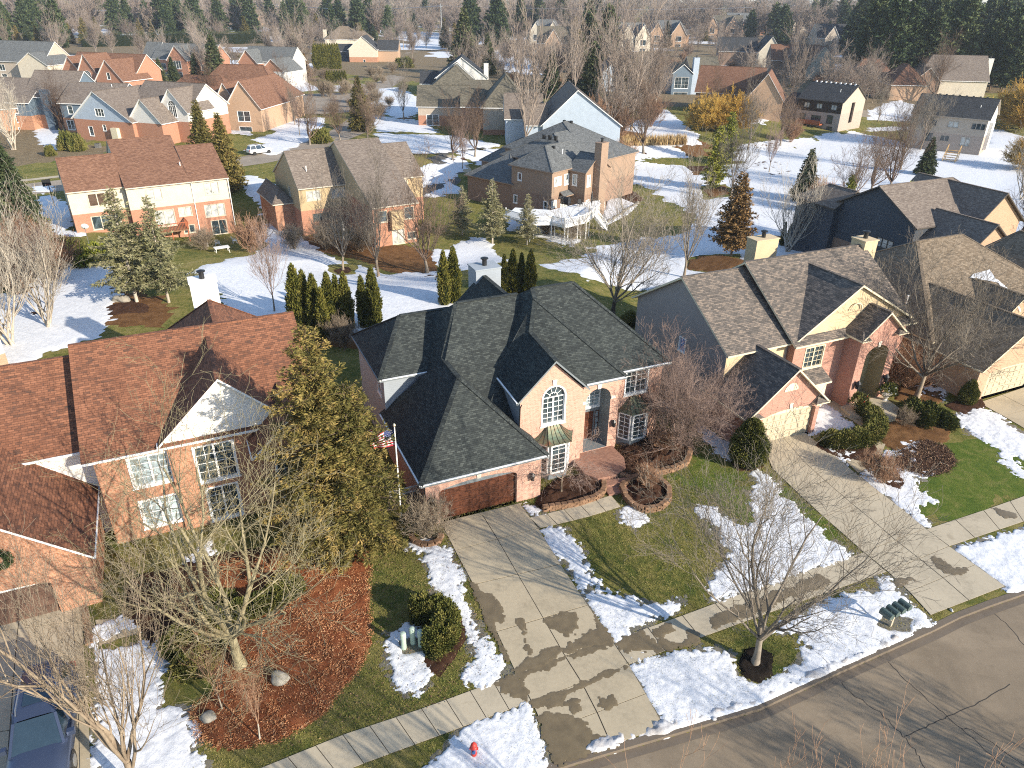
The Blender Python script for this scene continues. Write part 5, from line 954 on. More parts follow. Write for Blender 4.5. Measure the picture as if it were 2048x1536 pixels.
# grey and white gabled house, left
O = at(143, 236, 4.2)[:2]
H = House('white_gable_house', O, -19, 'pale grey house with two white front gables above a brick base, upper left', roof=SH_MIDBR, low=BR_ORNG, high=SD_PALEBL, trim=WHITE, z=1.3)
H.wing(.3, 17, .3, 11, 2.9, 8.0, 'v', a='g', b='g', c=5.6, split=2.8, z0=-2.6, gm=SD_PALEBL) if 0 else None
H.wing(.3, 15.5, .3, 15, 2.9, 8.4, 'v', a='g', b='g', c=7.2, split=2.8, z0=-2.6); H.wing(14, 22, 1.2, 10, 2.9, 7.4, 'v', a='g', b='g', split=2.8, z0=-2.6, high=SD_WHITE); H.wing(9, 24, 7, 19, 4.8, 9.4, 'u', a='g', b='g', split=2.8, z0=-2.6, high=SD_WHITE); H.wing(18, 25, 5.5, 13, 4.6, 9.0, 'v', a='g', b='g', split=2.8, z0=-2.6, high=SD_WHITE)
H.win('f', .3, 6.4, 3.6, 2.3, 1.5, 1, 2, n=3); H.win('f', .3, 7.5, .8, .9, 1.2, 1, 2); H.win('f', 1.6, 18., 4.2, .9, 1.4, 1, 3); H.win('f', 5.5, 20.4, 3.6, 2.0, 3.2, 2, 3, rise=1.0, n=2); H.win('f', .3, 3.6, -.4, 1.2, 1.9, 1, 2); H.box('side_bay', (10.2, -.5, -1.6), (11.8, .3, 1.6), CREAMP); H.build()
O = at(0, 196, 6.6)[:2]
H = House('slate_house', O, -6, 'slate-blue sided house with taupe roof and orange brick ground floor, at the left edge', roof=SH_MIDBR, low=BR_RED, high=SD_SLATE, trim=WHITE, z=1.1)
H.wing(-16, 6, .3, 14, 4.6, 9, 'u', split=1.9, z0=-3.4); H.wing(4, 15, 2.5, 14, 5.6, 10.6, 'u', split=1.9, z0=-3.4); H.wing(14, 27, -.6, 11, 4.9, 8.6, 'u', split=1.9, z0=-3.4)
for x, w_ in ((15.6, 1.2), (19.8, 1.5), (23.4, 2.2)): H.win('f', -.6, x, 2.7, w_, 1.7, 1, 2, n=1 + (w_ > 2))
H.win('f', -.6, 12 + 2.6, -.6, 1.7, 2.0, 1, 2, n=2); H.win('f', -.6, 19.3, -1.2, 2.2, 2.4, 1, 2, n=2, name='patio_door'); H.win('f', -.6, 23.6, -.3, 2.2, 1.4, 1, 1, n=2); H.win('f', .3, 1, 2.4, 2.2, 1.8, 1, 2, n=2); H.box('chimney', (8.6, 1.2, -2), (10.2, 2.45, 7.2), SD_SLATE); H.vent(14, 5, 8); H.vent(24, 4, 8); H.build()
O = at(68, 212, 4.6)[:2]
H = House('brick_house', O, 55, 'tall orange brick house with taupe hip roof, cut by the left edge of the photo', roof=SH_MIDBR, low=BR_RED, high=BR_RED, trim=WHITE, z=0.)
H.wing(-14, .0, .0, 12, 4.6, 8.6, 'u', a='g', b=4, z0=-2); H.wing(-12, -1, -2.5, 3, 4.6, 7.8, 'v', a=3, b='g', z0=-2) if 0 else None
H.win('f', 0, -4.4, 1.6, 1.3, 2.0, 1, 3, rise=.6); H.win('f', 0, -4.5, -1.2, 1.5, 1.8, 1, 2); H.win('f', 0, -9, 1.6, 1.3, 2.0, 1, 3, rise=.6); H.win('f', 0, -9, -1.2, 1.5, 1.8, 1, 2); H.build()
mb = MB()
H = House('cream_house', (-40.8, 52.5), 58, 'corner of a cream siding house with grey roof, mostly beyond the left edge', roof=SH_GREY, low=BR_TAN, high=SD_WHITE, trim=WHITE, z=0.)
H.wing(-14, 0, 0, 12, 4.6, 7.2, 'v', a=4, b='g', z0=-1, split=1.5); H.build()
# small-scale background houses: (eave pixel, eave z, yaw, wings, label ...)
def far(name, px, py, ez, yaw, label, roof, low, high, wings, wins=(), trim=WHITE, dz=0., chim=(), tall=1.18):
    lift = 1.7; p = at(px, py, ez + lift); H = House(name, p[:2], yaw, label, roof=roof, low=low, high=high, trim=trim, z=dz + lift)
    for w_ in wings:
        w_ = list(w_); w_[5] = w_[4] + (w_[5] - w_[4]) * tall
        kw = dict(w_[7]) if len(w_) > 7 else {}; H.wing(*w_[:7], **{'z0': -6, 'o': .4, **kw})
    for w_ in wins:
        H.win(*w_)
        if w_[3] > 0 and w_[5] < 3.5: H.win(w_[0], w_[1], w_[2], w_[3] - 3.1, w_[4], min(2., w_[5]), 1, 2)
    for c in chim: H.chimney(*c)
    return H.build()
G = dict(a='g', b='g')
blanket('snow_field', [ats(q) for q in ('620 105, 700 100, 700 118, 640 120', '560 130, 640 125, 640 140, 590 142', '1100 112, 1180 118, 1170 132, 1110 128', '1400 120, 1480 118, 1470 134, 1410 132', '1560 108, 1640 104, 1640 120, 1570 122', '1600 205, 1640 200, 1660 225, 1610 230', '240 150, 290 150, 290 165, 250 168', '640 172, 680 170, 690 182, 650 186', '820 85, 900 84, 900 96, 830 98', '-40 320, 20 330, 30 360, -40 370', '100 235, 140 235, 150 250, 105 255', '1480 225, 1560 215, 1580 235, 1500 245')], .8, SNOW, thick=.1, amp=4, nsc=9, slope=.06, kind='stuff', seed=91, rough=.3)
far('brick_house', 128, 140, 4.6, -17, 'orange brick house with three front gables and brown roof, near the upper left', SH_BROWN, BR_TAN, BR_TAN, [(0, 25, 2, 12, 4.6, 8.6, 'u', {**G, 'low': BR_ORNG}), (.5, 7, -1, 5, 4.4, 8.0, 'v', {**G, 'low': BR_ORNG}), (9, 15.6, -3.5, 5, 4.4, 8.8, 'v', {**G, 'low': BR_ORNG}), (16.5, 26, -5, 6, 2.8, 7.6, 'v', {**G, 'low': BR_ORNG})],
    [('f', -3.5, 11, 2.5, 2.4, 2.6, 1, 3, .9, 2), ('f', -3.5, 11.2, -1.2, 2.2, 2.2, 1, 2), ('f', -5, 20.6, 3.2, 1.2, 1.8, 1, 2), ('f', -1, 2.6, .4, 2, 2.4, 1, 2, .7)])
far('grey_roof_house', 298, 118, 4, -14, 'grey-roofed house with one orange brick gable, behind three small spruces', SH_GREY, BR_ORNG, SD_WHITE, [(0, 25, 2, 13, 4, 8.4, 'u', G), (9, 17, -1.5, 6, 4, 8.2, 'v', {**G, 'low': BR_ORNG}), (-5, 1, 3, 12, 4, 8.6, 'u', G)], [('f', -1.5, 11.2, 1.2, 3.2, 2.6, 1, 2, 0, 3), ('f', 2, 3.2, .6, 2, 2, 1, 2), ('f', 2, 20, .6, 2, 2, 1, 2)])
far('brick_house', 482, 130, 4, -14, 'orange brick and white siding house with two small gables and a separate garage gable', SH_GREY, BR_ORNG, SD_WHITE, [(0, 18, 2, 12, 5.2, 9, 'u', {**G, 'low': SD_WHITE}), (.5, 7.5, -2, 5, 4.8, 8.4, 'v', {**G, 'low': BR_ORNG}), (13, 21.5, -9, 3, 3, 6.4, 'v', {**G, 'low': SD_WHITE, 'gm': BR_ORNG})], [('f', -2, 2.8, 1.4, 2.4, 2.6, 1, 2, .9, 2), ('f', 2, 9, 1.6, 3, 2, 1, 2, 0, 2), ('f', 2, 9, -1.2, 3, 2, 1, 2, 0, 2)])
far('hip_roof_house', 372, 205, 3.2, -8, 'large brown and taupe hip-roofed brick house with three ridge vents, upper left', SH_BROWN, BR_TAN, BR_TAN, [(-4, 20, 8, 20, 3.4, 9.4, 'u', {'a': 7, 'b': 7}), (-8, 12, 0, 12, 3.2, 7.8, 'u', {'a': 6, 'b': 6}), (13, 21, -6, 12, 3.1, 8.0, 'v', {'a': 'g', 'b': 'g'}), (9, 14, -3, 8, 3.6, 7.4, 'v', G)], [('f', -6, 15.4, .4, 3, 2.2, 1, 2, 0, 2), ('f', -3, 10.6, .4, 1.6, 3, 1, 3, .6)])
far('cream_gable_house', 697, 96, 4.2, 2, 'black-roofed house with a big blank cream side gable above red brick', SH_NAVY, BR_RED, SD_CREAM, [(0, 12.8, .2, 16, 3.6, 8.3, 'v', {**G, 'split': .4, 'low': BR_RED}), (12.8, 22, 4, 15, 3.0, 6.6, 'u', {**G, 'low': BR_TAN}), (-7, .1, 4, 14, 2.4, 5, 'u', {**G, 'low': SD_DARK})], [('f', .2, 6.3, -2.2, 1, 1.6, 1, 1)])
far('hip_roof_house', 650, 78, 3.5, 4, 'tan hip-roofed house with a tall cream chimney, behind the arborvitae row', SH_TANBR, SD_CREAM, SD_CREAM, [(0, 20, 0, 16, 3.4, 9, 'u', {'a': 8, 'b': 8}), (18, 26, 2, 14, 3.4, 7, 'u', {'a': 'g', 'b': 5})], chim=[(-1.8, 0, 6, 8, -2, 8, SD_CREAM)])
far('white_house', 872, 152, 4.2, 3, 'bright white gabled house with black roof and white chimney, upper centre', SH_NAVY, SD_WHITE, SD_WHITE, [(0, 15.6, .2, 16, 3.6, 8.6, 'v', G), (1.4, 11.5, -1.6, 4, 3.4, 7.4, 'v', {**G, 'ocap': .3}), (-5, 0, 4, 14, 1.6, 4.4, 'u', G)], chim=[(14.6, 16, 2.2, 3.6, -2, 7.6, SD_WHITE)])
far('brown_roof_house', 890, 212, 3.0, 2, 'olive-brown multi-gabled house with a big cream chimney wall, upper centre', SH_OLIVE, SD_BEIGE, SD_BEIGE, [(-6.5, 5, 2, 12, 2.6, 6.2, 'u', {**G, 'split': .6, 'low': BR_ORNG}), (-6, 9, 10, 24, 4.2, 9.6, 'v', {'a': 6, 'b': 6, 'c': 2}), (4.5, 13, 3, 16, 3.6, 7.2, 'u', {'a': 'g', 'b': 3, 'low': SD_BEIGE})], [('f', 2, -4.6, -1.6, 3, 2.4, 1, 2, 0, 2)])
far('hip_roof_house', 963, 214, 4.2, 2, 'olive hip-roofed house with cream wall and a wide cream chimney, upper centre', SH_OLIVE, BR_ORNG, SD_BEIGE, [(.3, 10.5, .3, 16, 4.1, 9.4, 'v', {'a': 5, 'b': 5, 'split': -.6, 'o': .5}), (-4.5, .3, 6, 14, 3.5, 6.4, 'u', {**G, 'low': BR_RED})], chim=[(9.4, 12.6, .0, .3 - .02, -3.5, 7.8, SD_BEIGE, False)])
far('pale_blue_house', 1083, 246, 3.4, 2, 'pale blue house with a wide side gable and taupe roof, upper centre', SH_MIDBR, SD_PALEBL, SD_PALEBL, [(.3, 16, .3, 18, 2.9, 8.6, 'v', {**G, 'c': 7.0}), (-7, .5, 5, 16, 3.4, 7.2, 'u', G), (-3, 1, 1, 8, 2.8, 6, 'u', G)])
far('blue_gable_house', 1206, 146, 4, 4, 'blue-grey house with an arched gable window, half hidden in bare trees', SH_GREY, SD_PALEBL, SD_PALEBL, [(0, 9.5, 0, 14, 4, 7.8, 'v', G)], [('f', 0, 3, 1.2, 3.4, 3.4, 2, 3, 1.4, 3), ('f', 0, 2.6, -2.6, 4, 2.2, 1, 2, 0, 3)])
far('chimney_house', 1346, 146, 4.8, 4, 'tan brick house with a tall pale chimney and white gridded window, upper right of centre', SH_OLIVE, BR_BROWN, BR_BROWN, [(0, 6.5, 0, 12, 4.6, 7.0, 'v', {'a': 'g', 'b': 'g', 'low': SD_SLATE}), (6.5, 16, 2, 14, 4.8, 8.6, 'u', {**G, 'low': BR_TAN})], [('f', 0, .8, .2, 4.6, 3.4, 2, 3, 0, 2)], chim=[(6.6, 8.4, .4, 1.9, -3, 9.2, SD_PALEBL)])
far('brick_gable_house', 1392, 184, 3.2, -20, 'low dark-roofed house with skylights and a wide pinkish brick gable', SH_BROWN, BR_BROWN, BR_TAN, [(0, 17, 0, 13, 3.2, 8.6, 'u', {**G, 'gm': BR_TAN, 'low': BR_BROWN}), (14, 23, -7, 8, 2.6, 8.2, 'v', {**G, 'low': BR_TAN})], [('f', 0, 1, -.6, 3, 2, 1, 1, 0, 2)])
far('cream_gable_house', 1440, 104, 4.5, -8, 'dark-roofed house with a bright cream end gable, upper right', SH_NAVY, SD_BEIGE, SD_CREAM, [(0, 17, 4, 16, 4.6, 9.6, 'u', {**G, 'low': BR_BROWN}), (17, 27, -3, 16, 4.6, 10.4, 'v', {**G, 'low': SD_CREAM})], [])
far('brick_house', 1546, 124, 4.2, -8, 'brown brick house with two steep gables and a sunlit cream end wall, upper right', SH_BROWN, BR_BROWN, SD_CREAM, [(0, 18, 3, 16, 4.6, 9.4, 'u', {**G, 'low': BR_BROWN}), (4, 11, -2, 7, 4.4, 9, 'v', {**G, 'low': BR_BROWN}), (13, 23, -3, 13, 4.8, 9.4, 'v', {**G, 'low': SD_CREAM})], [('f', -2, 6.4, .6, 2.4, 3, 1, 3, 1.), ('f', -2, 6.4, -2.6, 2.4, 2, 1, 2)])
far('hip_roof_house', 1668, 162, 3.0, -6, 'low brown hip-roofed house with clustered gables, upper right', SH_BROWN, BR_TAN, BR_TAN, [(0, 10, 0, 10, 2.8, 6.6, 'v', {'a': 5, 'b': 5}), (6, 22, 6, 18, 3.2, 8.2, 'u', {'a': 6, 'b': 6}), (9, 14, 1, 9, 3.2, 6.8, 'v', {**G, 'low': BR_BROWN}), (16, 27, -6, 9, 2.8, 7.6, 'v', {'a': 6, 'b': 5})], [('f', 1, 10.6, .2, 2, 2.4, 1, 2, .8)])
far('cream_gable_house', 1832, 158, 3.4, -10, 'taupe-roofed house with a cream end wall and tall white chimney, beside the pine wood', SH_MIDBR, BR_BROWN, SD_CREAM, [(0, 22, 0, 14, 3.2, 9.4, 'u', {'a': 6, 'b': 'g', 'low': SD_CREAM}), (-2, 6, -5, 6, 2.8, 6.6, 'v', {'a': 'g', 'b': 'g', 'low': BR_BROWN})], chim=[(22.6, 24.2, 6, 8, -3, 9.6, SD_WHITE)])
far('grey_roof_house', -10, 122, 3.6, -12, 'pale grey-roofed house with a small cream front gable, at the far upper left', SH_GREY, SD_BEIGE, SD_BEIGE, [(-8, 20, 0, 14, 3.6, 9, 'u', G), (12, 24, -3, 10, 3.0, 6.4, 'v', {'a': 'g', 'b': 'g', 'low': SD_CREAM})], [('f', 0, 1, .6, 2.4, 2, 1, 1, 0, 2)])
for i, (px, py, yw, rf, lo, L_, lab) in enumerate(((2, 30, 0, SH_BROWN, SD_WHITE, 26, 'white-walled brown-roofed house at the extreme upper left corner'), (255, 38, -30, SH_BROWN, SD_CREAM, 26, 'cream gabled house behind the evergreens near the top left'), (372, 34, -10, SH_GREY, BR_TAN, 26, 'grey-roofed house with a brick gable beside the power line, top left'),
    (436, 42, 0, SH_TANBR, BR_TAN, 34, 'wide tan hip-roofed house above the evergreen hedge, top left'), (520, 40, 0, SH_GREY, SD_WHITE, 14, 'small white gabled house behind the power line, top left'), (868, 42, 20, SH_TANBR, SD_CREAM, 24, 'sandy-roofed white house with a brick chimney by the tall utility pole'), (1052, 72, -10, SH_GREY, SD_CREAM, 20, 'cream gabled house among bare trees, top centre'), (1076, 92, 0, SH_OLIVE, BR_TAN, 26, 'olive-roofed house with a brick base in front of the cream gable, top centre'),
    (1232, 82, 8, SH_GREY, SD_CREAM, 16, 'small cream house with twin gables, top centre right'), (1290, 76, -6, SH_GREY, BR_TAN, 24, 'grey hip-roofed brick house behind tall bare trees'), (1402, 66, -6, SH_OLIVE, BR_TAN, 26, 'olive-roofed brick house at the top right of centre'), (1455, 62, -4, SH_GREY, BR_ORNG, 28, 'grey-roofed house with twin orange brick gables, top right of centre'),
    (1562, 62, 0, SH_GREY, SD_BEIGE, 22, 'dim grey-roofed house at the edge of the far wood'), (1636, 86, 0, SH_NAVY, SD_BEIGE, 22, 'charcoal-roofed house half hidden left of the pine wood'), (345, 6, 0, SH_GREY, SD_WHITE, 22, 'tiny white-gabled house at the very top, left of centre'), (560, 20, 0, SH_GREY, SD_CREAM, 24, 'distant pale house beyond the power line'))):
    G2 = {'a': 'g', 'b': 'g'}; ro_ = far('distant_house', px, py, 4, yw, lab, rf, lo, lo, [(0, L_, 2, 14, 3.8, 8.6, 'u', {'a': 6, 'b': 6} if i % 3 == 0 else G2), (L_ * .12, L_ * .12 + 7, -2, 6, 3.8, 8, 'v', G2), (L_ * .58, L_ * .58 + 8, -3, 6, 3.4, 8.2, 'v', G2)], [('f', -2, L_ * .12 + 2, .5, 3, 2.6, 1, 1), ('f', -3, L_ * .58 + 2.5, .8, 3, 2.2, 1, 1), ('f', 2, L_ * .42, .5, 2.4, 2, 1, 1)], dz=float(h(*at(px, py, 4)[:2])), chim=[(L_ + .2, L_ + 2, 6, 8, -2, 9, BR_TAN)] if i in (5, 0) else ()); ro_.scale = (1.15, 1.15, 1.35)
# ------------------------------------------------------------------ trees
def frusta(P0, P1, R0, R1, n):
    P0, P1 = np.asarray(P0, float), np.asarray(P1, float); R0 = np.asarray(R0, float)[:, None, None]; R1 = np.asarray(R1, float)[:, None, None]
    d = P1 - P0; d /= np.linalg.norm(d, axis=1, keepdims=True) + 1e-9; u = np.where(np.abs(d[:, 2:3]) < .9, [[0, 0, 1.]], [[1., 0, 0]]); a = np.cross(d, u); a /= np.linalg.norm(a, axis=1, keepdims=True); b = np.cross(d, a)
    t = np.arange(n) * 2 * np.pi / n; off = a[:, None] * np.cos(t)[None, :, None] + b[:, None] * np.sin(t)[None, :, None]
    V = np.concatenate([P0[:, None] + off * R0, P1[:, None] + off * R1], 1).reshape(-1, 3); k = np.arange(len(P0))[:, None] * 2 * n; i = np.arange(n); j = (i + 1) % n
    F = np.stack([k + i, k + j, k + n + j, k + n + i], 2).reshape(-1, 4); return V, F
class Segs:
    def __init__(s): s.d = {}
    def add(s, p, q, r0, r1, part):
        n = 9 if r0 > .12 else 6 if r0 > .05 else 4 if r0 > .02 else 3; s.d.setdefault((part, n), []).append((p, q, r0, r1))
    def mesh(s, part, name, mat):
        Vs, Fs, o = [], [], 0
        for (pt, n), L in s.d.items():
            if pt != part: continue
            V, F = frusta([l[0] for l in L], [l[1] for l in L], [l[2] for l in L], [l[3] for l in L], n); Vs.append(V); Fs.append(F + o); o += len(V)
        if not Vs: return None
        return np_mesh(name, np.concatenate(Vs), np.concatenate(Fs), mat)
def nrm(v): return v / (np.linalg.norm(v) + 1e-9)
def bare_tree(name, seed, H, spread, fork=.25, r=.16, limbs=5, lev=3, kids=(5, 5, 4), mat=BK_GREY, mat2=None, up=.12, wob=.16, ang=(25, 50), twig=.006, lead=True, sweep=.6, lean=0., stems=1, droop=0.):
    g = np.random.default_rng(seed); S_ = Segs()
    def rec(p, d, L, r0, l):
        n = (5, 4, 3, 3, 2)[min(l, 4)]; r1 = max(twig, r0 * (.35 if l < lev else .5)); cur = p; rr = r0
        for i in range(n):
            d = nrm(d + g.normal(0, wob, 3) + np.array([0, 0, up if l < 3 else up * .5]) - np.array([0, 0, droop * (l >= 2)])); q = cur + d * L / n; rn = r0 + (r1 - r0) * (i + 1) / n
            S_.add(cur, q, rr, rn, 'branches'); cur, rr = q, rn
            if l < lev and (i >= 0 or l > 0):
                kk = kids[min(l, len(kids) - 1)] / n; kk = int(kk) + (g.random() < kk % 1)
                for _ in range(kk):
                    a = R(g.uniform(*ang)); pv = nrm(np.cross(d, g.normal(size=3))); nd = nrm(d * math.cos(a) + pv * math.sin(a) + np.array([0, 0, .1]))
                    rec(cur, nd, L * g.uniform(.42, .72) * (1 - .25 * i / n), max(twig, rr * g.uniform(.45, .7)), l + 1)
    for st in range(stems):
        b = np.zeros(3) if stems == 1 else np.array([g.normal(0, .12), g.normal(0, .12), 0]); fz = H * fork; d = nrm(np.array([lean + g.normal(0, .05), g.normal(0, .05), 1])); cur = b; rr = r * 1.25
        if stems > 1: a = 2 * math.pi * (st + g.random()) / stems; d = nrm(np.array([math.cos(a) * spread / H * .8, math.sin(a) * spread / H * .8, 1]))
        for i in range(4):
            q = cur + d * fz / 4 + np.append(g.normal(0, .02, 2), 0); rn = r * (1.2, 1.0, .95, .9)[i]; S_.add(cur, q, rr if i else r * 1.6, rn, 'trunk'); cur, rr = q, rn
        rest = H - fz; nl = limbs
        if lead: rec(cur, nrm(d + g.normal(0, .04, 3)), rest * .95, r * .75, 0)
        for k in range(nl):
            a = 2 * math.pi * (k + g.uniform(-.3, .3)) / nl; t = R(g.uniform(.5, 1.) * math.degrees(math.atan2(spread, rest * sweep)))
            z_ = g.uniform(-.25, .35) * fz if fork > .12 else 0; nd = np.array([math.cos(a) * math.sin(t), math.sin(a) * math.sin(t), math.cos(t)])
            rec(cur - d * max(0, -z_) , nrm(nd), math.hypot(spread, rest * sweep) * g.uniform(.75, 1.05), r * g.uniform(.4, .62), 0)
    root = empty(name, (0, -500, 0)); link('trunk', S_.mesh('trunk', 'trunk', mat), None, root); link('branches', S_.mesh('branches', 'branches', mat2 or mat), None, root); return root
def sprays(C, D, L, W, g, cross=1):
    """thin pointed leaf sprays at C along D"""
    C = np.asarray(C, float); D = np.asarray(D, float); D = D / (np.linalg.norm(D, axis=1, keepdims=True) + 1e-9); n = len(C); Vs = []; L = np.asarray(L)[:, None] if hasattr(L, '__len__') else L; W = np.asarray(W)[:, None] if hasattr(W, '__len__') else W
    for k in range(cross):
        s = np.cross(D, g.normal(size=(n, 3))); s /= np.linalg.norm(s, axis=1, keepdims=True) + 1e-9
        Vs.append(np.stack([C, C + D * L * .4 + s * W / 2, C + D * L, C + D * L * .45 - s * W / 2], 1).reshape(-1, 3))
    V = np.concatenate(Vs); return V, np.arange(len(V)).reshape(-1, 4)
def conifer(name, seed, H, Rr, mat, zb=.06, whorl=.3, nb=12, dens=1., tr=.16, spray=(.36, .16), droop=.12, shape=.85, jag=.25, bark=BK_BR, gap=0., ntw=2):
    g = np.random.default_rng(seed); S_ = Segs(); C, D, LL = [], [], []; z = H * zb
    for i in range(6): S_.add(np.array([0, 0, H * i / 6]), np.array([0, 0, H * (i + 1) / 6]), tr * (1 - i / 6) + .015, tr * (1 - (i + 1) / 6) + .012, 'trunk')
    off = 0
    while z < H * .985:
        t = (z - H * zb) / (H * (1 - zb)); rad = Rr * (1 - t) ** shape * min(1., (t + .06) * 7) ; n = max(4, int(nb * (1 - .55 * t))); off += 1.1
        for k in range(n):
            if g.random() < gap: continue
            a = off + 2 * math.pi * (k + g.uniform(-.35, .35)) / n; L = max(.25, rad * g.uniform(1 - jag, 1 + jag * .5)); el = .35 * t * 1.6 + .1 - droop; d = np.array([math.cos(a), math.sin(a), el]); p = np.array([0, 0, z + g.uniform(-.5, .5) * whorl]); m = max(2, int(L / .5)); cur = p; rr = .012 + .012 * L
            for i in range(m):
                f = (i + 1) / m; q = p + d * L * f + np.array([0, 0, -droop * L * .55 * f * f + .10 * L * max(0, f - .6)]); S_.add(cur, q, rr, rr * .7, 'trunk'); rr *= .75
                if f > .15:
                    ns = int(dens * (3 + 3.5 * L * (1 - .5 * f)) * L / m * 1.5) + 1
                    w = g.random(ns)[:, None]; c0 = cur + (q - cur) * w; sd_ = np.cross(d, [0, 0, 1.]); sg = g.choice([-1., 1.], ns)[:, None]; fw = g.uniform(.1, 1., ns)[:, None]
                    dd = nrm(d) * fw + sd_ * sg * g.uniform(.2, 1.1, ns)[:, None] + np.array([0, 0, 1.]) * g.normal(-.10, .22, ns)[:, None]; side = (L * (1 - f) * .45 + .12)
                    c1 = c0 + sd_ * sg * g.uniform(0, side, ns)[:, None] + g.normal(0, .05, (ns, 3)); C.append(c1); D.append(dd); LL.append(g.uniform(.6, 1.25, ns) * spray[0])
                cur = q
        z += whorl * (1 - .45 * t)
    C = np.concatenate(C); D = np.concatenate(D); LL = np.concatenate(LL); C = np.repeat(C, ntw, 0) + g.normal(0, .05, (len(C) * ntw, 3)); D = np.repeat(D, ntw, 0) + g.normal(0, .3, (len(D) * ntw, 3)); LL = np.repeat(LL, ntw)
    V, F = sprays(C, D, LL, LL * spray[1] / spray[0], g)
    root = empty(name, (0, -500, 0)); link('trunk', S_.mesh('trunk', 'trunk', bark), None, root); link('crown', np_mesh('crown', V, F, mat), None, root); return root
def leafy(name, pts_fn, n, mat, seed, L=.2, W=.1, up=.6, core=None, trunk=None, out=1., crownname='crown', jit=.06):
    """dense clipped foliage: pts_fn(g, n) gives surface points and outward directions"""
    g = np.random.default_rng(seed); P, N = pts_fn(g, n); D = N * out + np.array([0, 0, up]) + g.normal(0, .45, P.shape); ll = g.uniform(.6, 1.3, len(P)) * L
    V, F = sprays(P + g.normal(0, jit, P.shape) - N * L * .45, D, ll, ll * W / L, g); root = empty(name, (0, -500, 0)); cr_ = link(crownname, np_mesh(crownname, V, F, mat), None, root)
    if core: link('inner_branches', core, None, root)  # solid near-black core that darkens the gaps in the foliage
    S_ = Segs(); t = trunk or (.06, .4); S_.add(np.zeros(3), np.array([0, 0, t[1]]), t[0], t[0] * .8, 't'); link('trunk', S_.mesh('t', 'trunk', BK_BR), None, root); return root
def column_fn(H, R_, belly=.3, lump=.1, pw=1.):
    def f(g, n):
        u = g.random(n); z = u ** .9 * H; a = g.random(n) * 2 * np.pi; t = z / H; r = R_ * np.minimum(1, (t / belly) ** .5 * .3 + .7) * np.clip((1 - t) * 1.8, 0, 1) ** (.62 * pw); r = r * (1 + lump * np.sin(a * 3 + z * 2.3) + lump * .8 * np.sin(z * 5 + a * 2)); rr = r * g.uniform(.82, 1.03, n)
        return np.stack([rr * np.cos(a), rr * np.sin(a), z + .03], 1), np.stack([np.cos(a), np.sin(a), np.full(n, .35)], 1)
    return f
def column_core(H, R_, s=.78, pw=1.):
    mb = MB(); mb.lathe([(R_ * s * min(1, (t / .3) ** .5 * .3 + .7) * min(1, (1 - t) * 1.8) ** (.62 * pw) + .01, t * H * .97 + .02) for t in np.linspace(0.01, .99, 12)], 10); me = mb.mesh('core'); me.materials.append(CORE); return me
def place(o, px, py, label=None, group=None, sc=1., rz=0, cat='tree', first=False, z=None, xy=None):
    c = xy if xy else at(px, py, z); c = (c[0], c[1], (float(h(c[0], c[1])) - .03) if z is None else z)
    s = sc if hasattr(sc, '__len__') else (sc, sc, sc)
    if first or not o.get('used'): o.location = c; o.rotation_euler = (0, 0, rz); o.scale = s; t = o; o['used'] = 1
    else: t = copy_tree(o, c, rz, s)
    if 'used' in t.keys() and t is not o: del t['used']
    for k in ('label', 'category', 'group'):
        if k in t.keys(): del t[k]
    tag(t, label, cat, group); return t
ALLP = []
# -- near bare trees, each its own
T = bare_tree('bare_tree', 101, 10.2, 6.3, .20, .21, 9, 4, (5, 5, 4.2, 2.2), BK_YG, BK_YG, .05, .17, (25, 58), .007)
place(T, 482, 1332, 'big spreading bare tree with yellow lichen on its bark, rooted in the red mulch bed')
T = bare_tree('bare_tree', 112, 11.5, 3.2, .22, .15, 6, 4, (5, 5, 4.4, 2.2), BK_TAN, BK_TAN, .22, .10, (18, 38), .0055); place(T, 0, 0, 'tall upright bare tree with pinkish twigs at the bottom left beside the parked dark SUV', xy=(-13.6, 16.6))
T = bare_tree('bare_tree', 123, 8.6, 4.6, .19, .15, 7, 4, (6, 6, 5, 3), BK_GREY, BK_GREY, .10, .14, (22, 48), .006); place(T, 1510, 1326, 'bare street tree in a dark mulch ring between sidewalk and kerb')
T = bare_tree('bare_tree', 134, 9.6, 5.2, .22, .17, 8, 4, (6, 6, 5, 3), BK_TAN, BK_GREY, .10, .15, (22, 50), .007); place(T, 1832, 796, 'bare tree in the leaf litter bed between the two right-hand houses')
T = bare_tree('redbud_shrub', 145, 6.4, 4.3, .06, .09, 4, 4, (6, 6, 5, 4), BK_TAN, BK_RED, .07, .17, (22, 55), .006, True, .5, 0., 4); place(T, 1350, 893, 'wide multi-stemmed reddish bare tree at the right corner of the middle brick house', sc=.86)
T = bare_tree('weeping_tree', 156, 3.0, 2.5, .45, .055, 8, 3, (5, 5, 4), BK_TAN, BK_RED, -.03, .2, (25, 60), .005, False, .25, 0., 1, .12); place(T, 1123, 985, 'small weeping bare tree in the mulch bed by the left bay window', z=.2)
T = bare_tree('bare_tree', 167, 10.5, 6.0, .14, .2, 8, 4, (6, 6, 5, 3), BK_DK, BK_GREY, .10, .14, (22, 48), .009); place(T, 1225, 628, 'broad dark bare tree standing behind the right corner of the middle house')
S1 = bare_tree('bare_tree', 178, 9.5, 3.6, .2, .13, 6, 4, (5, 5, 5, 2), BK_TAN, BK_GREY, .18, .12, (18, 42), .009); S2 = bare_tree('bare_tree', 189, 7.5, 2.2, .25, .08, 5, 3, (6, 6, 5), BK_GREY, BK_RED, .25, .1, (15, 38), .009); S3 = bare_tree('bare_tree', 190, 11, 5.2, .16, .2, 7, 4, (5, 6, 4, 2), BK_GREY, BK_BR, .12, .15, (22, 50), .012)
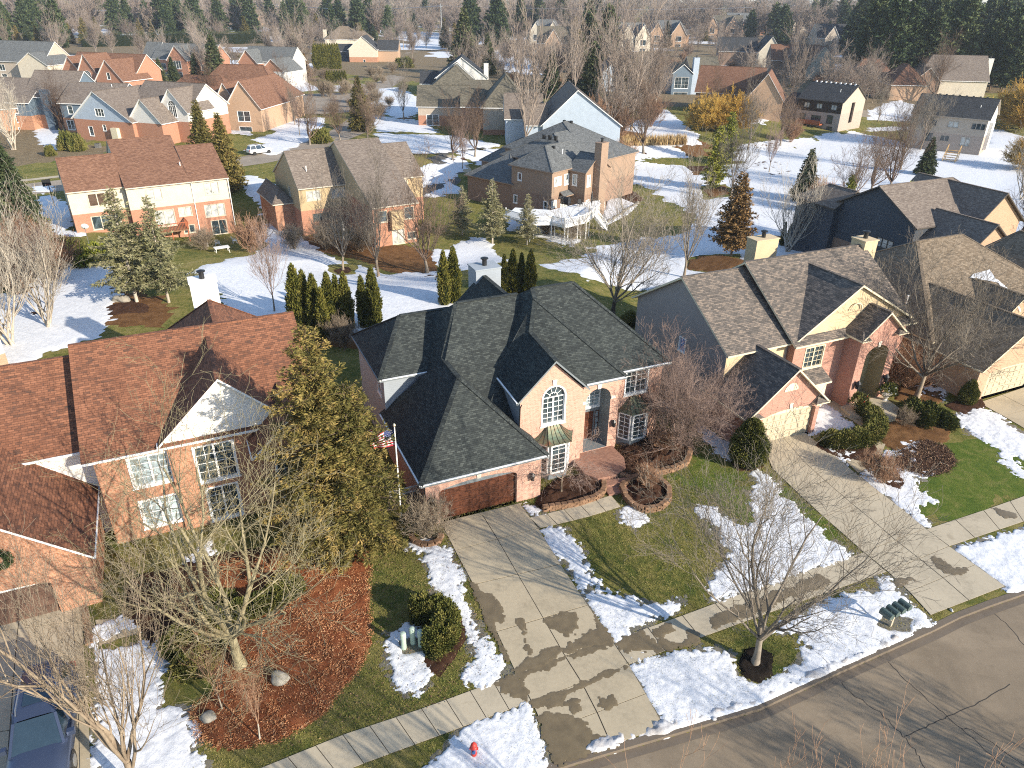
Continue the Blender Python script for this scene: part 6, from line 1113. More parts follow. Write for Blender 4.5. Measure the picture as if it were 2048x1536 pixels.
S4 = bare_tree('bare_tree', 201, 9.0, 3.8, .1, .12, 4, 4, (4, 4, 3.6, 1.6), BK_WH, BK_WH, .2, .12, (18, 42), .010, True, .6, 0., 3)
for T, px, py, sc, rz, lab in ((S1, 1368, 556, 1.15, 0, 'tall pale bare tree on the snow left of the mottled grey roof'), (S2, 549, 624, .9, 1, 'slim reddish bare sapling alone on the snow between left roof and arborvitae'), (S1, 686, 541, .95, 2, 'bare tree in a dark mulch ring behind the taupe-roofed house, left of its pair'), (S1, 757, 553, 1.1, 4, 'pale-trunked bare tree in front of the low brick wing of the taupe-roofed house'), (S3, 855, 547, .95, 1, 'darker bare tree at the right end of the taupe-roofed house'),
    (S4, 20, 690, 1.1, 0, 'pale multi-stemmed bare tree at the left edge above the red roof'), (S4, 95, 655, 1.0, 2, 'second pale multi-stemmed bare tree right of the one at the left edge'), (S2, 100, 612, 1.0, 3, 'thin bare tree in a round mulch ring on the snow at the left'), (S3, 905, 322, .8, 3, 'bare tree in a small ring on the cul-de-sac snow island'), (S2, 925, 340, .9, 5, 'slim bare tree at the bend of the snowy garden path, upper centre'), (S3, 950, 318, .85, 5, 'round-crowned bare tree left of the mocha-sided house front'),
    (S1, 808, 240, 1.05, 4, 'bare tree in a dark ring on the snowy lot left of the olive roofs'), (S3, 1286, 312, 1.15, 0, 'bare tree in a grassy ring right of the mocha-sided house'), (S1, 1462, 400, 1.1, 5, 'bare tree behind the rust-brown conifer on the snowy field'), (S2, 1538, 345, 1.0, 2, 'small bare tree in an oval grass ring on the snowy field'), (S1, 1495, 300, 1.2, 1, 'orange-tinged bare tree beside the yellow-green pine on the field'), (S4, 1575, 505, .9, 2, 'slender bare tree rising left of the dark patio furniture'),
    (S3, 1613, 470, .45, 1, 'low rounded dark bare tree by the dark-sided house patio'), (S3, 1695, 420, .8, 4, 'brambly bare tree on the snow left of the dark-sided house'), (S3, 1560, 292, .85, 2, 'wide bare tree in front of the dark brown two-storey house'), (S3, 1420, 235, .8, 4, 'pale bare tree in front of the wide pinkish brick gable'), (S1, 590, 250, .8, 1, 'bare tree behind the ring hedge on the upper left lawn'), (S3, 570, 222, .9, 2, 'leafless lawn tree on the green corner lot, upper left'), (S2, 500, 248, .8, 3, 'bare tree inside the ring-shaped hedge, upper left'), (S2, 600, 272, 1.0, 5, 'slim street tree near the parked white SUV'),
    (S2, 625, 210, 1.1, 4, 'bare tree at the edge of the pale cul-de-sac, upper left'), (S3, 620, 290, .8, 3, 'pale bushy bare tree left of the cul-de-sac mouth'), (S3, 680, 280, .7, 1, 'twiggy bare tree behind the taupe-roofed house on its left'), (S3, 735, 282, .75, 3, 'twiggy bare tree behind the taupe-roofed house on its right'), (S4, 30, 300, 1.2, 4, 'pale bare tree in front of the tall orange brick house at the left edge'), (S3, 130, 262, .8, 2, 'reddish bare tree between the orange brick house and the grey gable'), (S3, 130, 235, .8, 5, 'bare tree in front of the slate-blue siding house'), (S3, 425, 245, 1.0, 4, 'bushy brown bare tree in front of the white gabled house'),
    (S1, 1800, 340, 1.3, 3, 'bare tree in the tangle in front of the beige house'), (S3, 1780, 385, 1.0, 0, 'dense brown bare thicket tree left of the beige house'), (S3, 1740, 390, .9, 2, 'grey thicket tree above the dark-sided house roof'), (S1, 1840, 300, 1.2, 1, 'pale white-barked tree in front of the beige house wall'), (S3, 1865, 205, 1.3, 5, 'round twiggy bare tree in front of the taupe roof with the white chimney'), (S3, 2030, 520, .85, 2, 'bare tree on the green strip at the right edge'), (S4, 2040, 400, 1.0, 1, 'bare tree leaning in at the right edge above the snow'), (S1, 1755, 245, .9, 2, 'bare street tree on the snow right of the dark brown house')):
    place(T, px, py, lab, sc=sc, rz=rz)
S5 = bare_tree('bare_tree', 212, 9.5, 2.3, .3, .09, 6, 4, (4, 4.4, 3.4, 1.4), BK_WH, TW_ORG, .25, .11, (15, 36), .0045, True, .9)
for i, (x, y, sc, lab) in enumerate(((4.3, 8.8, .93, 'reddish-tipped bare treetop rising at the bottom edge over the street, left one'), (6.9, 10.2, .88, 'reddish-tipped bare treetop at the bottom edge, in the middle of three'), (9.4, 10.3, .9, 'reddish-tipped bare treetop at the bottom edge, right one of three'))): place(S5, 0, 0, lab, sc=sc, rz=i * 2.1, xy=(x, y))
for i, (px, py, lab) in enumerate(((445, 1420, 'cluster of red-twigged saplings in the red mulch, lower left'), (400, 1300, 'thin red-twigged sapling beside the snow strip at lower left'), (520, 1480, 'red-twigged sapling nearest the sidewalk in the red mulch'))): place(S5, px, py, lab, sc=(.34, .34, .36), rz=i)
# -- conifers
N1 = conifer('spruce_tree', 301, 13.6, 3.9, ND_SPR, .04, .42, 10, 2.8, .2, (.24, .065), .20, .62, .5, ntw=4, gap=.2)
place(N1, 668, 1100, 'huge yellow-green spruce standing between the red-roofed and the middle house')
N1b = conifer('spruce_tree', 302, 10.4, 3.0, ND_SPR, .03, .40, 10, 2.8, .16, (.24, .065), .18, .5, .5, ntw=4, gap=.18); place(N1b, 722, 1095, 'bushy yellow-green spruce right behind the flagpole')
B1 = conifer('blue_spruce', 303, 14.5, 4.2, ND_BLUE, .16, .6, 9, 1.7, .2, (.42, .13), .16, .8, .42, bark=BK_WH, ntw=2, gap=.15)
place(B1, 274, 604, 'tall greyish blue spruce with a pale trunk, left of its pair behind the red roof', sc=(.84, .84, .78)); place(B1, 338, 605, 'slightly shorter greyish blue spruce with pale trunk, right of its pair', sc=(.7, .7, .73), rz=2.)
G1 = conifer('spruce_tree', 304, 13, 3.6, ND_SPR, .03, .42, 12, 1.5, .18, (.46, .18), .18, .85, .25); DK = conifer('spruce_tree', 305, 13, 3.9, ND_DK, .03, .5, 12, 1.4, .18, (.6, .24), .2, .85, .22); YP = conifer('pine_tree', 306, 13, 3.0, ND_YEL, .08, .55, 9, 1.8, .16, (.5, .18), .05, .6, .45, gap=.15); RU = conifer('rusty_conifer', 307, 11.5, 3.3, ND_RUST, .12, .45, 11, 1.6, .16, (.42, .16), .12, .75, .3, bark=BK_TAN)
PN = conifer('pine_tree', 308, 24, 5.5, ND_PINE, .12, 1.0, 10, 1.5, .3, (1.0, .42), .02, .55, .4, gap=.1, ntw=2)
for T, px, py, sc, rz, lab in ((G1, 460, 385, .9, 0, 'broad green spruce at the right end of the cream and brick house'), (G1, 412, 330, .85, 2, 'taller green spruce behind the cream and brick house'), (G1, 722, 262, .9, 1, 'dark green spruce with golden edges by the cul-de-sac'), (DK, 45, 460, .86, 1, 'dense dark spruce at the left edge beside the cream corner house'), (B1, 985, 488, .6, 3, 'wide pale-green spruce left of the white deck'), (B1, 925, 470, .48, 1, 'smaller pale-green spruce behind the wide one, left of the white deck'), (B1, 1054, 490, .48, 2, 'narrow spruce in front of the white deck railing'),
    (RU, 1462, 512, .92, 0, 'rust-brown conifer in an orange mulch ring on the snow'), (YP, 1425, 380, .85, 0, 'tall yellow-green pine in the middle of the snowy field'), (YP, 1452, 330, .8, 2, 'second yellow-green pine behind the tallest one on the field'), (DK, 1606, 402, .66, 0, 'conical blue-green spruce in an oval bed on the snowy field'), (YP, 1790, 505, .68, 3, 'bright yellow-green pine in front of the dark-sided house'), (DK, 1848, 350, .55, 2, 'squat dark blue spruce in front of the beige house'), (YP, 1690, 392 + 30, .0001 + .45, 1, 'small yellow pine near the dark-sided house'),
    (DK, 435, 165, 1.2, 1, 'tall dark spruce left of the two small brick gables'), (DK, 305, 170, .62, 1, 'small blue-green spruce, leftmost of the row below the grey roof'), (DK, 325, 172, .66, 2, 'small blue-green spruce, second in the row below the grey roof'), (DK, 350, 168, .66, 3, 'small blue-green spruce, third in the row below the grey roof'), (DK, 395, 162, .7, 4, 'bluish spruce at the right end of the row below the grey roof'), (DK, 240, 168, .5, 2, 'pale young spruce before the three-gabled brick house'), (DK, 275, 172, .72, 0, 'dark spruce beside the garage gable of the three-gabled brick house'),
    (DK, 930, 150, 1.85, 0, 'very tall dark spruce above the white gabled house, nearer one'), (DK, 975, 150, 1.15, 2, 'second tall dark spruce right of the tallest, upper centre'), (DK, 790, 75, .85, 3, 'dark spruce beside the main road, top centre'), (DK, 1102, 196, 1.0, 1, 'dark spruce in the grove behind the bare trees, left one'), (DK, 1158, 170, 1.3, 2, 'tall dark spruce in the middle of the upper centre grove'), (DK, 1180, 200, 1.2, 4, 'dark spruce in the grove left of the blue-grey arched-window house'), (G1, 1245, 225, 1.0, 1, 'green spruce by the blue-grey arched-window house'), (DK, 595, 150, 1.1, 2, 'olive spruce right of the small brick gables'), (RU, 612, 160, .8, 3, 'orange-brown narrow conifer by the cul-de-sac lawn')):
    place(T, px, py, lab, sc=sc, rz=rz)
g = np.random.default_rng(9)
def scat(n, x0, x1, y0, y1): return [(g.uniform(x0, x1), g.uniform(y0, y1)) for _ in range(n)]
for px, py in scat(26, -40, 130, 62, 105) + scat(24, 130, 480, 72, 92) + scat(22, 560, 780, 66, 92) + scat(7, 690, 760, 72, 90) + scat(10, 1140, 1260, 100, 150) + scat(14, 1480, 1680, 74, 100) + scat(46, -60, 1700, 24, 52) + scat(24, 180, 760, 52, 80) + scat(8, 980, 1400, 60, 95) + scat(6, 890, 1000, 85, 105): place((DK, PN, G1)[int(g.integers(0, 3))] , px, py, 'dark evergreen in the distant evergreen belt', 'dark evergreens in the distance', sc=(lambda s: (s * g.uniform(.8, 1.3), s * g.uniform(.8, 1.3), s))(g.uniform(.75, 1.3)), rz=g.uniform(0, 6))
for px, py in scat(46, 1715, 2130, 135, 186) + scat(45, 1690, 2150, 100, 140): place(PN, px, py, 'tall dark green pine in the wood at the top right', 'pines of the top right wood', sc=(lambda s: (s * g.uniform(.85, 1.2), s, s * g.uniform(.9, 1.15)))(g.uniform(.95, 1.25)), rz=g.uniform(0, 6))
# -- far bare woods
for i, (x, y, lab) in enumerate(((24., 11., 'bare tree beyond the right edge whose shadow falls on the road'), (28., 13.5, 'second bare tree beyond the right edge, farther down the road'))): place(S3, 0, 0, lab, sc=.6, rz=i * 2., xy=(x, y))
# -- arborvitae, hedges, bushes
TH = leafy('arborvitae', column_fn(5.6, .78, .3), 5200, ND_THU, 501, .24, .1, 1.4, column_core(5.6, .78)); TH2 = leafy('arborvitae', column_fn(4.6, .6, .3, .13), 4000, ND_THU, 502, .22, .09, 1.4, column_core(4.6, .6))
for i, (px, py, sc, lab) in enumerate(((600, 664, 1.12, 'tallest arborvitae column, leftmost of the first clump behind the red roof'), (617, 662, 1.1, 'arborvitae column, second from left in the first clump'), (636, 668, 1.0, 'arborvitae column, third in the first clump'), (650, 676, .9, 'shortest arborvitae at the right of the first clump'), (664, 662, .98, 'arborvitae column, left one of the middle clump'), (680, 660, 1.0, 'arborvitae column, centre of the middle clump'), (696, 658, .95, 'arborvitae column, right one of the middle clump'), (729, 655, .95, 'arborvitae column, left of the third clump'), (750, 652, 1.0, 'arborvitae column, right of the third clump'),
    (889, 610, 1.05, 'tall arborvitae column left of the chimney, nearest to the snow'), (908, 604, 1.0, 'tall arborvitae column directly left of the grey chimney'), (1008, 588, .8, 'arborvitae column right of the grey chimney, first of four'), (1025, 586, .82, 'arborvitae column right of the grey chimney, second of four'), (1042, 584, .8, 'arborvitae column right of the grey chimney, third of four'), (1060, 590, .85, 'arborvitae column right of the grey chimney, last of four'), (1563, 492, .62, 'small dark arborvitae beside the tan chimney, left one'), (1575, 494, .55, 'small dark arborvitae beside the tan chimney, right one'))): place((TH, TH2)[i % 2], px, py, lab, sc=(sc, sc, sc * (1.12 if i % 2 else 1.)), rz=i, cat='arborvitae')
for i in range(11): place(TH, 632 + i * 4.6, 140 - i * .2, 'arborvitae in the tall dark row beside the black-roofed house', 'arborvitae row by the black-roofed house', sc=(1.6, 1.6, 1.7), rz=i, cat='arborvitae')
for i in range(8): place(TH2, 656 + i * 5, 167, 'small arborvitae in the low row by the cul-de-sac', 'low arborvitae row', sc=(1.2, 1.2, .9), rz=i, cat='arborvitae')
PB = leafy('pyramid_bush', column_fn(3.3, 1.25, .25, .06, .9), 14000, ND_HED, 503, .13, .07, .8, column_core(3.3, 1.25, .85, .9)); place(PB, 1493, 925, 'clipped cone-shaped evergreen beside the cream garage door', cat='bush'); place(PB, 1932, 806, 'small cone-shaped evergreen beside the far right garage', sc=(.55, .55, .6), cat='bush')
def blob_fn(a, b, c, lump=.12):
    def f(g_, n):
        v = g_.normal(size=(n, 3)); v[:, 2] = np.abs(v[:, 2]); v /= np.linalg.norm(v, axis=1, keepdims=True); k = 1 + lump * np.sin(v[:, 0] * 5 + v[:, 1] * 3) + lump * np.sin(v[:, 1] * 6 + v[:, 2] * 4); return v * k[:, None] * [a, b, c] * g_.uniform(.85, 1.03, n)[:, None] + [0, 0, .05], v
    return f
def blob_core(a, b, c, s=.8):
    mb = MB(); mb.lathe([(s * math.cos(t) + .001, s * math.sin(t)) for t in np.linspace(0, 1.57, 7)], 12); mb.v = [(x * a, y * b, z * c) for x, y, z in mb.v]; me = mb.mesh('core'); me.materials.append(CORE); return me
BB = leafy('evergreen_bush', blob_fn(1, 1, .9), 5000, ND_HED, 504, .16, .08, .5, blob_core(1, 1, .9)); BY = leafy('evergreen_bush', blob_fn(1, 1, .9, .2), 4500, ND_YEL, 505, .22, .1, .5, blob_core(1, 1, .9))
for T, px, py, sc, lab in ((BY, 195, 525, (2.3, 1.8, 1.9), 'bright green spreading juniper beneath the cream and brick house'), (BB, 135, 505, (1.9, 1.6, 1.8), 'olive rounded shrub at the left corner of the cream and brick house'), (BB, 137, 300, (1.6, 1.6, 3.4), 'big dark clipped cube hedge by the white gabled house, left'), (BB, 155, 302, (1.6, 1.6, 3.2), 'big dark clipped hedge bush by the white gabled house, right'), (BB, 102, 312, (.9, .9, 1.9), 'small cone bush on the green lawn in front of the dark hedge'), (BB, 1830, 832, (1.7, 1.1, 1.05), 'low clipped yew hedge block right of the porch, left half'), (BB, 1868, 838, (1.6, 1.1, 1.0), 'low clipped yew hedge block right of the porch, right half'), (BB, 810, 135, (4, 4, 4), 'round green bush beside the drive of the black-roofed house'), (BB, 642, 285, (2.2, 2., 2.6), 'dark green bush at the corner behind the taupe-roofed house'), (BB, 1265, 648, (1.5, 1.3, 1.), 'flat-topped bush between the middle and right-hand houses'), (BB, 430, 1210, (.9, .9, .7), 'low green shrub near the trunk of the lichen-covered tree'), (BY, 1120, 118, (3, 3, 3), 'green bush near the top centre houses')): place(T, px, py, lab, sc=sc, cat='bush', rz=px)
def hedge(pts, wd, hh, mat, label, n, seed, px=True, name='curved_hedge', L=.12, z=None):
    P = [Vector(p[:2]) for p in (ats(pts) if px else pts)]; pp = [Vector(q) for q in split([tuple(p) for p in P], 24)]; c = sum(pp, Vector((0, 0))) / len(pp); pp = [p - c for p in pp]; d = [0]
    def f(g_, n):
        t = g_.random(n) * 23.999; i = t.astype(int); fr_ = (t - i)[:, None]; A = np.array([tuple(p) for p in pp]); a = A[i]; b = A[i + 1]; dd = b - a; dd /= np.linalg.norm(dd, axis=1, keepdims=True); nn = np.stack([-dd[:, 1], dd[:, 0]], 1); ph = g_.uniform(-1, 1, n); q = a + (b - a) * fr_
        endt = np.minimum(1, np.minimum(t, 24 - t) / 1.6) ** .5; th = ph * 1.75; s = np.sign(np.sin(th)) * np.abs(np.sin(th)) ** .55; cz = np.clip(np.cos(th), 0, 1) ** .4; zz_ = np.where(np.abs(th) > 1.45, g_.random(n) * hh * .9, hh * cz); k = g_.uniform(.88, 1.03, n) * (1 + .07 * np.sin(t * 2.1))
        pt = np.concatenate([q + nn * (s * wd / 2 * k * endt)[:, None], (zz_ * k * (.75 + .25 * endt))[:, None] + .02], 1); N = np.concatenate([nn * s[:, None], cz[:, None]], 1); return pt, N
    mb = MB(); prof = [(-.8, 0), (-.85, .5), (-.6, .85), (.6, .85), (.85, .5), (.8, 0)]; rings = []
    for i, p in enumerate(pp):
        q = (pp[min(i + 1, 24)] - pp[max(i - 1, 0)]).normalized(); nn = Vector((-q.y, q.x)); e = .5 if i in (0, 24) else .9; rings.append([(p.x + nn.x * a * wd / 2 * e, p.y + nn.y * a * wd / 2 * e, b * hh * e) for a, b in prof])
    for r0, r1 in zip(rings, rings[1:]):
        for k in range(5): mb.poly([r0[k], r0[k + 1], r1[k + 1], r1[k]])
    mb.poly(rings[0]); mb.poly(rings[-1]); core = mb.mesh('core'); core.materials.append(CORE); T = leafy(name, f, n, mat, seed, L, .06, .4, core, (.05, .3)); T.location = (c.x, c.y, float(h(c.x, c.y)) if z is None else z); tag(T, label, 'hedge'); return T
hedge('822 1238, 858 1232, 888 1245, 896 1268, 888 1292, 868 1305, 852 1314', 1.25, 1.15, ND_HED, 'clipped C-shaped hedge wrapped around the green utility pedestals', 26000, 601)
hedge('1712 824, 1738 838, 1752 862, 1738 884, 1705 892, 1665 892, 1638 888', 1.35, 1.0, ND_HED, 'curved clipped yew hedge beside the walk of the right-hand pink brick house', 30000, 602)
hedge('330 1320, 380 1272, 450 1245, 520 1222, 580 1190, 600 1168', 1.3, .7, ND_HED, 'long low green hedge along the snowy walk behind the lichen-covered tree', 26000, 603)
hedge('350 1340, 400 1345, 430 1300, 420 1270', 1.2, .6, ND_HED, 'patchy green shrub mass left of the lichen-covered tree', 9000, 604)
hedge('478 248, 500 254, 525 250, 535 240, 515 235, 485 238, 478 246', 1.6, 1.0, ND_HED, 'ring-shaped clipped hedge on the upper left corner lot', 7000, 605, L=.3)
hedge('165 94, 260 92, 360 90, 470 88, 540 86', 5, 7.5, ND_DK, 'long tall evergreen hedge along the far road, upper left', 16000, 606, L=1.1)
# twiggy shrubs
SB = bare_tree('bare_shrub', 701, 1.7, 1.0, .05, .03, 6, 3, (6, 5, 4), BK_TAN, BK_TAN, .1, .15, (20, 50), .006, True, .7, 0., 4); SR = bare_tree('bare_shrub', 702, 2.1, 1.7, .05, .03, 7, 3, (6, 5, 4), BK_BR, TW_ORG, .15, .12, (18, 42), .01, True, .8, 0., 4); WS = bare_tree('willow_shrub', 703, 6.5, 4.5, .05, .08, 7, 3, (8, 8, 6), WILL, WILL, .05, .14, (20, 50), .028, True, .5, 0., 4)
for T, px, py, sc, lab in ((SB, 852, 1078, 1.15, 'round twiggy bare shrub in a stone ring at the left corner of the garage'), (SR, 505, 505, 1.3, 'reddish twiggy shrub right of the cream and brick house patio'), (SB, 410, 500, 1.3, 'brown twiggy shrub beneath the redwood deck'), (SR, 1245, 335, 1.4, 'round russet shrub right of the mocha-sided house'), (SR, 1295, 975, .45, 'small brown shrub in the stone-edged round bed'), (SR, 1320, 900, .5, 'dry brown shrub in the raised bed at the right bay window'), (SR, 1790, 770, .9, 'amber-brown shrub at the right corner of the right-hand pink brick house'), (SR, 1815, 778, .8, 'second amber-brown shrub beside the bare tree at the right-hand house'), (SR, 1745, 955, .55, 'low dark ornamental grass clump in the snow by the drive, nearer the house'), (SR, 1765, 968, .5, 'low dark ornamental grass clump in the snow by the drive, nearer the lawn'), (SB, 1805, 850, .6, 'tiny bare shrub in the snow of the right-hand front bed'),
    (SR, 60, 545, 1.7, 'orange-brown thicket at the left edge below the cream corner house'), (SR, 110, 560, 1.5, 'orange-brown thicket right of the left-edge thicket'), (SR, 30, 590, 1.5, 'brown thicket at the left edge above the snow'), (SB, 650, 500, 1.8, 'dark tangle of shrubs under the taupe-roofed house'), (SB, 720, 505, 1.6, 'dark tangle of shrubs beside the low brick wing'), (SB, 590, 500, 1.5, 'leafless shrub at the back left corner of the taupe-roofed house'), (SB, 1090, 470, 1.2, 'brown shrubs beneath the white deck stairs'), (SB, 1150, 478, 1.2, 'brown shrubs beneath the middle of the white deck'), (SB, 690, 700, 1.3, 'grey-brown shrub behind the spruce at the middle house'), (SR, 1640, 425, 1.4, 'brown scrub left of the dark-sided house'), (SR, 1300, 255, 1.9, 'reddish scrub by the reeds'), (SR, 1180, 275, 2.2, 'reddish scrub right of the pale blue house'), (SR, 1230, 290, 2.0, 'reddish scrub behind the reed bed'), (SR, 1580, 285, 1.4, 'dark shrub under the wide bare tree before the dark brown house')): place(T, px, py, lab, sc=sc, cat='shrub', rz=px)
for px, py, sc, lab in ((1412, 260, .88, 'golden yellow willow shrub left of the yellow-green pine'), (1462, 264, .95, 'golden yellow willow shrub right of the yellow-green pine'), (2040, 260, 1.4, 'large golden willow at the right edge'), (2050, 340, .7, 'golden willow at the right edge, lower one')): place(WS, px, py, lab, sc=sc, cat='willow', rz=px)
# -- far bare woods and garden shrubs
F1 = bare_tree('bare_tree', 401, 15, 4.6, .2, .2, 6, 3, (7, 6, 5), BK_GREY, TW_BR, .15, .15, (20, 45), .024); F2 = bare_tree('bare_tree', 402, 12, 5, .15, .2, 7, 3, (7, 6, 5), BK_TAN, TW_BR, .1, .17, (22, 50), .024); F3 = bare_tree('bare_tree', 403, 16, 4.2, .2, .2, 5, 3, (5, 5, 4), BK_TAN, TW_BR, .2, .12, (18, 40), .024)
for px, py, sc in ((1052, 330, 1.55), (1148, 205, 1.5), (1215, 300, 1.4), (1262, 262, 1.5), (1232, 225, 1.6), (1310, 232, 1.35)): place(F3, px, py, 'very tall pale bare tree towering over the thicket, upper centre', 'tall pale bare trees of the thicket', sc=(sc * .8, sc * .8, sc), rz=px)
spots = scat(26, -80, 260, 60, 115) + scat(26, 260, 640, 60, 160) + scat(30, 620, 1060, 55, 120) + scat(16, 900, 1190, 100, 190) + scat(30, 1330, 1720, 60, 130) + scat(10, 1380, 1700, 140, 215) + scat(10, 1190, 1310, 175, 270) + scat(8, 1060, 1190, 120, 190) + scat(26, 960, 1400, 45, 105) + scat(24, 1380, 1700, 45, 100) + scat(6, 1700, 1760, 180, 230) + scat(30, -60, 700, 25, 75) + scat(10, 730, 900, 50, 120) + scat(6, 540, 660, 100, 160) + scat(5, 980, 1060, 120, 160)
for i, (px, py) in enumerate(spots): place((F1, F2, F3)[i % 3], px, py, 'leafless tree in the background woods and gardens', 'bare background trees', sc=g.uniform(.5, 1.05), rz=g.uniform(0, 6))
for px, py in scat(50, 60, 1700, 100, 240) + scat(25, 480, 760, 150, 240): place((SB, SR)[px > 900], px, py, 'leafless garden shrub among the background houses', 'garden shrubs of the background', sc=g.uniform(1., 2.2), rz=g.uniform(0, 6), cat='shrub')
for px, py in scat(24, 100, 1650, 90, 230): place(BB, px, py, 'rounded evergreen shrub among the background houses', 'evergreen shrubs of the background', sc=g.uniform(.8, 1.8), cat='shrub')
def wood(name, protos, n, x0, x1, Y0, Y1, label):
    """far-off wood that reads as one mass: many bare crowns merged"""
    Vs, Fs, o = [], [], 0; src = []
    for p in protos:
        for ch in p.children:
            me = ch.data; v = np.zeros(len(me.vertices) * 3, np.float32); me.vertices.foreach_get('co', v); l = np.zeros(len(me.loops), np.int32); me.loops.foreach_get('vertex_index', l)
            if ch.name.startswith('branches'): src.append((v.reshape(-1, 3), l.reshape(-1, 4)))
    for i in range(n):
        v, f = src[i % len(src)]; a = g.uniform(0, 6.3); c, s_ = math.cos(a), math.sin(a); sc = g.uniform(.8, 1.5); y = g.uniform(Y0, Y1); x = g.uniform(x0, x1) * y
        V = v * sc; V = np.stack([V[:, 0] * c - V[:, 1] * s_ + x, V[:, 0] * s_ + V[:, 1] * c + y, V[:, 2] + float(h(x, y))], 1); Vs.append(V); Fs.append(f + o); o += len(V)
    ob = link(name, np_mesh(name, np.concatenate(Vs), np.concatenate(Fs), TW_BR)); tag(ob, label, 'woodland', kind='stuff')
W1 = bare_tree('bare_tree', 411, 15, 6, .12, .2, 6, 2, (9, 9), BK_GREY, TW_BR, .12, .16, (22, 50), .07); W2 = bare_tree('bare_tree', 412, 14, 7, .12, .2, 7, 2, (9, 9), BK_GREY, TW_BR, .1, .18, (22, 55), .07)
wood('distant_wood', (W1, W2), 900, -1.0, 1.0, 620, 1500, 'hazy brown leafless woodland along the horizon')
wood('distant_wood', (W1, W2), 210, -.75, .75, 520, 800, 'brown leafless wood behind the last houses')
for t in (W1, W2):
    for ch in list(t.children): bpy.data.objects.remove(ch)
    bpy.data.objects.remove(t)
# reeds
g2 = np.random.default_rng(33); A = np.array([at(px, py) for px, py in [(g2.uniform(1225, 1372), g2.uniform(286, 298)) for _ in range(2600)]]); V, F = sprays(A, np.array([0, 0, 1.]) + g2.normal(0, .12, A.shape), g2.uniform(1.2, 2.4, len(A)), .12, g2)
tag(link('reed_bed', np_mesh('reed_bed', V, F, REED)), 'tan bed of dry reeds at the far edge of the snowy field', 'reeds', kind='stuff')
# lawn tufts near the camera: rough winter turf standing above the soil
def turf(n, x0, x1, y0, y1, seed):
    g_ = np.random.default_rng(seed); X = g_.uniform(x0, x1, n); Y = g_.uniform(y0, y1, n); ok = kerb_d(X, Y) < -.2
    for q in AVOID: a = np.array(q); ok &= poly_sd(X, Y, q) < .02
    X, Y = X[ok], Y[ok]; P = np.stack([X, Y, h(X, Y) - .01], 1); V, F = sprays(P, np.array([0, 0, .55]) + g_.normal(0, .5, P.shape) * [1, 1, .2], g_.uniform(.06, .14, len(P)), .022, g_); me = np_mesh('grass_tufts', V, F, GRASSB); tag(link('grass_tufts', me), 'rough winter grass of the front lawns', 'grass', kind='stuff')
AVOID = [ats(q) for q in ('885 1052, 881 1044, 1046 1004, 1223.5 1281, 1257.6 1330, 1329 1454, 1110.7 1530, 1063 1404, 1032 1347.7', '1524 884,1606 862,1709.5 945.7,1851 1057.6,1898 1093,2010 1173,1861 1231,1775.7 1144.3,1648 1035.5', '200 1650, 510 1541, 680 1471.5, 850 1415, 1032 1347.7, 1063 1404, 900 1464.5, 731 1527, 561 1593, 262 1706', '1223.5 1281, 1380 1226, 1539.4 1166, 1727.4 1105, 1773.5 1144.3, 1553 1221, 1380 1284, 1257.6 1330', '1852 1058.9, 1997 1011, 2048 992, 2300 905, 2300 955, 2048 1043.5, 1898.3 1093', '1059 1036,1222 991,1242 1014,1080 1057', '430 1130, 700 1085, 742 1290, 640 1432, 460 1500, 385 1420, 430 1190', '-200 1150, 150 1150, 175 1600, -200 1600')]
GRASSB = m_needles('grass_blades', (.07, .095, .022), (.20, .185, .055), (.38, .30, .14), .35)
turf(170000, -13, 22, 14, 40, 5)
def chips(name, s, n, mat, seed, L, W, z, label):
    g_ = np.random.default_rng(seed); q = ats(s, 0.); a = np.array(q); X = g_.uniform(a[:, 0].min(), a[:, 0].max(), n); Y = g_.uniform(a[:, 1].min(), a[:, 1].max(), n); ok = poly_sd(X, Y, q) > -.25 * g_.random(n); X, Y = X[ok], Y[ok]
    P = np.stack([X, Y, np.full(len(X), z) + g_.uniform(0, .03, len(X))], 1); D = g_.normal(size=P.shape) * [1, 1, .35]; V, F = sprays(P, D, g_.uniform(.5, 1.4, len(P)) * L, W, g_); tag(link(name, np_mesh(name, V, F, mat)), label, 'mulch', kind='stuff')
CH1 = m_needles('chip_mix', (.05, .018, .010), (.32, .13, .055), (.58, .34, .18), 6.); CH2 = m_needles('chip_dark', (.02, .012, .008), (.12, .07, .045), (.34, .22, .13), 6.)
chips('mulch_chips', '430 1130, 520 1115, 600 1108, 700 1085, 740 1105, 735 1190, 742 1290, 715 1340, 640 1432, 560 1480, 460 1500, 400 1480, 385 1420, 440 1380, 430 1330, 470 1280, 520 1230, 430 1190', 60000, CH1, 1, .11, .035, .07, 'loose reddish bark chips on the big mulch bed')
chips('leaf_scatter', '1225 905, 1255 885, 1310 870, 1372 885, 1378 905, 1370 928, 1325 943, 1290 948, 1262 962, 1235 950', 9000, CH2, 2, .1, .04, .29, 'dead leaves lying on the raised bed right of the entrance'); chips('leaf_scatter', '1795 905, 1850 880, 1895 895, 1912 925, 1895 945, 1850 955, 1810 940, 1780 950, 1760 935', 12000, CH2, 3, .12, .05, .06, 'dead leaves on the mulch beds of the right-hand lawn'); chips('leaf_scatter', '640 1060, 900 1060, 1000 1330, 900 1400, 700 1460, 560 1500, 740 1300, 740 1100', 5000, CH2, 4, .09, .04, .03, 'scattered dead leaves on the side lawn left of the driveway')
